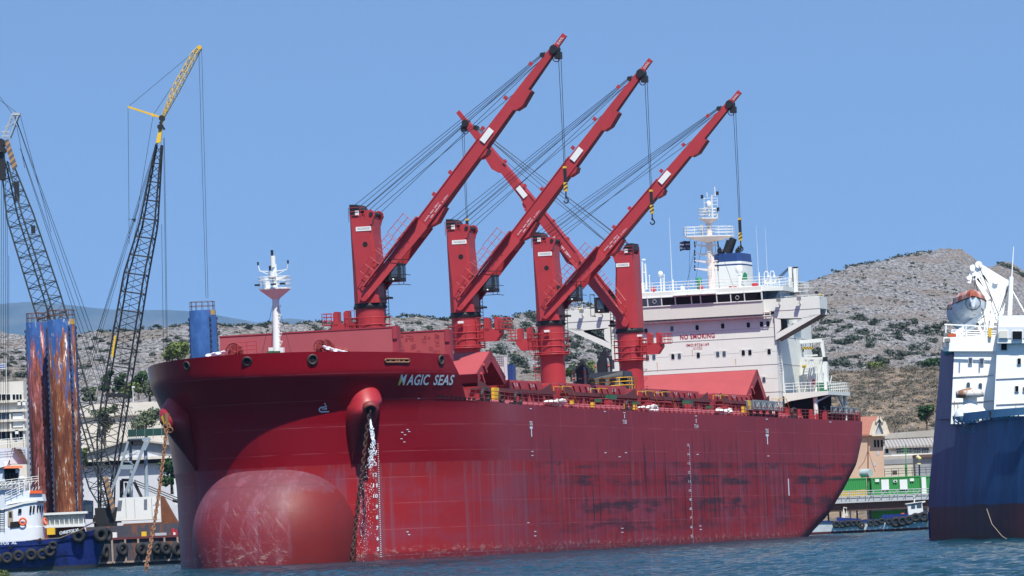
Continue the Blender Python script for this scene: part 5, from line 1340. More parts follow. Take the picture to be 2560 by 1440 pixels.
def hillz(X, Y):
    px = pxof(X, Y)-25; yr = ridgeY(px); q = (Y-FOOT)/(yr-FOOT); zr = ridgez(px)
    n = noise.fractal(Vector((X*.018, Y*.018, 0)), 1.0, 2.1, 5)*4.5 + noise.fractal(Vector((X*.09, Y*.09, 3)), 1.0, 2.1, 4)*1.1
    rid = abs(noise.noise(Vector((X*.03+9, Y*.018, 1))))*5
    if q < 0: return 2.4
    if q > 1: return zr-(q-1)*28+n*.25
    f = q**1.15 if zr < 50 else (.45*q+.55*q*q)
    env = sin(pi*min(1, q))**.7*(1-q**3*.7)
    return 2.4+(zr-2.4)*f+(n-rid+1.2)*env*(.5 if zr < 45 else 1.5)*.55+(noise.noise(Vector((X*.35, Y*.35, 8)))*.5*(q**.2))
mh = NT('rocky_hillside')
_r1 = mh.noise(mh.scl((1.1, .35, 1.5)), 1, 5, .75, .5); _r2 = mh.noise(mh.scl((.06, .05, .09)), 1, 4, .6); _r3 = mh.voro(mh.scl((.75, .45, .9)), 1.0); _r4 = mh.noise(mh.scl((.22, .15, .3)), 1, 4, .65)
_col = mh.mix(mh.ss(_r1, .43, .57), (.13, .122, .128), (.40, .385, .385))
_col = mh.mix(mh.math('MULTIPLY', mh.ss(_r3, .55, .15), .35), _col, (.60, .55, .53))
_col = mh.mix(mh.math('MULTIPLY', mh.ss(_r2, .46, .62), .55), _col, (.25, .19, .14))
_col = mh.mix(mh.math('MULTIPLY', mh.ss(_r4, .60, .70), .75), _col, (.060, .068, .048))
mh.bump(mh.math('ADD', _r1, mh.math('MULTIPLY', _r3, -.6)), 1.0, 1.6)
M['hill'] = mh.out(_col, .95)
NX, NY = 330, 120
xs = []; w = MB(); rows = []
for j in range(NY+1):
    Y = FOOT-40+(1790-FOOT)*(j/NY)**1.1
    rows.append([(X, Y, hillz(X, Y)) for X in [((i/NX)-.5)*2*Y*.125+Y*.01 for i in range(NX+1)]])
w.grid(rows, 0, True); tag(w.build('hills', M['hill']), kind='structure')
# far mountains
mf = NT('far_mountain'); _n = mf.noise(mf.scl((.002, .001, .005)), 1, 5, .65)
M['far'] = mf.out(mf.mix(mf.ss(_n, .35, .65), (.028, .05, .06), (.10, .11, .11)), .95)
w = MB(); rows = []
for j in range(22):
    q = j/14; row = []
    for i in range(201):
        px = -900+i*20; Y = 22000+8000*q
        zr = at(px, lerp_tab(FARM, px), 30000).z; X = (px-1280)/FPX*Y
        n = noise.fractal(Vector((X*.0007, Y*.0006, 2)), 1, 2.1, 5)
        z = 2+(zr-2)*min(1, q)**1.3+n*180*sin(pi*min(1, q))*.8-(max(0, q-1))*1200
        row.append((X, Y, z))
    rows.append(row)
w.grid(rows, 0, True); tag(w.build('far_mountains', M['far']), kind='structure')
# flat land behind the quays
mg = NT('dry_ground'); _n = mg.noise(mg.scl((.12, .06, .1)), 1, 5, .65); _n2 = mg.noise(mg.scl((1.5, .8, 1)), 1, 3, .6)
M['dry'] = mg.out(mg.mix(mg.ss(_n, .4, .6), (.36, .27, .17), mg.mix(mg.ss(_n2, .4, .6), (.20, .16, .09), (.42, .36, .27))), .95)
w = MB(); w.grid([[(x, y, 1.3 if y < 1000 else 1.9) for x in (-9000, -400, 0, 400, 9000)] for y in (805, 1000, 32000)], 0, False); w.grid([[(x, 805, z) for x in (-9000, 9000)] for z in (-3, 1.3)], 0, False); tag(w.build('ground', M['dry']), kind='structure')
# near scrub slope behind the right quay
TOPS = [(1100, 960), (1300, 950), (1500, 945), (1900, 935), (2080, 928), (2150, 925), (2200, 923), (2250, 921), (2350, 918), (2600, 905), (3000, 900)]
SL = {}
def slopez(X, Y):
    px = pxof(X, Y)-20; k = round(px/8)
    if k not in SL: SL[k] = at(k*8, lerp_tab(TOPS, k*8), 1010).z
    q = (Y-870)/140; n = noise.fractal(Vector((X*.05, Y*.05, 5)), 1, 2.1, 4)*1.3
    if q <= 0: return 1.4
    return 1.4+(SL[k]-1.4)*(min(1, q)**.8)+n*sin(pi*min(1, q))*.9-max(0, q-1)*9
msl = NT('scrub_slope_soil'); _n = msl.noise(msl.scl((.25, .2, .35)), 1, 5, .7); _n2 = msl.noise(msl.scl((1.6, .9, 1.6)), 1, 4, .7)
_c = msl.mix(msl.ss(_n, .42, .6), (.12, .095, .072), (.25, .18, .12)); _c = msl.mix(msl.ss(_n2, .55, .68), _c, (.42, .38, .34)); msl.bump(_n2, .8, .8)
M['slope'] = msl.out(_c, .95)
w = MB(); rows = []
for j in range(34):
    Y = 866+(1050-866)*j/33; rows.append([(X, Y, slopez(X, Y)) for X in [(-30+i*1.6) for i in range(130)]])
w.grid(rows, 0, True); tag(w.build('scrub_slope', M['slope']), kind='structure')
# ---------------------------------------------------------------- vegetation
def leafmat(name, a, b, c=None):
    m = NT(name); n = m.noise(m.scl((1, 1, 1)), .9, 3, .6); n2 = m.noise(m.scl((1, 1, 1)), 5, 2, .6)
    col = m.mix(m.ss(n, .38, .62), a, b)
    if c: col = m.mix(m.ss(n2, .55, .7), col, c)
    return m.out(col, .75)
M['bush'] = leafmat('grey_green_scrub', (.028, .042, .034), (.062, .080, .052))
M['brownbush'] = leafmat('dry_brown_scrub', (.095, .085, .068), (.17, .15, .115), (.075, .09, .042))
M['pine'] = leafmat('aleppo_pine_leaves', (.055, .085, .018), (.15, .19, .045))
M['darkleaf'] = leafmat('dark_green_leaves', (.012, .045, .014), (.035, .085, .022))
M['greyleaf'] = leafmat('olive_grey_leaves', (.06, .085, .045), (.13, .155, .085))
M['bark'] = paint('bark', (.12, .085, .06), .9, .4, 3, .3)
def clump(mb, c, r, n, rnd, size=.28, sc=(1, 1, .85), low=-.35, m=0):
    """n leaf-sized triangles spread through a lumpy ball"""
    c = Vector(c)
    lobes = [(Vector((rnd.gauss(0, .42)*r*sc[0], rnd.gauss(0, .42)*r*sc[1], rnd.uniform(-.1, .55)*r*sc[2])), r*rnd.uniform(.38, .66)) for _ in range(7)]
    for _ in range(n):
        lc, lr = rnd.choice(lobes)
        d = Vector((rnd.gauss(0, 1), rnd.gauss(0, 1), rnd.gauss(0, 1)+.25)); d.normalize()
        p = c+lc+Vector((d.x*sc[0], d.y*sc[1], d.z*sc[2]))*lr*rnd.uniform(.65, 1.08)
        if p.z < c.z+low*r: continue
        s = size*rnd.uniform(.6, 1.4); a = (d+Vector((rnd.gauss(0, .5), rnd.gauss(0, .5), rnd.gauss(0, .5)))).normalized(); u = a.orthogonal().normalized(); v = a.cross(u); th = rnd.uniform(0, 6.28)
        e = u*cos(th)+v*sin(th); f = a.cross(e)
        mb.add([p+e*s, p-e*s*.6+f*s*.7, p-e*s*.6-f*s*.7, p-e*s*1.1], [(0, 1, 3, 2)], m)
rb = random.Random(11)
bushes = []
for k in range(5):
    b = MB(); clump(b, (0, 0, .35), 1.0, 170, rb, .17, (1.15, 1.0, .72), -.45); bushes.append(b)
protos = []
def bush_at(k, loc, s, mat='bush', label='round dark green bush growing on the pale rocky hillside', grp='bushes on the rocky hillside'):
    o = bpy.data.objects.new('bush', protos[k].data); COL.objects.link(o); o.location = loc; o.scale = (s*rb.uniform(.9, 1.25), s, s*rb.uniform(.8, 1.1)); o.rotation_euler = (0, 0, rb.uniform(0, 6.28)); tag(o, label, 'bush', grp); return o
for k, b in enumerate(bushes): o = b.build('bush', M['bush']); protos.append(o)
spots = []
def hill_hit(px, py):
    r = ray(px, py); lo = None; Y = FOOT+5
    while Y < 1750:
        P = CAMP+r*(Y/r.y)
        if P.z < hillz(P.x, P.y): return P
        Y += 4
    return None
def scat(n, x0, x1, y0, y1, s0, s1):
    for _ in range(n):
        x = rb.uniform(x0, x1); y = y0+(y1-y0)*rb.uniform(0, 1)
        if y < lerp_tab(MAIN, x)+2: continue
        P = hill_hit(x, y)
        if P is not None: spots.append((P, rb.uniform(s0, s1)))
scat(85, 1230, 1545, 790, 940, .9, 2.1); scat(120, 1990, 2390, 780, 925, .9, 2.1); scat(30, 1950, 2350, 690, 800, .6, 1.3); scat(40, 190, 470, 830, 930, .6, 1.2); scat(22, 540, 900, 812, 835, .6, 1.3); scat(20, 970, 1240, 800, 880, .7, 1.4); scat(22, 0, 66, 870, 950, .7, 1.4)
spots.sort(key=lambda t: t[0].y)
for i, (P, s) in enumerate(spots[:290]):
    if i < 5: o = protos[i]; o.location = P; o.scale = (s, s, s); tag(o, 'round dark green bush growing on the pale rocky hillside', 'bush', 'bushes on the rocky hillside')
    else: bush_at(i % 5, P-Vector((0, 0, .15*s)), s)
# low ground scrub, ridge scrub: one uncountable mass
w = MB(); 
def blob(mb, P, s, n=16): clump(mb, P, s, n, rb, .30*s+.06, (1.2, 1, .7), -.5)
for _ in range(2300):
    zone = rb.random()
    if zone < .3: x, y = rb.uniform(1980, 2400), rb.uniform(660, 925)
    elif zone < .5: x, y = rb.uniform(1000, 1560), rb.uniform(770, 945)
    elif zone < .7: x, y = rb.uniform(180, 900), rb.uniform(815, 930)
    else:
        x = rb.choice([rb.uniform(190, 900), rb.uniform(950, 1560), rb.uniform(1940, 2330), rb.uniform(1940, 2200), rb.uniform(2500, 2560)]); y = lerp_tab(MAIN, x)+rb.uniform(1, 9)
    if y < lerp_tab(MAIN, x): continue
    P = hill_hit(x, y)
    if P is not None: blob(w, P, rb.uniform(.3, .85)*(1.25 if zone >= .7 else 1), 14)
tag(w.build('hillside_scrub', M['bush']), 'low grey green scrub scattered over the rocky hills', 'scrub', kind='stuff')
w = MB()
for _ in range(2600):
    X = rb.uniform(18, 92); Y = 880+130*rb.random()**.8; clump(w, (X, Y, slopez(X, Y)), rb.uniform(.4, 1.2), 60, rb, .13, (1.3, 1, .62), -.5)
tag(w.build('slope_scrub', M['brownbush']), 'dry brown and olive scrub covering the slope behind the buildings', 'scrub', kind='stuff')
def tree(name, label, px, pyb, pyt, Y, wpx, mat, n=900, trunk=.12, group=None, size=.2, sc=None, lobes=5):
    base = at(px, pyb, Y); top = at(px, pyt, Y); H = top.z-base.z; R = wpx/2/FPX*Y
    t = thing(name, label, 'tree', tuple(base), group); rn = random.Random(int(px*7+pyb))
    k = MB(); k.tube(base-Vector((0, 0, .6)), base+Vector((rn.uniform(-.1, .1), 0, H*.55)), R*.09+.06, R*.04, 8)
    for _ in range(6):
        a = rn.uniform(0, 6.28); k.tube(base+Vector((0, 0, H*rn.uniform(.2, .5))), base+Vector((cos(a)*R*.6, sin(a)*R*.6, H*rn.uniform(.5, .85))), R*.04+.02, .02, 5)
    k.build('trunk', M['bark'], t)
    c = MB()
    for j in range(lobes):
        a = 6.28*j/lobes+rn.uniform(-.4, .4); q = rn.uniform(0, 1); rr = R*rn.uniform(.45, .62)
        cc = base+Vector((cos(a)*(R-rr)*.95, sin(a)*(R-rr)*.8, rr*.7+(H-rr*1.7)*max(trunk, q if j else 1)))
        clump(c, cc, rr, n//lobes, rn, size, (1, 1, .9), -1.0)
    clump(c, base+Vector((0, 0, H*(.5+trunk*.2))), R*.7, n//3, rn, size, (1, 1, min(1.4, H/(2*R)*1.1)), -1.2)
    c.build('crown', mat, t); return t
# ---------------------------------------------------------------- haze
def make_haze(k):
    hz = MB(); hz.box(-7000, 7000, -60, 36000, -4.0, 2400)
    m = bpy.data.materials.new('haze_air'); m.use_nodes = True; nt = m.node_tree
    for n in list(nt.nodes): nt.nodes.remove(n)
    o = nt.nodes.new('ShaderNodeOutputMaterial'); v = nt.nodes.new('ShaderNodeVolumePrincipled'); v.inputs['Color'].default_value = (.32, .6, 1.0, 1); v.inputs['Density'].default_value = k; v.inputs['Anisotropy'].default_value = .0
    nt.links.new(v.outputs[0], o.inputs['Volume']); ob = hz.build('haze', m); tag(ob, kind='stuff'); return ob
make_haze(2.2e-5)
M['bargeh'] = paint('barge_hull_black', (.05, .055, .075), .6, .4, .6, .35, (.12, .06, .04), rust=.6, thr=.55)
M['rustlight'] = paint('rusty_pale_edge', (.36, .27, .22), .8, .4, 1, .3)
M['gantry'] = paint('blue_grey_gantry', (.27, .33, .38), .5, .25, 1, .25)
M['cabblue'] = paint('cab_dark_blue', (.02, .035, .075), .3, .3, 1, .1)
M['boomdark'] = paint('boom_dark_grey', (.035, .045, .05), .6, .3, 1, .2)
M['deckred'] = paint('tug_deck', (.1, .04, .04), .8)
M['orange2'] = paint('signal_orange', (.85, .12, .02), .5, .15, 2, .1)
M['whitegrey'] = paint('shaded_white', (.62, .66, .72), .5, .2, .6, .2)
M['netgreen'] = paint('green_net', (.01, .055, .045), .9, .3, 1, .2)
M['flagblue'] = paint('flag_blue', (.02, .06, .35), .8)
_f = NT('chevron_stripes'); _w = _f.math('FRACT', _f.math('MULTIPLY', _f.math('ADD', _f.Z, _f.math('ABSOLUTE', _f.math('MULTIPLY', _f.X, .9))), 1.1))
M['chevron'] = _f.out(_f.mix(_f.math('LESS_THAN', _w, .5), (.38, .20, .09), (.09, .09, .10)), .8)
_f = NT('tug_hull_paint'); _n = _f.noise(_f.scl((.5, .5, .8)), 1, 5, .7); _m = _f.noise(_f.scl((1.5, 1, 2)), 1, 5, .75)
_c = _f.mix(_f.ss(_n, .45, .62), (.02, .035, .19), (.012, .02, .07)); _c = _f.mix(_f.math('MULTIPLY', _f.ss(_m, .66, .7), .5), _c, (.4, .42, .48)); _c = _f.mix(_f.ss(_f.Z, .55, .35), _c, (.05, .055, .06))
M['tughull'] = _f.out(_c, .25)
# ================================================================ LEFT: TOWN, TREES, BARGES, CRAWLER CRANES, TUG
def A(x, y, Y, dY=0): p = at(x, y, Y); return Vector((p.x, p.y+dY, p.z))
def fbox(mb, x0, y0, x1, y1, Y, D, m=0):      # a block whose front face spans two pixels at distance Y and runs D back
    a = at(x0, y1, Y); b = at(x1, y1, Y); c = at(x0, y0, Y); z0 = (a.z+b.z)/2; z1 = c.z
    mb.box(a.x, b.x, Y, Y+D, z0, z1, m); return a.x, b.x, z0, z1
M['bldg'] = paint('stained_white_render', (.66, .62, .56), .9, .3, .4, .35, (.3, .26, .2))
M['bldg2'] = paint('lavender_white_wall', (.56, .57, .62), .9, .25, .3, .2, (.35, .33, .33))
M['roofgrey'] = paint('corrugated_roof', (.42, .38, .33), .9, .3, .5, .3)
M['slate'] = paint('grey_gable_cladding', (.26, .28, .31), .8, .25, .4, .3)
M['tile'] = None
def legmat(name, zb, zt, seed, shift):
    m = NT(name); h = m.math('DIVIDE', m.math('SUBTRACT', m.Z, zb), zt-zb)
    n = m.noise(m.vec(m.math('ADD', m.math('MULTIPLY', m.X, 1.6), seed), m.math('MULTIPLY', m.Y, 1.6), m.math('MULTIPLY', m.Z, .16)), 1, 5, .7)
    n2 = m.noise(m.vec(m.math('ADD', m.math('MULTIPLY', m.X, 2.4), seed+5), m.math('MULTIPLY', m.Y, 2.4), m.math('MULTIPLY', m.Z, .35)), 1, 5, .75)
    n3 = m.noise(m.scl((.5, .5, .3)), 1, 3, .6)
    blue = m.mix(m.ss(n3, .4, .6), (.018, .060, .19), (.03, .085, .24))
    v = m.math('ADD', m.math('SUBTRACT', n, .14 if shift < 0 else 0.0), m.math('MULTIPLY', m.math('SUBTRACT', .78 if shift > 0 else .5, h), .42+shift))
    rust = m.mix(m.ss(n2, .42, .60), (.11, .032, .02), (.30, .085, .085) if seed < 3 else (.24, .085, .035))
    col = m.mix(m.ss(v, .50, .54), blue, rust)
    col = m.mix(m.math('MULTIPLY', m.ss(n2, .59, .64), m.math('ADD', .25, m.math('MULTIPLY', shift, 3.5), clamp=True)), col, (.62, .60, .56))
    m.b.inputs['Specular IOR Level'].default_value = .2
    return m.out(col, .85)
def spud(lab, xc, ytop, Y, r, zb, seed, shift, racks, stripes=()):
    top = A(xc, ytop, Y); t = thing('spud_leg', lab, 'spud leg', (top.x, Y, zb), 'blue rusted spud legs of the work barges')
    m_ = MB(); m_.lathe((top.x, Y, 0), [(r, zb), (r, (zb+top.z)/2), (r, top.z-.02), (r-.12, top.z)], 30); m_.build('leg_tube', legmat('spud_leg_paint_%d' % seed, zb, top.z, seed, shift), t)
    for k, th in enumerate(racks):
        q = MB(); x, y = top.x+cos(th)*r, Y+sin(th)*r; n = Vector((cos(th), sin(th), 0)); l = Vector((-sin(th), cos(th), 0))
        q.hexa([Vector((x, y, zb))+l*.14-n*.05, Vector((x, y, zb))-l*.14-n*.05, Vector((x, y, zb))-l*.14+n*.10, Vector((x, y, zb))+l*.14+n*.10], [Vector((x, y, top.z-1))+l*.14-n*.05, Vector((x, y, top.z-1))-l*.14-n*.05, Vector((x, y, top.z-1))-l*.14+n*.10, Vector((x, y, top.z-1))+l*.14+n*.10])
        z = zb
        while z < top.z-1.2:
            p = Vector((x, y, z)); q.hexa([p+l*.1+n*.08, p-l*.1+n*.08, p-l*.1+n*.26, p+l*.1+n*.26], [p+l*.1+n*.08+Vector((0, 0, .42)), p-l*.1+n*.08+Vector((0, 0, .42)), p-l*.1+n*.22+Vector((0, 0, .36)), p+l*.1+n*.22+Vector((0, 0, .36))]); z += .78
        q.build('rack', M['rackm'], t)
    g = MB(); ring = [Vector((top.x+cos(a)*r*.93, Y+sin(a)*r*.93, top.z)) for a in [2*pi*i/12 for i in range(13)]]; g.rail(ring, 1.25, 1.0, .035, bars=(1, .5)); g.build('top_railing', M['rust'], t)
    for x0 in stripes:
        s_ = MB()
        for k in range(7):
            a = x0+k*.09; s_.prism([(top.x+cos(a)*(r+.02), Y+sin(a)*(r+.02), top.z-.75), (top.x+cos(a+.05)*(r+.02), Y+sin(a+.05)*(r+.02), top.z-.75), (top.x+cos(a+.05)*(r+.02), Y+sin(a+.05)*(r+.02), top.z-.02), (top.x+cos(a)*(r+.02), Y+sin(a)*(r+.02), top.z-.02)], (0, -.02, 0))
        s_.build('warning_stripes', M['yellow'], t)
    return t
M['rackm'] = paint('rack_dark_blue', (.03, .045, .10), .7, .4, 2, .3, rust=.5)
spud('blue spud leg with peeling red primer, leftmost of the leg pair on the barge', 95, 806, 745, 1.66, 2.5, 1, .12, (-2.95, -.75))
spud('blue spud leg with white and brown rust streaks, right one of the pair', 153, 799, 740, 1.92, 2.5, 6, .22, (-2.9, -.95, -.25), (-.9,))
spud('clean blue spud leg standing behind the ship\'s bow', 506, 776, 800, 1.93, 1.5, 2, -.42, (3.1, -.95, .02), (-.85,))
# pine, trees and bushes behind the barge
tree('pine_tree', 'bright green pine tree on the hill just left of the clean blue leg', 446, 915, 852, 900, 66, M['pine'], 1300, size=.26)
tree('pine_tree', 'small bright green pine tree left of the pine beside the blue leg', 424, 905, 880, 905, 30, M['pine'], 500, size=.24)
for i, (x, yb, yt, w, lab, mt) in enumerate(((268, 985, 925, 40, 'dark pointed conifer behind the black lattice boom', 'darkleaf'), (300, 985, 932, 36, 'dark conifer between the black boom and the street lamp', 'darkleaf'), (347, 990, 928, 40, 'tall dark conifer left of the ship\'s bow', 'darkleaf'),
        (375, 1000, 945, 60, 'broad olive tree directly left of the bow', 'greyleaf'), (322, 1005, 955, 50, 'rounded green tree behind the street lamp', 'pine'), (225, 1010, 965, 40, 'low dark tree right of the rusty legs', 'greyleaf'),
        (365, 1090, 1018, 80, 'large grey green bush tree in front of the beige roof', 'greyleaf'), (262, 1105, 1012, 70, 'pale green bush tree behind the two crossing booms', 'greyleaf'), (430, 1225, 1140, 72, 'dark green leafy tree behind the hanging anchor chain', 'darkleaf'),
        (212, 1165, 1120, 24, 'small green shrub just right of the legs at the barge', 'pine'))):
    Y = (905, 908, 910, 900, 895, 905, 870, 872, 800, 815)[i]
    tree('broadleaf_tree', lab, x, yb, yt, Y, w, M[mt], 1000, size=.22, lobes=6 if i > 3 else 4)
tree('broadleaf_tree', 'bright green tree seen through the gap between the third and fourth cranes', 1480, 945, 898, 985, 74, M['pine'], 900, size=.24)
tree('broadleaf_tree', 'small green tree just right of the third crane pedestal', 1428, 945, 918, 985, 34, M['pine'], 500, size=.24)
tree('broadleaf_tree', 'green bush tree on the slope crest right of the superstructure', 2190, 932, 902, 1015, 46, M['pine'], 800, size=.2)
tree('broadleaf_tree', 'dark green bush tree on the slope crest beside the blue hull', 2332, 925, 893, 1015, 50, M['darkleaf'], 800, size=.2)
tree('broadleaf_tree', 'dark tree low on the slope touching the blue hull', 2318, 1075, 1010, 890, 50, M['darkleaf'], 900, size=.2, trunk=0)
# long beige roof and white long wall in the gaps
def bld(name, lab, cat, loc): return thing(name, lab, cat, tuple(loc))
t = bld('long_shed', 'long low beige roofed shed behind the black lattice booms', 'building', A(310, 1045, 880)); m_ = MB()
a, b = A(195, 1045, 880), A(412, 1035, 880); m_.hexa([(a.x, 880, 1), (b.x, 880, 1), (b.x, 892, 1), (a.x, 892, 1)], [(a.x, 880, a.z), (b.x, 880, a.z), (b.x, 892, a.z), (a.x, 892, a.z)]); m_.build('wall', M['bldg'], t)
m_ = MB(); m_.hexa([(a.x-.5, 879.4, a.z), (b.x+.5, 879.4, a.z), (b.x+.5, 892, a.z+2.2), (a.x-.5, 892, a.z+2.2)], [(a.x-.5, 879.4, a.z+.15), (b.x+.5, 879.4, a.z+.15), (b.x+.5, 892, a.z+2.4), (a.x-.5, 892, a.z+2.4)]); m_.build('roof', M['roofgrey'], t)
t = bld('warehouse', 'grey gabled warehouse with pale block wall behind the crawler crane', 'building', A(320, 1240, 822)); m_ = MB()
a, b = A(195, 1235, 822), A(470, 1230, 822); ez_ = A(330, 1152, 822).z; ap_ = A(335, 1096, 822)
m_.box(a.x, b.x+3, 822, 846, 1.2, ez_, 0); o = m_.build('wall', M['bldg2'], t)
m_ = MB(); m_.prism([(a.x-.6, 821.8, ez_+.55), (b.x+3.6, 821.8, ez_+.55), (b.x+3.6, 821.8, ez_+1.0), (ap_.x, 821.8, ap_.z-.25), (a.x-.6, 821.8, ez_+.9)], (0, 24, 0)); m_.build('gable', M['slate'], t)
m_ = MB()
m_.hexa([(a.x-1, 821, ez_+.85), (ap_.x, 821, ap_.z-.3), (ap_.x, 847, ap_.z-.3), (a.x-1, 847, ez_+.85)], [(a.x-1, 821, ez_+1.05), (ap_.x, 821, ap_.z-.08), (ap_.x, 847, ap_.z-.08), (a.x-1, 847, ez_+1.05)])
m_.hexa([(ap_.x, 821, ap_.z-.3), (b.x+4, 821, ez_+.95), (b.x+4, 847, ez_+.95), (ap_.x, 847, ap_.z-.3)], [(ap_.x, 821, ap_.z-.08), (b.x+4, 821, ez_+1.2), (b.x+4, 847, ez_+1.2), (ap_.x, 847, ap_.z-.08)])
m_.build('roof', M['roofgrey'], t)
m_ = MB(); m_.box(a.x-.5, b.x+3, 820.6, 822.0, ez_+.1, ez_+.5, 0); m_.box(a.x-.4, b.x+3, 821.2, 821.95, ez_-.5, ez_+.1, 1); m_.build('canopy', [M['bldg'], M['dark']], t)
# gable wall second roof hint
m_ = MB(); c = A(345, 1122, 821.5); m_.prism([(c.x-3.2, 821.55, ez_+.5), (c.x+3.2, 821.55, ez_+.5), (c.x, 821.55, ez_+1.6)], (0, .2, 0)); m_.build('porch_gable', M['bldg2'], t)
# white cabin right of tree
t = bld('white_cabin', 'small white cabin with an air conditioner beside the bow', 'cabin', A(448, 1255, 790)); m_ = MB(); fbox(m_, 438, 1196, 475, 1262, 790, 4); m_.build('cabin_body', M['white2'], t)
m_ = MB(); fbox(m_, 443, 1200, 452, 1208, 789.6, .4); m_.build('air_conditioner', M['grey'], t); m_ = MB(); fbox(m_, 447, 1226, 456, 1242, 789.9, .1); m_.build('window', M['green'], t)
# apartment block
t = bld('apartment_building', 'white apartment block with balconies at the left edge', 'building', A(20, 1160, 838)); m_ = MB()
fbox(m_, -60, 958, 68, 1200, 838, 14); m_.build('wall', M['bldg'], t)
for y0, y1, k in ((985, 1003, 0), (1030, 1050, 1), (1078, 1098, 2)):
    for x0, x1 in ((-40, -14), (-8, 27), (31, 57)):
        w_ = MB(); fbox(w_, x0, y0, x1, y1, 837.95, .05); o = w_.build('window', M['white2'], t)
        g = MB()
        for q in range(3): fbox(g, x0+1+(x1-x0)/3*q, y0+1, x0+(x1-x0)/3*(q+1)-1, y1-1, 837.88, .06)
        g.build('pane', M['glass'] if k != 1 else M['glassb'], o)
for y in (1004, 1028, 1052, 1076): w_ = MB(); fbox(w_, -60, y, 67, y+3.2, 837.3, .7); w_.build('balcony_slab', M['bldg'], t)
w_ = MB(); fbox(w_, 27, 1032, 31, 1130, 837.5, .5); fbox(w_, 60, 980, 64, 1130, 837.6, .4); w_.build('pilaster', M['bldg'], t)
for x, y in ((48, 1008), (60, 1008), (42, 1080)): w_ = MB(); fbox(w_, x-4, y-5, x+4, y+5, 837.3, .6); w_.build('air_conditioner', M['white2'], t)
w_ = MB(); fbox(w_, 33, 1033, 59, 1068, 837.7, .3); w_.build('white_shutter', M['white2'], t)
# flag and street lamp
t = thing('flag_pole', 'small blue and white striped flag on a pole at the left edge', 'flag', tuple(A(16, 960, 830))); m_ = MB(); m_.tube(A(16, 965, 830), A(15, 895, 830), .05, n=6); m_.build('pole', M['white2'], t)
m_ = MB()
for k in range(5): fbox(m_, 0, 909+k*2.6, 14, 911.6+k*2.6, 829.95, .04, k % 2)
m_.build('flag_cloth', [M['letter'], M['flagblue']], t)
t = thing('street_lamp', 'white street lamp with twin heads in front of the dark trees', 'street lamp', tuple(A(333, 1005, 885))); m_ = MB(); m_.tube(A(333, 1005, 885), A(332, 970, 885), .08, .05, n=6); m_.build('pole', M['white2'], t)
m_ = MB(); fbox(m_, 328, 966, 337, 969, 885, .4); m_.build('lamp_head', M['white2'], t)
t = thing('net_fence', 'dark green net fence below the grey green bush tree', 'fence', tuple(A(370, 1095, 858))); m_ = MB(); fbox(m_, 320, 1074, 425, 1090, 858, .06); m_.build('net', M['netgreen'], t)
m_ = MB()
for x in range(320, 426, 21): m_.tube(A(x, 1095, 857.9), A(x, 1062, 857.9), .05, n=5)
m_.build('post', M['grey'], t)
# ------------------------------------------------ work barge
t = thing('work_barge', 'rusty dark work barge hung with tyres carrying the crawler cranes', 'barge', tuple(A(350, 1415, 742)))
zd = A(350, 1342, 735).z; xl, xr = A(105, 1345, 735).x, A(640, 1345, 735).x
m_ = MB(); m_.box(xl, xr, 736, 772, -1, zd, 0); m_.box(xl-.2, xr, 735.7, 772.2, zd-.25, zd+.05, 1)
for k in range(14): x = xl+4+(xr-xl-4)*k/14; m_.box(x-.12, x+.12, 735.6, 736.1, .6, zd-.25, 2)
m_.box(xl, xr, 735.65, 736.05, .5, .75, 2)
m_.build('barge_hull', [M['bargeh'], M['ledge'], M['rustlight']], t)
for x, y, r, yw in ((262, 1380, 1.0, .7), (306, 1373, .95, .25), (353, 1373, .95, .3), (393, 1370, .95, .15), (414, 1372, .9, .2), (441, 1374, 1.0, .5), (466, 1373, .9, .3)):
    f = MB(); c = A(x, y, 735.2); n = Vector((sin(yw+.5), -cos(yw+.5), 0)); f.torus(c, n, r*.68, r*.33, 20, 8); o = f.build('fender_tyre', M['rubber'], t)
def deckbox(x0, y0, x1, y1, Y, D, mat, nm): q = MB(); fbox(q, x0, y0, x1, y1, Y, D); return q.build(nm, M[mat], t)
deckbox(108, 1286, 212, 1314, 737, 1.2, 'white', 'bulwark_panel')
q = MB()
for k in range(9): fbox(q, 112+k*12, 1287, 114+k*12, 1314, 736.6, .4)
fbox(q, 104, 1283, 218, 1286, 736.2, 1.8); fbox(q, 108, 1314, 214, 1318, 736.3, 1.4); q.build('bulwark_frame', M['white2'], t)
deckbox(216, 1318, 470, 1346, 741, 3, 'bargeh', 'deck_coaming')
for x, y, w, h, mt in ((432, 1330, 8, 18, 'redbox'), (452, 1329, 14, 16, 'blue'), (436, 1334, 5, 6, 'white2'), (440, 1330, 5, 12, 'redbox'), (360, 1335, 12, 12, 'yellow'), (402, 1337, 28, 10, 'lgrey'), (285, 1337, 14, 12, 'white2'), (455, 1296, 8, 30, 'redbox')):
    c = A(x, y, 737.5); g = MB(); ww = w/18.6; hh = h/18.6
    if mt in ('blue', 'redbox'): g.lathe((c.x, 738, zd), [(ww/2, 0), (ww/2, c.z+hh/2-zd)], 12)
    else: g.box(c.x-ww/2, c.x+ww/2, 737.4, 738.4, zd, c.z+hh/2)
    g.build({'blue': 'oil_drum', 'redbox': 'gas_bottle', 'yellow': 'yellow_pump'}.get(mt, 'deck_box'), M[mt], t)
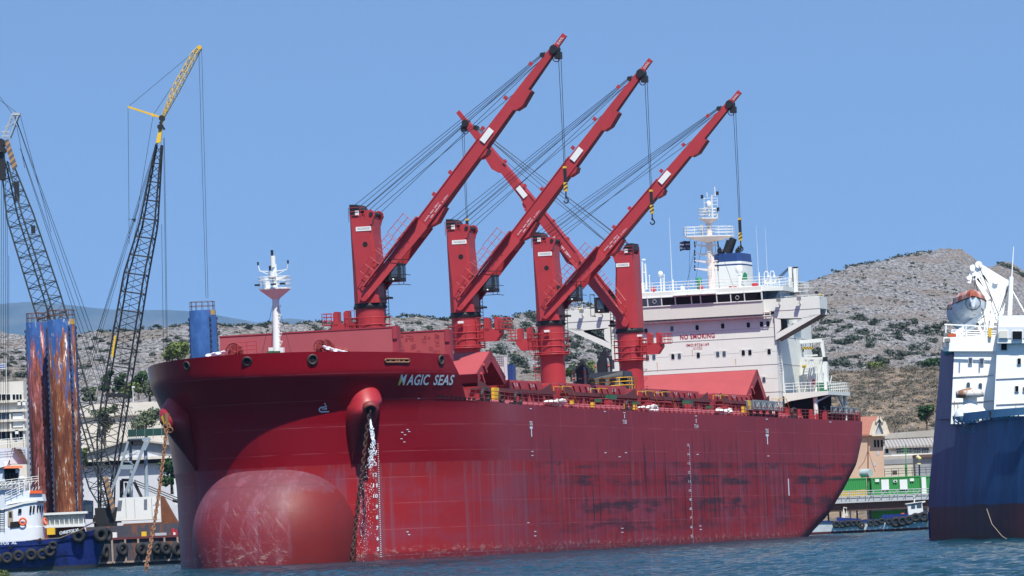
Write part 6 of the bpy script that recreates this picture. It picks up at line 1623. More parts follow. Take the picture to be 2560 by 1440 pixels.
# ------------------------------------------------ crawler crane with white house
def lattice(mb, axis, hw, n, m=0, rc=.09, rd=.045, rot=0.0):
    """axis: list of points, hw: half widths at each; n panels"""
    P = [Vector(p) for p in axis]; 
    L = [0]
    for a, b in zip(P, P[1:]): L.append(L[-1]+(b-a).length)
    def pt(d):
        for i in range(len(P)-1):
            if d <= L[i+1]+1e-6: q = (d-L[i])/(L[i+1]-L[i]); return P[i].lerp(P[i+1], q), hw[i]+(hw[i+1]-hw[i])*q
        return P[-1], hw[-1]
    D = (P[-1]-P[0]).normalized(); u = Vector((0, 1, 0)); s_ = D.cross(u).normalized(); u = s_.cross(D)
    a_, b_ = s_*cos(rot)+u*sin(rot), u*cos(rot)-s_*sin(rot)
    rings = []
    for k in range(n+1):
        c, h = pt(L[-1]*k/n); rings.append([c+a_*h*i+b_*h*j for i, j in ((-1, -1), (1, -1), (1, 1), (-1, 1))])
    for k in range(n):
        for c in range(4):
            mb.tube(rings[k][c], rings[k+1][c], rc, n=6, m=m, cap=False)
            d = (c+1) % 4
            if k % 2: mb.tube(rings[k][c], rings[k+1][d], rd, n=4, m=m, cap=False)
            else: mb.tube(rings[k][d], rings[k+1][c], rd, n=4, m=m, cap=False)
            if k % 2 == 0: mb.tube(rings[k][c], rings[k][d], rd, n=4, m=m, cap=False)
    return rings
YC = 748
t = thing('crawler_crane', 'crawler crane with white machinery house and dark lattice boom leaning left', 'crane', tuple(A(340, 1330, YC, 0)))
m_ = MB(); A1 = lambda x, y, d=0: A(x, y, YC, d)
z0, z1 = A1(350, 1300).z, A1(350, 1243).z; xa, xb, xc, xd = A1(291, 1298).x, A1(299, 1243).x, A1(384, 1243).x, A1(405, 1300).x
m_.prism([(xa, YC-1.6, z0), (A1(383, 1298).x, YC-1.6, z0), (A1(383, 1298).x, YC-1.6, z1), (xb, YC-1.6, z1)], (0, 3.4, 0)); m_.box(A1(383.5, 1298).x, xd, YC-1.7, YC+1.8, z0, z1)
hs = m_.build('machinery_house', M['white2'], t)
q = MB()
for k in range(9):
    y = 1252+k*3.0; a = A1(297-k*.35, y); b = A1(308-k*.35, y-.4); q.box(a.x, b.x, YC-1.66, YC-1.6, a.z-.03, a.z+.03); a = A1(362, y-3); b = A1(370, y-3); q.box(a.x, b.x, YC-1.66, YC-1.6, a.z-.03, a.z+.03)
q.build('louvre', M['grey'], hs)
q = MB(); fbox(q, 296, 1292, 383, 1301, YC-1.5, 3.2); q.build('house_base', M['grey'], t)
q = MB()
for x in (318, 340, 382.8): a = A1(x, 1296); b = A1(x, 1246); q.box(a.x-.02, a.x+.02, YC-1.63, YC-1.6, a.z, b.z)
a, b = A1(384, 1263), A1(405, 1263); q.box(a.x, b.x, YC-1.73, YC-1.7, a.z-.02, a.z+.02)
q.build('panel_joint', M['grey'], hs)
q = MB(); q.prism([A1(405, 1312, -1.2), A1(447, 1308, -1.2), A1(436, 1290, -1.2), A1(408, 1240, -1.2), A1(404, 1240, -1.2)], (0, 3, 0)); q.build('counterweight', M['rust'], t)
q = MB()
for yy in (YC-2.6, YC+1.8):
    a, b = A(304, 1334, yy), A(424, 1330, yy); zz0, zz1 = A(360, 1338, yy).z, A(360, 1307, yy).z
    q.prism([(a.x, yy, zz0+.5), (a.x+.5, yy, zz0), (b.x-.5, yy, zz0), (b.x, yy, zz0+.5), (b.x, yy, zz1-.4), (b.x-.5, yy, zz1), (a.x+.4, yy, zz1), (a.x, yy, zz1-.4)], (0, .9, 0))
q.build('crawler_track', M['rust'], t)
q = MB()
for k in range(8): x = A(312+k*14, 1330, YC-2.7).x; q.lathe((x, YC-2.62, A(360, 1331, YC).z), [(.001, 0), (.26, 0), (.26, -.1)], 10, 0, (0, -1, 0))
q.build('track_roller', M['grey'], t)
q = MB(); q.prism([A1(208, 1298, -2), A1(234, 1298, -2), A1(234, 1252, -2), A1(214, 1250, -2), A1(208, 1262, -2)], (0, 1.7, 0)); cb_ = q.build('operator_cab', M['cabblue'], t)
q = MB(); fbox(q, 213, 1262, 230, 1280, YC-2.06, .05); q.build('cab_window', M['glassb'], cb_)
q = MB(); fbox(q, 238, 1270, 292, 1302, YC-1, 2.4); fbox(q, 232, 1294, 300, 1308, YC-1.2, 3); q.build('boom_foot_frame', M['black'], t)
# boom
q = MB(); R1 = lattice(q, [A1(276, 1290), A1(256, 1215), A1(115, 742), A1(50, 540), A1(16, 405)], [.35, 1.28, 1.42, 1.3, .55], 46, 0, .115, .05, .55)
bo = q.build('lattice_boom', M['boomdark'], t)
q = MB()
a = [A1(262, 1196, -2.3), A1(272, 1190, -2.3), A1(291, 1272, -2.3), A1(283, 1283, -2.3)]; q.prism(a, (0, .15, 0)); q.build('striped_boom_plate', M['chevron'], bo)
q = MB(); a = [A1(14, 352, -1.5), A1(24, 350, -1.5), A1(46, 418, -1.5), A1(34, 428, -1.5), A1(20, 380, -1.5)]; q.prism(a, (0, .2, 0)); q.build('striped_head_plate', M['chevron'], bo)
q = MB(); q.tube(A1(4, 358, -1.5), A1(4, 358, 1.5), .55, n=14); q.tube(A1(8, 375, -1.5), A1(8, 375, 1.5), .4, n=14); q.box(A1(-2, 415).x, A1(12, 415).x, YC-1, YC+1, A1(5, 450).z, A1(5, 380).z); q.build('boom_head_sheave', M['black'], bo)
q = MB()
for d in (-1, 1):
    q.tube(A1(8, 345, d*.9), A1(33, 284, d*.8), .08, n=6); q.tube(A1(24, 348, d*.9), A1(49, 284, d*.8), .08, n=6); q.tube(A1(12, 320, d*.9), A1(42, 305, d*.8), .05, n=5); q.tube(A1(33, 292, d*.8), A1(44, 316, d*.8), .05, n=5); q.tube(A1(2, 330, d*.9), A1(26, 330, d*.9), .05, n=5); q.tube(A1(5, 342, d*.9), A1(26, 340, d*.9), .05, n=5)
q.beam(A1(32, 286), A1(51, 286), 1.8, .35); q.build('jib_mast', M['lgrey'], bo)
q = MB(); q.tube(A1(43, 470, -1), A1(45, 482, -1), .3, n=8); q.box(A1(38, 480).x, A1(50, 480).x, YC-1.5, YC-.9, A1(45, 505).z, A1(45, 455).z); q.box(A1(80, 575).x, A1(90, 575).x, YC-1.5, YC-1, A1(85, 585).z, A1(85, 565).z); q.build('hoist_drum', M['black'], bo)
q = MB()
EQ = A1(290, 988)
for p0, p1 in (((50, 286), (128, 580)), ((50, 286), (128, 580)), ((39, 300), (62, 420))): q.tube(A1(*p0), A1(*p1), .03, n=4, cap=False)
for dx in (-10, -3, 4, 11): q.tube(A1(52 if dx < 0 else 36, 288 if dx > 0 else 372, dx*.08), A1(268+dx*1.6, 982, dx*.1), .035, n=4, cap=False)
for k in range(8): q.tube(A1(270+k*6, 994, -.6+k*.15), A1(322+k*5.2, 1098, -.8+k*.2), .028, n=4, cap=False)
for x0, y0, x1, y1 in ((-20, 215, 32, 286), (-14, 240, 46, 285), (4, 370, 2, 1090), (9, 380, 8, 1080), (14, 400, 14, 1040), (18, 540, 19, 1120), (22, 640, 22, 1080), (-2, 600, -1, 1100)): q.tube(A1(x0, y0), A1(x1, y1), .03, n=4, cap=False)
q.build('pendant_rope', M['rope'], bo)
q = MB(); a, b = A1(266, 990, -.5), A1(316, 987, -.5); q.beam(a, b, .7, .45); 
for k in range(4): q.tube(A1(270+k*14, 988, -1.1), A1(270+k*14, 988, .3), .36, n=10)
q.build('equaliser_bar', M['black'], bo)
# gantry
q = MB()
for (x0, y0, x1, y1, w) in ((281, 1224, 303, 1170, .34), (303, 1170, 322, 1104, .30), (311, 1244, 366, 1104, .42), (363, 1126, 377, 1096, .35)):
    q.beam(A1(x0, y0, -1.2), A1(x1, y1, -1.2), w, w*.8)
q.tube(A1(366, 1243, .6), A1(363, 1120, .6), .28, .24, 10); q.tube(A1(327, 1243, 1.0), A1(325, 1110, 1.0), .24, .2, 10)
q.beam(A1(321, 1100, -.6), A1(376, 1097, -.6), .5, .4); q.beam(A1(303, 1168, -1.2), A1(334, 1168, -1.2), .4, .6)
for a_ in ((313, 1150, 345, 1130), (310, 1143, 336, 1163), (316, 1135, 345, 1136), (308, 1155, 330, 1155)): q.tube(A1(a_[0], a_[1], -.8), A1(a_[2], a_[3], -.8), .06, n=5)
q.build('a_frame_gantry', M['gantry'], t)
q = MB()
for x in (327, 337, 352): q.tube(A1(x, 1108, -1.1), A1(x, 1108, .5), .42, n=12)
q.beam(A1(320, 1101, -1.0), A1(356, 1100, -1.0), .3, .25); q.build('gantry_sheave', M['black'], t)
q = MB()
for x0, y0, x1, y1, w in ((302, 1200, 302, 1244, .5), (302, 1200, 330, 1200, .4), (333, 1204, 352, 1243, .4), (312, 1206, 318, 1243, .35), (328, 1205, 322, 1243, .3)): q.beam(A1(x0, y0, 1.5), A1(x1, y1, 1.5), w, w)
q.beam(A1(333, 1200, 1.8), A1(475, 1258, 1.8), .10, .12); q.beam(A1(333, 1206, 1.8), A1(475, 1264, 1.8), .10, .12); q.beam(A1(335, 1212, 1.8), A1(470, 1268, 1.8), .10, .1)
q.tube(A1(430, 1250, 1.8), A1(455, 1256, 1.8), .25, n=8); q.build('back_hitch', M['black'], t)
q = MB(); q.beam(A1(446, 1252, 1.5), A1(470, 1254, 1.5), .4, .5); q.build('yellow_hook', M['yellow'], t)
# ------------------------------------------------ second crane: black upright boom with yellow head
YD = 756; A2 = lambda x, y, d=0: A(x, y, YD, d)
t = thing('lattice_crane', 'black upright lattice crane with yellow head and yellow fly jib', 'crane', tuple(A2(262, 1300)))
q = MB(); lattice(q, [A2(258, 1292), A2(274, 1100), A2(288, 1000), A2(340, 690), A2(372, 560), A2(398, 362)], [.5, 1.45, 1.55, 1.42, 1.05, .38], 40, 0, .125, .048, .15)
bo = q.build('lattice_boom', M['black'], t)
q = MB(); q.hexa([A2(390, 358, -.5), A2(402, 357, -.5), A2(402, 357, .5), A2(390, 358, .5)], [A2(402, 300, -.4), A2(408, 300, -.4), A2(408, 300, .4), A2(402, 300, .4)]); 
q.hexa([A2(280, 893, -1.6), A2(285, 893, -1.6), A2(285, 893, -1.2), A2(280, 893, -1.2)], [A2(288, 840, -1.6), A2(292, 840, -1.6), A2(292, 840, -1.2), A2(288, 840, -1.2)])
q.build('boom_head', M['yellow'], bo)
q = MB(); q.tube(A2(405, 296, -.6), A2(405, 296, .6), .42, n=12); q.tube(A2(400, 318, -.7), A2(400, 318, .7), .36, n=12); q.beam(A2(400, 305, -.5), A2(412, 325, -.5), .3, .3); q.build('head_sheave', M['black'], bo)
q = MB(); lattice(q, [A2(408, 292), A2(440, 222), A2(488, 134), A2(500, 118)], [.16, .42, .36, .2], 22, 0, .06, .032, .5); q.tube(A2(499, 119, -.4), A2(499, 119, .4), .32, n=10); q.build('fly_jib', M['yellow'], bo)
q = MB(); q.beam(A2(404, 294), A2(320, 267), .22, .26); q.tube(A2(383, 288, -.3), A2(383, 288, .3), .25, n=10); q.build('jib_strut', M['yellow'], bo)
q = MB(); q.prism([A2(328, 548, -.2), A2(340, 546, -.2), A2(338, 556, -.2)], (0, .3, 0)); q.tube(A2(320, 548), A2(330, 548), .03, n=4); q.build('anemometer', M['black'], bo)
q = MB()
for a_ in ((497, 120, 322, 266), (492, 124, 384, 286), (497, 120, 515, 745), (504, 120, 520, 745), (320, 268, 323, 610), (409, 345, 418, 1030), (404, 560, 411, 1030), (411, 345, 421, 1030),
           (396, 340, 203, 960), (397, 342, 209, 960), (398, 344, 216, 960), (383, 288, 345, 520), (390, 360, 238, 1010), (392, 370, 300, 900), (345, 520, 228, 880)): q.tube(A2(a_[0], a_[1]), A2(a_[2], a_[3]), .028, n=4, cap=False)
q.build('pendant_rope', M['rope'], bo)
q = MB(); fbox(q, 236, 1288, 290, 1330, YD-1, 3); q.build('crane_base', M['black'], t)
# ------------------------------------------------ tug
t = thing('tug_boat', 'blue hulled tug with white wheelhouse, orange visor and a row of tyres', 'tug', tuple(A(120, 1425, 700)))
YT = 700
def tugsec(u):       # u 0 at the bow, 1 at the stern; x along the boat
    return u
bow = A(268, 1340, YT); m_ = MB(); rows = []
Lt = 24.0; NBt = 4.2
zs = [-1.0, 0, .8, 1.6, 2.2, 2.9, 3.5]
def tzd(u): return lerp_tab([(0, 5.05), (.06, 4.95), (.18, 4.55), (.30, 4.05), (.335, 3.95), (1, 3.7)], u)
for j in range(9):
    w = j/8; row = []
    for i in range(25):
        u = (i/24)**1.4; z = -1.2+(tzd(u)+1.2)*w
        xb = bow.x-2.1+2.1*w**1.2-Lt*u+0; hw_ = NBt*(1-(1-min(1, u/.36))**2.2)**.6*(.80+.20*w)
        row.append((xb, YT+NBt+1-hw_+u*1.2, z))
    rows.append(row)
m_.grid(rows, 0, True, flip=True); m_.grid([[(x, 2*(YT+NBt+1)-y+2*(i/24)**1.4*1.2, z) for i, (x, y, z) in enumerate(r)] for r in rows], 0, True)
m_.grid([[(x, y, z-.6) for x, y, z in rows[-1]], [(x, 2*(YT+NBt+1)-y, z-.6) for x, y, z in rows[-1]]], 1, False)
hb2 = m_.build('hull', [M['tughull'], M['deckred']], t)
def tugside(x): 
    # y on the near side for world x at deck level
    u = max(0, min(1, (bow.x-x)/Lt)); return YT+NBt+1-NBt*(1-(1-min(1, u/.36))**2.2)**.6+u*1.2
tx = MB()
def ttext(body, x0, x1, y, h, off=.06, dy=0):
    a = A(x0, y, YT); b = A(x1, y+dy, YT); n = 8; vs, fs = text_geo(body, 0, .03); pts = []
    for u, v in vs:
        x = a.x+(b.x-a.x)*u; z = (a.z+(b.z-a.z)*u)+(v-.5)*h; pts.append((x, tugside(x)-off-.05-max(0, (3.2-z))*.0, z))
    tx.add(pts, fs)
ttext('CHRISTOS  XL', -32, 40, 1360, .42, .35, -4); ttext('CHRISTOS XL', 147, 196, 1333, .40, .5, -9); tx.build('name_lettering', M['letter'], hb2)
def tyre(x, y, r, dY, yaw=0, nm='fender_tyre'):
    f = MB(); c = A(x, y, YT+dY); f.torus(c, Vector((sin(yaw), -cos(yaw), 0)), r*.68, r*.34, 20, 8); return f.build(nm, M['rubber'], t)
for x, y, r, yw in ((18, 1395, .78, 0), (46, 1390, .78, 0), (78, 1387, .82, 0), (106, 1386, .78, .2), (124, 1378, .78, .4), (196, 1341, .85, .1), (252, 1337, 1.0, .5), (268, 1338, .95, 1.0), (132, 1364, .6, .3), (-8, 1397, .78, 0)):
    c = A(x, y, YT); tyre(x, y, r, tugside(c.x)-YT-.35, yw)
q = MB()
for x, y in ((24, 1367), (98, 1350), (154, 1338)): c = A(x, y, YT); q.lathe((c.x, tugside(c.x)-.06, c.z), [(.001, .02), (.24, .02)], 14, 0, (0, -1, 0), cap=False)
q.build('porthole', M['dark'], hb2)
# deckhouse: rounded front facing right
YH = YT+3.2
def dhouse(pts_b, pts_t, D, nm, mat, par=t, Y=YH):
    m_ = MB(); n = len(pts_b); 
    b0 = [A(x, y, Y+d) for x, y, d in pts_b]; t0 = [A(x, y, Y+d) for x, y, d in pts_t]
    m_.add(b0+t0, [(i, i+1, n+i+1, n+i) for i in range(n-1)], 0, True)
    m_.add(t0, [tuple(range(n))], 0); return m_.build(nm, mat, par)
fr1 = [(-40, 0), (20, 0), (70, 0), (92, .4), (105, 1.4), (112, 3), (108, 5.5), (90, 6.6), (-40, 6.6)]
dhouse([(x, 1352 - (x > 60)*(x-60)*.12, d) for x, d in fr1], [(x, 1320-(x*.03), d) for x, d in fr1], 0, 'lower_deckhouse', M['tugwhite'])
fr2 = [(-40, .1), (20, .1), (60, .1), (86, .3), (100, 1.2), (108, 2.6), (106, 4.8), (88, 6), (-40, 6)]
dhouse([(x, 1324-x*.05, d) for x, d in fr2], [(x*1.0+2*(x > 80), 1275-x*.28 if x < 80 else 1256-(x-80)*.05, d) for x, d in fr2], 0, 'wheelhouse', M['tugwhite'])
who2 = [o for o in t.children if o.name.startswith('wheelhouse')][0]
fr3 = [(-40, -.1), (20, -.1), (60, -.1), (88, .1), (104, .9), (113, 2.6), (110, 5.0), (90, 6.2), (-40, 6.2)]
dhouse([(x, 1277-x*.29 if x < 80 else 1256-(x-80)*.05, d) for x, d in fr3], [(x, 1271-x*.28 if x < 80 else 1250-(x-80)*.05, d) for x, d in fr3], 0, 'bridge_brow', M['white2'])
q = MB(); q.prism([A(12, 1263, YH+.3), A(70, 1252, YH+.3), A(108, 1252, YH+.3), A(104, 1235, YH+.3), A(76, 1232, YH+.3), A(70, 1226, YH+.3), A(12, 1245, YH+.3)], (0, 5, 0)); q.build('upper_bulwark', M['tugwhite'], t)
q = MB(); q.hexa([A(74, 1234, YH), A(106, 1233, YH), A(106, 1233, YH+4), A(74, 1234, YH+4)], [A(76, 1226, YH), A(102, 1226, YH), A(102, 1226, YH+4), A(76, 1226, YH+4)]); q.build('orange_visor', M['orange2'], t)
for x, y, w in ((76, 1273, 5), (84, 1272, 4.5), (93, 1272, 4), (100, 1272, 3.4), (106, 1273, 2.6)):
    q = MB(); dd = {76: .1, 84: .2, 93: .7, 100: 1.15, 106: 2.1}[x]; q.prism([A(x-w/2, y+8, YH+dd), A(x+w/2, y+8, YH+dd), A(x+w/2+1.5, y-8, YH+dd), A(x-w/2+1.5, y-8, YH+dd)], (0, -.12, 0)); q.build('wheelhouse_window', M['glass'], who2)
q = MB(); q.prism([A(45, 1283, YH-.0), A(54, 1282, YH), A(54, 1272, YH), A(46, 1272, YH)], (0, -.1, 0)); q.build('wheelhouse_window', M['glass'], who2)
q = MB(); q.prism([A(20, 1316, YH), A(33, 1316, YH), A(32, 1276, YH), A(20, 1277, YH)], (0, -.1, 0)); o = q.build('wooden_door', M['wood'], who2); q = MB(); q.prism([A(23, 1293, YH), A(30, 1293, YH), A(29, 1280, YH), A(23, 1280, YH)], (0, -.16, 0)); q.build('door_window', M['dark'], o)
q = MB(); q.prism([A(25, 1320, YH), A(49, 1317, YH), A(48, 1303, YH), A(26, 1305, YH)], (0, -.13, 0)); q.build('open_locker', M['dark'], who2)
q = MB(); q.torus(A(57, 1304, YH-.25), (0, 1, 0), .42, .12, 18, 8); q.build('lifebuoy', M['orange2'], t)
q = MB(); q.torus(A(113, 1304, YH+2), (1, -.3, 0), .42, .12, 18, 8); q.build('lifebuoy', M['orange2'], t)
q = MB()
for k in range(10): q.tube(A(0, 1325-k*5.5, YH-.1), A(11, 1325-k*5.5, YH-.1), .03, n=4)
for x in (0, 11): q.tube(A(x, 1330, YH-.1), A(x, 1272, YH-.1), .035, n=4)
q.build('side_ladder', M['black'], t)
q = MB(); c = A(125, 1325, YH); q.box(c.x-.4, c.x+.6, YH, YH+1, c.z-.6, c.z+.3); q.build('yellow_winch', M['yellow'], t)
q = MB(); a, b = A(14, 1250, YH), A(58, 1230, YH); q.rail([a, b], .9, .9, .04); q.rail([A(-20, 1222, YH+2), A(96, 1208, YH+2)], .9, .8, .035)
for x, y in ((88, 1226), (80, 1227), (96, 1225)): q.tube(A(x, y, YH), A(x+4, y-9, YH), .05, n=5)
q.tube(A(96, 1222, YH+1), A(96, 1168, YH+1), .035, n=5)
for k in range(9): q.tube(A(-10+k*12, 1222-k*1.5, YH+2), A(6+k*11, 1207-k*.8, YH+3), .03, n=4)
for x in (48, 62, 74): q.tube(A(x, 1240, YH+2), A(x, 1206, YH+2), .06, n=5)
q.build('bridge_railing', M['white2'], t)
q = MB(); q.path([A(103, 1348, YH-2.8), A(150, 1345, YT+.5), A(200, 1325, YT+.6), A(238, 1305, YT+3)], .035, 5); q.build('mooring_line', M['wood'], t)
q = MB(); q.hexa([A(206, 1318, YT+3), A(215, 1317, YT+3), A(215, 1317, YT+3.4), A(206, 1318, YT+3.4)], [A(230, 1306, YT+3), A(240, 1305, YT+3), A(240, 1305, YT+3.4), A(230, 1306, YT+3.4)]); q.build('bow_bitt', M['tughull'], t)
# ------------------------------------------------ white work vessel behind the tug
t = thing('work_vessel', 'white work vessel with orange bridge visor behind the tug at the left edge', 'boat', tuple(A(20, 1415, 722)))
YW = 722
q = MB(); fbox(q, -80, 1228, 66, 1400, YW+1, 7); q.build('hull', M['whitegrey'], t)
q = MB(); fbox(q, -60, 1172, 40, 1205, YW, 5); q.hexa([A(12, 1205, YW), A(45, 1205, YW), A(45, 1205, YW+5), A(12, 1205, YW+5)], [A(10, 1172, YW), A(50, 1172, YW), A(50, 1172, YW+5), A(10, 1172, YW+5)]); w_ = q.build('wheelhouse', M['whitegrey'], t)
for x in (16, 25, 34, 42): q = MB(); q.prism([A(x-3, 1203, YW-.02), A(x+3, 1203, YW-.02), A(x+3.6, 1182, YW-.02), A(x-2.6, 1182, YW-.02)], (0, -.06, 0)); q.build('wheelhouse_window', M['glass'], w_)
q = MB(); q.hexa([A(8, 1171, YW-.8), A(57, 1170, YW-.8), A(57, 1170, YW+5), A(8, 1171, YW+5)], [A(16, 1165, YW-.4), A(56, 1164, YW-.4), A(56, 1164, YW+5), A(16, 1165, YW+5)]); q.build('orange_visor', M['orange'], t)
q = MB(); q.prism([A(-30, 1176, YW-.5), A(18, 1165, YW-.5), A(18, 1161, YW-.5), A(-30, 1170, YW-.5)], (0, 4, 0)); q.build('bridge_roof', M['white2'], t)
q = MB(); q.prism([A(20, 1160, YW+4), A(68, 1160, YW+4), A(68, 1118, YW+4), A(34, 1118, YW+4)], (0, 3, 0)); q.prism([A(-30, 1175, YW+4), A(24, 1160, YW+4), A(30, 1120, YW+4), A(-30, 1120, YW+4)], (0, 3, 0)); q.build('funnel_casing', M['bldg2'], t)
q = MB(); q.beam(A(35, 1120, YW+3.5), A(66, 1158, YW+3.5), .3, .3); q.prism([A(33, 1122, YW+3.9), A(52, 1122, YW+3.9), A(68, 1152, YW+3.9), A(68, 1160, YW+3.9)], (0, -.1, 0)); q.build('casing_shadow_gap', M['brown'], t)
q = MB(); q.lathe(A(14, 1158, YW), [(.1, -.5), (.3, -.2), (.3, .15), (.05, .2)], 12); q.beam(A(-5, 1148, YW), A(28, 1148, YW), .12, .2); q.sphere(A(53, 1196, YW), .4, 10, 6); q.build('radar_scanner', M['white2'], t)
q = MB(); q.rail([A(-30, 1228, YW+.6), A(66, 1220, YW+.6)], 1.4, .9, .05); q.rail([A(0, 1118, YW+3), A(66, 1112, YW+3)], 1.0, 1.2, .03)
q.build('deck_railing', M['white2'], t)
M['orangew'] = paint('weathered_canopy', (.45, .10, .05), .6, .4, 1.5, .4, (.5, .45, .42), rust=.6, rustc=(.6, .55, .52), thr=.5)
M['peach'] = paint('peach_render', (.52, .36, .27), .9, .2, .4, .2, (.4, .26, .18))
M['creamtrim'] = paint('cream_trim', (.62, .54, .44), .8, .2, 1, .2)
M['slateblue'] = paint('blue_grey_gable', (.34, .38, .44), .7, .2, 1, .1)
M['blockwall'] = paint('pale_block_wall', (.55, .52, .47), .9, .3, .6, .2)
M['brownsteel'] = paint('brown_steel_deck', (.075, .04, .035), .7, .4, .6, .4, (.12, .06, .04), rust=.3)
M['tankgrey'] = paint('tank_grey', (.40, .46, .45), .6, .2, 1, .2)
M['paleyellow'] = paint('pale_yellow', (.6, .5, .25), .6, .2, 2, .1)
M['contg'] = paint('container_green', (.035, .27, .06), .55, .25, .8, .25, (.15, .2, .1))
M['contl'] = paint('container_lime', (.05, .36, .04), .55, .2, .8, .1)
M['bandblue'] = paint('faded_bulwark_blue', (.05, .16, .30), .6, .3, .8, .3, (.03, .05, .08))
M['white3'] = paint('chalky_white', (.88, .90, .88), .55, .10, .6, .12, (.6, .55, .48))
M['faintletter'] = paint('faded_letter_blue', (.10, .24, .38), .7, .5, 3, .1)
M['ruststain2'] = paint('rust_run_orange', (.62, .36, .12), .9, .4, 3, 0)
M['rustwhite'] = paint('rust_bitten_white', (.66, .64, .6), .7, .2, 2, .3, (.3, .18, .1), rust=.9, thr=.52)
_f = NT('roof_tiles'); _w = _f.math('FRACT', _f.math('MULTIPLY', _f.X, 4.2)); _v = _f.math('FRACT', _f.math('MULTIPLY', _f.Z, 4.0)); _n = _f.noise(_f.scl((1, 1, 1)), 2, 3, .6)
M['tiles'] = _f.out(_f.mix(_f.math('MULTIPLY', _f.math('LESS_THAN', _w, .3), .6), _f.mix(_n, (.28, .10, .07), (.38, .17, .12)), (.2, .06, .04)), .85)
_f = NT('corrugated_sheet'); _w = _f.math('SINE', _f.math('MULTIPLY', _f.X, 12)); _n = _f.noise(_f.scl((.4, 1, 1)), 1, 4, .6)
M['corr'] = _f.out(_f.mix(_f.ss(_w, -.6, .8), (.22, .20, .19), _f.mix(_n, (.44, .42, .40), (.33, .3, .28))), .85)
_f = NT('container_green_yellow'); _n = _f.noise(_f.scl((.7, .7, .7)), 1, 2, .5)
M['contgy'] = _f.out(_f.mix(_f.ss(_f.math('ADD', _f.Z, _f.math('MULTIPLY', _n, .6)), 1.45, 1.5), (.50, .36, .06), (.035, .27, .06)), .55)
_f = NT('small_boat_hull'); _n = _f.noise(_f.scl((.5, .5, 1.5)), 1, 4, .6); _c = _f.mix(_f.ss(_f.X, 3, 5), (.74, .78, .8), (.34, .50, .55)); _c = _f.mix(_f.math('MULTIPLY', _f.ss(_n, .5, .65), .35), _c, (.4, .42, .42))
M['boathull'] = _f.out(_f.mix(_f.ss(_f.Z, .62, .55), _c, (.10, .02, .025)), .5)
_f = NT('lifeboat_hull'); _n = _f.noise(_f.scl((1, 1, 2)), 1.5, 4, .7)
M['boatwhite'] = _f.out(_f.mix(_f.math('MULTIPLY', _f.ss(_n, .58, .66), .6), (.62, .68, .74), (.25, .16, .12)), .4)
_f = NT('blue_hull_paint'); _n = _f.noise(_f.scl((.6, .6, .10)), 1, 5, .7); _m = _f.noise(_f.scl((2.5, 2.5, .25)), 1, 5, .7); _k = _f.noise(_f.scl((.4, .4, .5)), 1, 5, .7); _s = _f.noise(_f.scl((2, 2, 2)), 1.5, 5, .8)
_c = _f.mix(_f.ss(_n, .42, .62), (.008, .040, .12), (.014, .065, .18)); _c = _f.mix(_f.math('MULTIPLY', _f.ss(_m, .58, .66), .7), _c, (.006, .010, .03)); _c = _f.mix(_f.ss(_s, .73, .75), _c, (.2, .3, .4))
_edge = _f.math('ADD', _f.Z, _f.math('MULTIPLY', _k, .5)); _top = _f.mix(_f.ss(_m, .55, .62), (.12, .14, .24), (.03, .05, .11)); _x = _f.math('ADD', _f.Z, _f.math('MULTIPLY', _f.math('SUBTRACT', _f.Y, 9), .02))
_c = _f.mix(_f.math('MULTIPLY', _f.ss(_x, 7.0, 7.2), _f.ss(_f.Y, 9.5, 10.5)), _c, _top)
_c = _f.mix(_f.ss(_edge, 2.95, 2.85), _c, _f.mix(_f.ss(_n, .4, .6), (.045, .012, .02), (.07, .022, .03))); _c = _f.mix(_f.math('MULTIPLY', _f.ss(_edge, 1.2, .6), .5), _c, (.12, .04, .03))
_f.b.inputs['Specular IOR Level'].default_value = .3; M['bluehull'] = _f.out(_c, .55)
# ================================================================ RIGHT: QUAY, BUILDINGS, SMALL BOAT, BLUE SHIP
def ubox(nm, x0, y0, x1, y1, Y, D, mat, par): q = MB(); fbox(q, x0, y0, x1, y1, Y, D); return q.build(nm, M[mat], par)
# peach building with tiled roof
t = thing('peach_building', 'peach walled building with red tiled roof and rounded gable behind the stern', 'building', tuple(A(2190, 1200, 846)))
YB = 846
ubox('wall', 2120, 1086, 2213, 1215, YB, 9, 'peach', t)
q = MB()
a, b, c, d = A(2100, 1086, YB-.6), A(2197, 1086, YB-.6), A(2197, 1040, YB+4.0), A(2100, 1044, YB+4.0)
q.add([a, b, c, d, a-Vector((0, 0, .25)), b-Vector((0, 0, .25)), c-Vector((0, 0, .25)), d-Vector((0, 0, .25))], [(0, 1, 2, 3), (7, 6, 5, 4), (0, 4, 5, 1), (1, 5, 6, 2)]); q.build('roof', M['tiles'], t)
q = MB()
L = [A(2180, 1089, YB-.8), A(2184, 1072, YB-.8), A(2190, 1055, YB-.8), A(2198, 1041, YB-.8), A(2206, 1055, YB-.8), A(2213, 1072, YB-.8), A(2217, 1087, YB-.8)]
for p, r in zip(L, L[1:]): q.beam(p, r, .9, .3)
q.beam(A(2180, 1088, YB-.9), A(2218, 1087, YB-.9), .9, .3); q.build('gable_trim', M['creamtrim'], t)
q = MB(); q.prism([p+Vector((0, .3, 0)) for p in L], (0, 3, 0)); q.build('gable', M['slateblue'], t)
for x in (2188, 2196, 2205): ubox('window', x-2.6, 1100, x+2.6, 1118, YB-.05, .1, 'glass', t)
for x, y in ((2195, 1132), (2186, 1160)): ubox('window', x-3, y-4, x+3, y+5, YB-.05, .1, 'lgrey', t)
q = MB(); q.tube(A(2170, 1205, YB-3), A(2170, 1092, YB-3), .09, n=6); q.path([A(2170, 1126, YB-3), A(2160, 1155, YB-3), A(2146, 1172, YB-3)], .04, 4); q.path([A(2170, 1126, YB-3), A(2188, 1180, YB-3)], .03, 4)
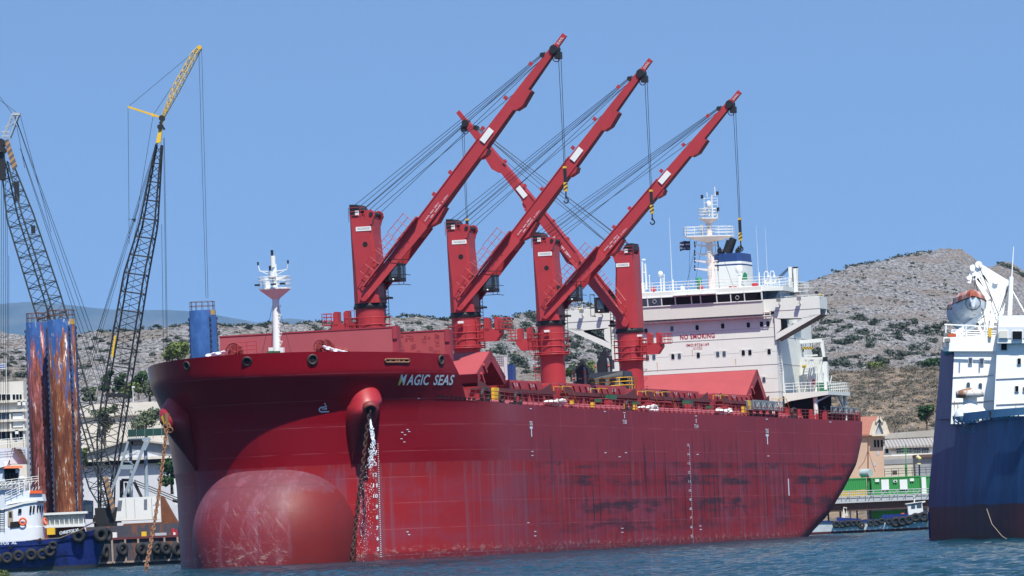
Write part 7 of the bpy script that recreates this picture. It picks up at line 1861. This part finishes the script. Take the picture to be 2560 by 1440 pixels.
tp = thing('utility_pole', 'rusty utility pole with slack cables before the peach building', 'pole', tuple(A(2170, 1205, YB-3))); q.build('pole', M['rust'], tp)
# workshop with corrugated roof
t = thing('workshop_building', 'long workshop with grey corrugated roof and ribbon windows', 'building', tuple(A(2280, 1200, 862)))
ubox('wall', 2206, 1116, 2345, 1215, 862, 8, 'bldg', t)
q = MB(); a, b, c, d = A(2212, 1117, 861.4), A(2350, 1111, 861.4), A(2350, 1093, 869), A(2212, 1100, 869); q.add([a, b, c, d, a-Vector((0, 0, .3)), b-Vector((0, 0, .3)), c-Vector((0, 0, .3)), d-Vector((0, 0, .3))], [(0, 1, 2, 3), (7, 6, 5, 4), (0, 4, 5, 1)]); q.build('roof', M['corr'], t)
ubox('parapet', 2190, 1142, 2300, 1149, 858, 5, 'concrete', t)
for k in range(4): 
    x = 2241+k*21; f = ubox('window', x, 1121, x+19, 1133, 861.9, .1, 'glass', t)
    q = MB()
    for j in range(5): fbox(q, x+j*4.2, 1121, x+j*4.2+.8, 1133, 861.8, .08)
    fbox(q, x, 1126.5, x+19, 1127.5, 861.8, .08); q.build('window_frame', M['lgrey'], f)
ubox('orange_board', 2228, 1122, 2240, 1127, 861.8, .1, 'wood', t); ubox('window', 2214, 1121, 2221, 1133, 861.9, .1, 'glass', t)
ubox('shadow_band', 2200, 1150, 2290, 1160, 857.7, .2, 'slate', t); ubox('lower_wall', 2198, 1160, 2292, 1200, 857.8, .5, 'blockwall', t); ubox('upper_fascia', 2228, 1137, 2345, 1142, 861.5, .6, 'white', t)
# upper retaining wall
t = thing('retaining_wall', 'long weathered concrete retaining wall under the scrub slope', 'wall', tuple(A(2290, 1090, 880))); q = MB(); a, b = A(2212, 1094, 878), A(2380, 1086, 878); q.hexa([(a.x, 878, a.z-.2), (b.x, 878, b.z-.2), (b.x, 879, b.z-.2), (a.x, 879, a.z-.2)], [(a.x, 878, a.z+.65), (b.x, 878, b.z+.9), (b.x, 879, b.z+.9), (a.x, 879, a.z+.65)]); q.build('wall_body', M['concrete'], t)
t = thing('dark_shed', 'dark corrugated shed beside the yellow siren', 'shed', tuple(A(2310, 1190, 850))); ubox('shed_wall', 2290, 1143, 2350, 1194, 850, 5, 'slate', t); ubox('shed_roof', 2288, 1137, 2350, 1143, 849.4, 6, 'brown', t)
# pontoon with green containers
YP = 812
t = thing('quay_pontoon', 'raised brown steel deck carrying the green containers', 'pontoon', tuple(A(2210, 1300, YP)))
ubox('deck_beam', 2040, 1253, 2360, 1274, YP, 10, 'brownsteel', t)
ubox('lower_deck', 2030, 1305, 2360, 1316, YP-1, 12, 'brownsteel', t)
for x in (2048, 2070, 2100, 2125, 2142, 2175, 2265, 2300): ubox('deck_column', x, 1273, x+4, 1308, YP+1, .5, 'lgrey' if x % 3 else 'brownsteel', t)
ubox('deck_platform', 2040, 1246, 2360, 1254, YP-.6, 10, 'lgrey', t)
q = MB(); a, b = A(2085, 1249, YP-.8), A(2345, 1240, YP-.8); q.rail([a, b], 1.15, 1.15, .05)
for k in range(9): p = a.lerp(b, k/9); r = a.lerp(b, (k+.5)/9); q.tube(p, r+Vector((0, 0, 1.1)), .05, n=4)
q.build('walkway_railing', M['lgrey'], t)
def container(lab, x0, y0, x1, y1, Y, D, mat, yaw=0, cat='container'):
    c = thing('green_container', lab, cat, tuple(A((x0+x1)/2, y1, Y)), None); m_ = MB(); a, b = A(x0, y1, Y), A(x1, y1, Y); zt_ = A((x0+x1)/2, y0, Y).z; z0 = (a.z+b.z)/2
    m_.box(a.x, b.x, Y+.12, Y+D, z0, zt_); 
    n = max(4, int((b.x-a.x)/.32))
    for k in range(n): x = a.x+.1+(b.x-a.x-.2)*k/n; m_.hexa([(x, Y+.12, z0+.15), (x+.17, Y+.12, z0+.15), (x+.14, Y+.02, z0+.15), (x+.03, Y+.02, z0+.15)][::-1], [(x, Y+.12, zt_-.15), (x+.17, Y+.12, zt_-.15), (x+.14, Y+.02, zt_-.15), (x+.03, Y+.02, zt_-.15)][::-1])
    m_.box(a.x-.03, b.x+.03, Y, Y+D+.03, zt_-.14, zt_+.02); m_.box(a.x-.03, b.x+.03, Y, Y+D, z0, z0+.14); m_.box(a.x-.03, a.x+.1, Y-.01, Y+.2, z0+.02, zt_-.02); m_.box(b.x-.1, b.x+.03, Y-.01, Y+.2, z0+.02, zt_-.02)
    m_.build('container_body', mat, c); return c
container('green container with a yellow lower half, nearest the red stern', 2090, 1196, 2168, 1246, YP+.6, 2.6, M['contgy'])
container('dark narrow green container between the two larger ones', 2172, 1195, 2180, 1245, YP+1.2, 2.4, M['contg'])
c = container('bright green container cabin with white shutters on the raised deck', 2181, 1192, 2303, 1246, YP+.4, 3.0, M['contg'])
for x0, y0, x1, y1, nm, mt in ((2204, 1199, 2223, 1224, 'white_shutter', 'white2'), (2250, 1199, 2269, 1223, 'white_shutter', 'white2'), (2234, 1200, 2243, 1206, 'window', 'white2'), (2188, 1198, 2198, 1205, 'white_board', 'white2'), (2275, 1196, 2285, 1203, 'white_board', 'white2')):
    o = ubox(nm, x0, y0, x1, y1, YP+.28, .12, mt, c)
    if nm == 'window': ubox('pane', x0+2, y0+1.5, x1-2, y1-1.5, YP+.25, .04, 'dark', o)
container('green container with a white door at the edge of the blue ship', 2304, 1190, 2350, 1245, YP+.2, 3.0, M['contg'])
cc = [o for o in COL.objects if o.name.startswith('green_container')][-1]; ubox('white_door', 2306, 1193, 2317, 1244, YP+.1, .1, 'white2', cc)
container('lime green container under the raised brown deck', 2182, 1276, 2262, 1306, YP+1.5, 3.0, M['contl'])
q = thing('cylinder_tank', 'pale grey cylindrical tank lying on the yellow and green container', 'tank', tuple(A(2165, 1193, YP+2))); m_ = MB(); a, b = A(2154, 1183, YP+2), A(2176, 1182, YP+1.0); m_.tube(a, b, .62, .62, 18); m_.build('tank_body', M['tankgrey'], q)
q = thing('radio_mast', 'thin green lattice mast on the container cabin roof', 'mast', tuple(A(2265, 1192, YP+1))); m_ = MB(); m_.tube(A(2266, 1192, YP+1), A(2265, 1160, YP+1), .16, n=6); m_.tube(A(2265, 1160, YP+1), A(2264, 1110, YP+1), .06, n=5); 
for y in (1125, 1132): m_.tube(A(2252, y, YP+1), A(2275, y-1, YP+1), .03, n=4)
m_.build('mast_body', M['contg'], q)
q = thing('siren', 'yellow siren on a dark post above the containers', 'siren', tuple(A(2298, 1190, YP+1))); m_ = MB(); m_.tube(A(2299, 1192, YP+1), A(2298, 1160, YP+1), .12, n=6); m_.build('post', M['black'], q); m_ = MB(); m_.tube(A(2293, 1142, YP+1), A(2302, 1148, YP+.6), .3, .22, 10); m_.lathe(A(2297, 1160, YP+1), [(.3, -.1), (.34, .05), (.15, .15)], 10); m_.tube(A(2297, 1160, YP+1), A(2297, 1147, YP+1), .1, n=6); m_.build('siren_horn', M['paleyellow'], q)
q = MB(); q.rail([A(2212, 1192, YP+.8), A(2350, 1186, YP+.8)], 1.15, 1.0, .035); tr_ = thing('roof_railing', 'black pipe railing on top of the container cabins', 'railing', tuple(A(2212, 1192, YP+.8))); q.build('rail_body', M['black'], tr_)
ubox('roof_box', 2232, 1176, 2243, 1187, YP+1.2, .8, 'brown', tr_)
# ------------------------------------------------ small workboat
t = thing('work_boat', 'small white and pale blue wooden workboat hung with tyres behind the stern', 'boat', tuple(A(2180, 1335, 745)))
def YBt(x): return 748-(x-2030)*.012
m_ = MB(); rows = []
keys = [(1990, 1303, 1340), (2040, 1304, 1337), (2100, 1304, 1336), (2160, 1302, 1335), (2220, 1297, 1333), (2260, 1292, 1331), (2290, 1286, 1330), (2308, 1282, 1329), (2318, 1280, 1328)]
for w in [0, .12, .3, .55, .8, .9, 1.0]:
    row = []
    for i, (x, yt, yb) in enumerate(keys):
        p = A(x, yb+(yt-yb)*w, YBt(x)); 
        tip = max(0, (x-2250)/68)**2; p.y += tip*1.6*(1 if w > .2 else 1.1)+ (1-w)*.35
        row.append(p)
    rows.append(row)
m_.grid([[Vector((p.x, p.y, -.6)) for p in rows[0]]]+rows, 0, True, flip=False)
far = [[Vector((p.x+.6, p.y+3.4-max(0, (keys[i][0]-2250)/68)**2*3.3, p.z)) for i, p in enumerate(r)] for r in rows]
m_.grid(far, 0, True, flip=True); m_.grid([[p-Vector((0, 0, .25)) for p in rows[-1]], [p-Vector((0, 0, .25)) for p in far[-1]]], 1, False)
hb3 = m_.build('hull', [M['boathull'], M['wood']], t)
q = MB()
for i in range(len(keys)-1):
    a, b = rows[-1][i], rows[-1][i+1]; q.beam(a+Vector((0, -.05, .02)), b+Vector((0, -.05, .02)), .14, .16)
q.build('rubbing_strake', M['tugblue'], t)
q = MB()
for x0, x1, y0, y1, dd in ((2092, 2152, 1299, 1303, 0), (2205, 2272, 1293, 1290, 0)):
    a, b = A(x0, y0, YBt(x0)), A(x1, y1, YBt(x1)); q.beam(a+Vector((0, .3, .1)), b+Vector((0, .3, .1)), .08, .45)
q.build('blue_wash_board', M['tugblue'], t)
for x, y, r in ((2090, 1311, .55), (2106, 1311, .55), (2120, 1309, .55), (2134, 1308, .5), (2147, 1308, .5), (2154, 1314, .5), (2176, 1308, .5), (2191, 1307, .52), (2204, 1303, .48), (2221, 1304, .5), (2240, 1305, .82), (2256, 1303, .75), (2272, 1300, .72), (2289, 1294, .72), (2309, 1292, .8)):
    f = MB(); Yq = YBt(x)-.25+max(0, (x-2250)/68)**2*1.6; f.torus(A(x, y, Yq), (.12, -1, 0), r*.62, r*.3, 16, 8); f.build('fender_tyre', M['rubber'], t)
q = MB(); Yc = YBt(2290)+.7
q.prism([A(2272, 1290, Yc), A(2309, 1285, Yc), A(2305, 1257, Yc), A(2269, 1262, Yc)], (0, 1.7, 0)); cab = q.build('cabin', M['white2'], t)
q = MB(); q.prism([A(2264, 1261, Yc-.2), A(2305, 1255, Yc-.2), A(2305, 1253.5, Yc-.2), A(2264, 1259, Yc-.2)], (0, 2.1, 0)); q.prism([A(2302, 1258, Yc), A(2314, 1255, Yc), A(2313, 1252, Yc), A(2302, 1254, Yc)], (0, 1.4, 0)); q.build('cabin_roof', M['white2'], cab)
for x0, x1 in ((2278, 2288), (2292, 2304)): q = MB(); q.prism([A(x0, 1271-(x0-2278)*.12, Yc-.02), A(x1, 1270-(x0-2278)*.12, Yc-.02), A(x1, 1260-(x0-2278)*.12, Yc-.02), A(x0, 1261.5-(x0-2278)*.12, Yc-.02)], (0, -.05, 0)); q.build('cabin_window', M['glassb'], cab)
q = MB(); q.beam(A(2286, 1256, Yc), A(2286, 1240, Yc), .15, .12); q.beam(A(2286, 1246, Yc), A(2283, 1238, Yc), .12, .12); q.build('mast', M['white2'], t)
q = MB(); q.beam(A(2107, 1303, 749), A(2113, 1268, 749), .45, .3); q.beam(A(2112, 1270, 749), A(2118, 1290, 749), .3, .3); q.build('deck_winch', M['bldg'], t)
q = MB(); q.prism([A(2250, 1288, 746), A(2262, 1288, 746), A(2260, 1282, 746), A(2254, 1283, 746)], (0, .5, 0)); q.build('orange_bundle', M['orange2'], t)
# ------------------------------------------------ blue ship at the right edge
t = thing('blue_ship', 'blue hulled ship with tall white upperworks and lifeboats at the right edge', 'ship', tuple(A(2450, 1355, 395)))
def BY(x): return lerp_tab([(2320, 426), (2335, 419), (2350, 412), (2378, 404), (2420, 397), (2480, 391), (2560, 386), (2700, 381), (2900, 378)], x)
cols = [2320, 2323, 2328, 2334, 2342, 2352, 2364, 2378, 2395, 2420, 2450, 2480, 2520, 2560, 2620, 2700, 2800, 2900]
bot = [(2320, 1341), (2334, 1347), (2350, 1351), (2378, 1354), (2420, 1355), (2560, 1357), (2900, 1359)]
def leftx(y): return lerp_tab([(880, 2352), (960, 2346), (1040, 2339), (1130, 2331), (1225, 2322), (1260, 2321), (1330, 2322), (1360, 2326)], y)
topy = [(2378, 1048), (2400, 1061), (2440, 1053), (2480, 1046), (2560, 1040), (2900, 1030)]
rows = []; m_ = MB(); NW = 24
for j in range(NW+1):
    w = j/NW; row = []
    for i, c0 in enumerate(cols):
        ytop = lerp_tab(topy, c0) if c0 >= 2378 else 880+ (0 if c0 < 2372 else 0)
        yb = lerp_tab(bot, c0); 
        if c0 < 2378: ytop = 1048
        y = yb+(ytop-yb)*w
        k = (c0-2320)/(2900-2320); x = leftx(y)+(2900-leftx(y))*k
        row.append(A(x, y, BY(c0)))
    rows.append(row)
under = [Vector((p.x, p.y+.4, -1.0)) for p in rows[0]]
m_.grid([under]+rows, 0, True)
# tall side plating at the left, running aft
side = []
for w in range(9):
    y = 1048+(868-1048)*w/8; r_ = []
    for c0 in (2320, 2328, 2342, 2360, 2378):
        k = (c0-2320)/58; xl_ = leftx(y); xr_ = lerp_tab([(868, 2384), (1048, 2378)], y); r_.append(A(xl_+(xr_-xl_)*k, y+(1-k)*(8 if w == 8 else 0), BY(c0)))
    side.append(r_)
m_.grid(side, 1, True)
aft = [[p for p in [r[0], r[0]+Vector((6, 60, 0))]] for r in rows]; m_.grid(aft, 0, True, flip=True)
aft = [[p for p in [r[0], r[0]+Vector((6, 60, 0))]] for r in side]; m_.grid(aft, 1, True, flip=True)
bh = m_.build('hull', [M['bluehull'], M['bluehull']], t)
# bulwark band
q = MB(); lo = [(2378, 1046), (2400, 1063), (2440, 1055), (2480, 1050), (2560, 1043), (2900, 1033)]; hi = [(2378, 1037), (2400, 1034), (2440, 1029), (2480, 1024), (2560, 1018), (2900, 1005)]
xs_ = [2378, 2390, 2400, 2420, 2440, 2460, 2480, 2520, 2560, 2620, 2700, 2900]
q.grid([[A(x, lerp_tab(lo, x)-6, BY(x)-.5) for x in xs_], [A(x, lerp_tab(hi, x), BY(x)-.3) for x in xs_]], 0, True); q.grid([[A(x, lerp_tab(lo, x)-6, BY(x)-.42) for x in xs_], [A(x, lerp_tab(hi, x), BY(x)-.2) for x in xs_]], 0, True, flip=True)
q.grid([[A(x, lerp_tab(hi, x), BY(x)-.3) for x in xs_], [A(x, lerp_tab(hi, x), BY(x)-.25) for x in xs_]], 0, False)
q.build('bulwark', M['bandblue'], t)
q = MB()
for i in range(len(xs_)-1): q.beam(A(xs_[i], lerp_tab(lo, xs_[i])-1.2, BY(xs_[i])-.1), A(xs_[i+1], lerp_tab(lo, xs_[i+1])-1.2, BY(xs_[i+1])-.1), .12, .06)
for x in (2396, 2406, 2416, 2426, 2436, 2446, 2456, 2467, 2476, 2486, 2498, 2510, 2522, 2534, 2546): y = lerp_tab(lo, x); q.tube(A(x, y-.5, BY(x)-.1), A(x, y-7.5, BY(x)-.3), .05, n=4)
q.build('bulwark_stay', M['bandblue'], t)
q = MB()
for x, w_ in ((2384, 3), (2476, 6)): q.prism([A(x, lerp_tab(lo, x)+1, BY(x)-.55), A(x+w_*1.4, lerp_tab(lo, x)+1, BY(x)-.55), A(x+w_*.6, lerp_tab(hi, x)+5, BY(x)-.6), A(x-w_*.6, lerp_tab(hi, x)+3, BY(x)-.6)], (0, .2, 0))
q.build('fairlead_slot', M['black'], t)
tx = MB(); vs, fs = text_geo('TAXIARCHIS', 0, .01); pts = []
for u, v in vs:
    x = 2396+u*42; y = 1086-v*18-u*5; c0 = 2320+(x-leftx(y))/(2900-leftx(y))*580; pts.append(A(x, y, BY(c0)-.12))
tx.add(pts, fs); tx.build('name_lettering', M['faintletter'], bh)
# white upperworks
YS_ = 398
def wbox(nm, pts, D, mat='white3', par=t): q = MB(); q.prism(pts, (D*.092, D, 0)); return q.build(nm, M[mat], par)
w1 = wbox('forecastle_house', [A(2377, 1060, 402.5), A(2700, 1060, 402.5), A(2700, 868, 402.5), A(2386, 868, 402.5)], 30)
w2 = wbox('upper_house', [A(2484, 1040, 399.5), A(2700, 1040, 399.5), A(2700, 860, 399.5), A(2493, 858, 399.5)], 30)
w3 = wbox('front_coaming', [A(2357, 878, 402.25), A(2492, 878, 402.25), A(2496, 838, 402.25), A(2359, 842, 402.25)], 12)
w4 = wbox('bridge_house', [A(2494, 858, 399), A(2700, 858, 399), A(2700, 786, 399), A(2497, 789, 399)], 14)
q = MB(); q.prism([A(2498, 846, 398.95), A(2700, 846, 398.95), A(2700, 818, 398.95), A(2498, 817, 398.95)], (0, .3, 0)); q.build('bridge_band', M['whitegrey'], w4)
for x0, y0, x1, y1, mt, pr in ((2531, 828, 2555, 848, 'glass', w4), (2503, 857, 2517, 875, 'dark', w2), (2544, 896, 2552, 910, 'glass', w2), (2538, 965, 2546, 978, 'glass', w2), (2558, 968, 2564, 978, 'glass', w2), (2498, 827, 2519, 845, 'cream', w4)):
    q = MB(); Yv = {w4.name: 398.9, w2.name: 399.45}[pr.name]; q.prism([A(x0-1.5, y1+1.5, Yv), A(x1+1.5, y1+1.5, Yv), A(x1+1.5, y0-1.5, Yv), A(x0-1.5, y0-1.5, Yv)], (0, -.04, 0)); o = q.build('window', M['white3'], pr)
    q = MB(); q.prism([A(x0, y1, Yv-.05), A(x1, y1, Yv-.05), A(x1, y0, Yv-.05), A(x0, y0, Yv-.05)], (0, -.04, 0)); q.build('pane', M[mt], o)
for x, y in ((2426, 902), (2455, 903.5), (2421, 962), (2451, 964)):
    q = MB(); Yv = 402.4; q.prism([A(x-5, y+8, Yv), A(x+5, y+8, Yv), A(x+5, y-8, Yv), A(x-5, y-8, Yv)], (0, -.04, 0)); o = q.build('window', M['white3'], w1)
    q = MB(); q.prism([A(x-4, y+5.5, Yv-.05), A(x+4, y+5.5, Yv-.05), A(x+4, y-4, Yv-.05), A(x+2, y-6.2, Yv-.05), A(x-2, y-6.2, Yv-.05), A(x-4, y-4, Yv-.05)], (0, -.04, 0)); q.build('pane', M['glassb'], o)
q = MB()
for y in (939, 1003): 
    a, b = A(2380, y, 402.45), A(2484, y+3, 402.45); q.box(a.x, b.x, 402.42, 402.48, (a.z+b.z)/2-.015, (a.z+b.z)/2+.015)
    a, b = A(2490, y+3, 399.45), A(2620, y+8, 399.45); q.box(a.x, b.x, 399.42, 399.48, (a.z+b.z)/2-.015, (a.z+b.z)/2+.015)
q.build('deck_seam', M['seam'], w1)
q = MB(); r7 = random.Random(2)
for _ in range(12): 
    x = r7.choice([2386, 2389, 2395, 2402, 2410, 2414, 2423, 2540, 2562]); y = r7.uniform(1000, 1015); Yv = 402.44 if x < 2480 else 399.44; q.prism([A(x-.6, y, Yv), A(x+.6, y, Yv), A(x+.2, y+r7.uniform(8, 24), Yv)], (0, -.02, 0))
q.build('rust_streak', M['ruststain2'], w1)
# ventilator
v = MB(); c = A(2427, 1040, 399.6); H = lambda y: A(2427, y, 399.6).z-c.z
v.lathe(c, [(1.2, 0), (1.15, H(1030)), (.9, H(1018)), (.52, H(1014)), (.50, H(994))], 20, 0); v.sphere(A(2424, 1034, 399.2), .8, 14, 8); vo = v.build('ventilator', M['white3'], t)
v = MB(); v.lathe(c, [(.45, H(995)), (1.02, H(993)), (1.02, H(977)), (.6, H(973)), (.05, H(969))], 22, 0); v.build('ventilator_cap', M['rustwhite'], vo)
# floodlights
q = MB(); a = A(2371, 850, 400.9); q.box(a.x-.2, a.x+.2, 401.8, 402.1, a.z-.15, a.z+.15); a = A(2361, 862, 400.9); q.box(a.x-.1, a.x+.1, 400.8, 401.3, a.z-.2, a.z+.2); a = A(2363, 836, 400.9); q.box(a.x-.12, a.x+.12, 400.8, 401.3, a.z-.1, a.z+.1); q.build('flood_light', M['grey'], t)
# bridge railing and awning pole
q = MB()
for x in (2364, 2414, 2464): q.tube(A(x, 842, 401), A(x+1, 811, 401), .06, n=5)
q.beam(A(2361, 811, 401), A(2496, 817, 401), .1, .1, 0); q.rail([A(2380, 842, 403), A(2492, 845, 403)], .5, 1, .03); q.build('awning_frame', M['white3'], t)
# davits and lifeboats
YL = 404
q = MB(); AL = lambda x, y, d=0: A(x, y, YL, d)
for d in (0, 5.0):
    q.beam(AL(2386, 838, d), AL(2500, 752, d), .34, .34); q.beam(AL(2398, 842, d), AL(2505, 770, d), .2, .22)
    q.beam(AL(2443, 664, d), AL(2512, 722, d), .3, .5, w1=.3, h1=1.3); q.beam(AL(2442, 672, d), AL(2436, 700, d), .25, .25); q.beam(AL(2454, 690, d), AL(2486, 742, d), .3, .34)
    q.beam(AL(2512, 700, d), AL(2500, 800, d), .4, .6); q.beam(AL(2486, 745, d), AL(2478, 820, d), .3, .3); q.beam(AL(2480, 775, d), AL(2494, 800, d), .2, .2); q.beam(AL(2436, 798, d), AL(2460, 840, d), .2, .2)
    q.tube(AL(2446, 662, d-.3), AL(2446, 662, d+.3), .26, n=12); q.tube(AL(2488, 704, d-.35), AL(2488, 704, d+.3), .2, n=12); q.tube(AL(2435, 687, d-.2), AL(2435, 687, d+.2), .16, n=10)
dv = q.build('lifeboat_davit', M['white3'], t)
q = MB(); q.tube(AL(2518, 800, -2), AL(2523, 700, -2), .09, n=7); q.tube(AL(2523, 700, -2), AL(2528, 620, -2), .05, .03, n=6); q.tube(AL(2517, 716, -2), AL(2560, 792, -2), .05, n=5); q.tube(AL(2519, 756, -2), AL(2519, 790, -2), .05, n=5); q.tube(AL(2518, 790, -2), AL(2522, 695, -2), .18, n=6); q.build('aerial_mast', M['white3'], t)
q = MB()
for a_ in ((2446, 664, 2500, 800), (2436, 690, 2436, 720), (2434, 690, 2470, 842), (2519, 715, 2498, 780), (2521, 715, 2505, 770)): q.tube(AL(a_[0], a_[1], -.4), AL(a_[2], a_[3], -.4), .025, n=4)
q.build('davit_wire', M['rope'], dv)
def lifeboat(cx, cy, rx, ry, Y, L, lab, grp='lifeboats hanging from the davits'):
    """hull seen end on: rx half width in pixels, ry half height in pixels"""
    c = A(cx, cy, Y); s = Y/FPX; w = rx*s; h = ry*s
    g = thing('lifeboat', lab, 'lifeboat', tuple(c), grp); m_ = MB(); rows = []
    for i in range(15):
        u = i/14; e = sin(pi*min(.5, u*1.1+.03))**.75 if u < .5 else sin(pi*min(.5, (1-u)*1.1+.03))**.75
        row = []
        for k in range(17):
            a = pi+pi*k/16; row.append(Vector((c.x+cos(a)*w*e, c.y+u*L, c.z-h*.05+sin(a)*h*(.35+.65*e)+(1-e)*h*.25)))
        rows.append(row)
    m_.grid(rows, 0, True, flip=True); m_.add(rows[0], [tuple(range(17))], 0); m_.build('boat_hull', M['boatwhite'], g)
    m_ = MB(); rows = []
    for i in range(13):
        u = i/12; e = sin(pi*min(.5, u*1.1+.04))**.8 if u < .5 else sin(pi*min(.5, (1-u)*1.1+.04))**.8; row = []
        for k in range(9):
            a = pi-pi*k/8; row.append(Vector((c.x+cos(a)*w*e*.97, c.y+u*L, c.z-h*.06+(1-e)*h*.28+max(0, sin(a))**.7*h*.62*(.55+.45*e))))
        rows.append(row)
    m_.grid(rows, 0, False, flip=True); m_.add(rows[0], [tuple(range(9))], 0); m_.build('boat_canopy', M['orangew'], g)
    m_ = MB(); m_.torus(c+Vector((0, .25, -h*.08)), (0, 1, 0), w*.45, .03, 10, 4)
    for sx in (-1, 1): m_.path([c+Vector((sx*w*.98, L*.5, -h*.05)), c+Vector((sx*w*.8, .8, h*.02)), c+Vector((0, -.12, h*.22))], .05, 5)
    m_.build('grab_line', M['black'], g); return g
lifeboat(2433, 752, 42, 52, 402.5, 7.5, 'white lifeboat with faded orange canopy, the upper one in the davits')
lifeboat(2413, 768, 36, 48, 411, 7.5, 'shaded lifeboat hanging behind and below the upper lifeboat')
q = MB(); a = A(2380, 838, 400.6); q.box(a.x-.3, a.x+.3, 400.5, 401.1, a.z-.12, a.z+.12); q.build('orange_locker', M['orange'], t)
q = MB(); a = A(2475, 832, 402); q.box(a.x-.1, a.x+.1, 402, 402.3, a.z-.3, a.z+.35); q.build('yellow_ladder', M['yellow'], t)
q = MB(); q.path([A(2467, 1272, BY(2467)-.2), A(2480, 1310, BY(2480)-.8), A(2505, 1340, BY(2505)-1.6), A(2530, 1356, BY(2530)-3)], .025, 4); q.build('mooring_line', M['wood'], t)
q = MB(); q.beam(A(2322, 1280, 417.5), A(2325, 1345, 417.5), .14, .14); q.build('rubbing_post', M['tugblue'], t)
# ------------------------------------------------ foreground shrub at the lower left corner
t = thing('foreground_shrub', 'sunlit green shrub at the bottom left corner in front of the tug', 'shrub', tuple(A(5, 1445, 232)))
q = MB(); rn = random.Random(8); c = A(2, 1446, 232); clump(q, c, .42, 900, rn, .028, (1.25, 1, .9), -1.5); clump(q, c+Vector((-.45, 0, .1)), .45, 600, rn, .028, (1.2, 1, .9), -1.5); q.build('foliage', M['pine'], t)
q = MB(); q.tube((c.x, c.y, -1), c, .03, .015, 5); q.tube((c.x-.4, c.y, -1), c+Vector((-.4, 0, 0)), .03, .015, 5); q.build('stem', M['bark'], t)
# ---------------------------------------------------------------- every countable fitting becomes a piece of its own
def split_parts(names, cap=95):
    for o in [o for o in COL.objects if o.type == 'MESH' and o.name.split('.')[0] in names]:
        me = o.data; n = len(me.vertices); p = list(range(n))
        def find(a):
            while p[a] != a: p[a] = p[p[a]]; a = p[a]
            return a
        for f in me.polygons:
            v = list(f.vertices)
            for b in v[1:]:
                ra, rb_ = find(v[0]), find(b)
                if ra != rb_: p[ra] = rb_
        isl = {}
        for i in range(n): isl.setdefault(find(i), []).append(i)
        boxes = []
        for vs in isl.values():
            c = [me.vertices[i].co for i in vs]; boxes.append([[min(q[k] for q in c)-.03 for k in range(3)], [max(q[k] for q in c)+.03 for k in range(3)], set(vs)])
        ch = True
        while ch:
            ch = False; out = []
            for b in boxes:
                for e in out:
                    if all(b[0][k] <= e[1][k] and e[0][k] <= b[1][k] for k in range(3)):
                        e[0] = [min(b[0][k], e[0][k]) for k in range(3)]; e[1] = [max(b[1][k], e[1][k]) for k in range(3)]; e[2] |= b[2]; ch = True; break
                else: out.append(b)
            boxes = out
        if len(boxes) < 2 or len(boxes) > cap: continue
        base = o.name.split('.')[0]
        kids = list(o.children); first = None
        for b in boxes:
            ids = sorted(b[2]); mp = {v: i for i, v in enumerate(ids)}; fs = [f for f in me.polygons if f.vertices[0] in mp]
            m2 = bpy.data.meshes.new(base); m2.from_pydata([tuple(me.vertices[i].co) for i in ids], [], [[mp[v] for v in f.vertices] for f in fs])
            for q in me.materials: m2.materials.append(q)
            m2.polygons.foreach_set('material_index', [f.material_index for f in fs]); m2.polygons.foreach_set('use_smooth', [f.use_smooth for f in fs]); m2.update()
            c = bpy.data.objects.new(base, m2); COL.objects.link(c); c.parent = o.parent; c.matrix_parent_inverse = o.matrix_parent_inverse
            if 'label' in o: c['label'] = o['label']
            if first is None:
                first = c
                for k_ in kids: k_.parent = c
        bpy.data.objects.remove(o)
split_parts({'mast_light', 'mast_step', 'flood_light', 'hoist_drum', 'mooring_gear', 'porthole', 'deck_fitting', 'freeing_port', 'navigation_light', 'mast_stay', 'wing_searchlight', 'yellow_wing_float',
             'clear_view_screen', 'signal_yard', 'cable_bracket', 'ladder_support', 'oval_hole', 'green_vent_box', 'exhaust_pipe', 'fairlead_slot', 'lifeboat_davit', 'crawler_track', 'track_roller', 'window_frame',
             'gantry_sheave', 'rust_streak', 'blue_wash_board', 'bulwark_stay', 'spreader_sling', 'bridge_wing', 'rest_railing', 'gooseneck_vent', 'wing_awning', 'greased_joint', 'luffing_rope', 'hoist_rope',
             'draught_marks', 'hull_markings', 'load_lettering', 'name_lettering', 'chain_swivel', 'jib_sheave', 'walkway_railing', 'post', 'deck_house'} - {'window_frame', 'draught_marks', 'load_lettering', 'name_lettering', 'rust_streak'})
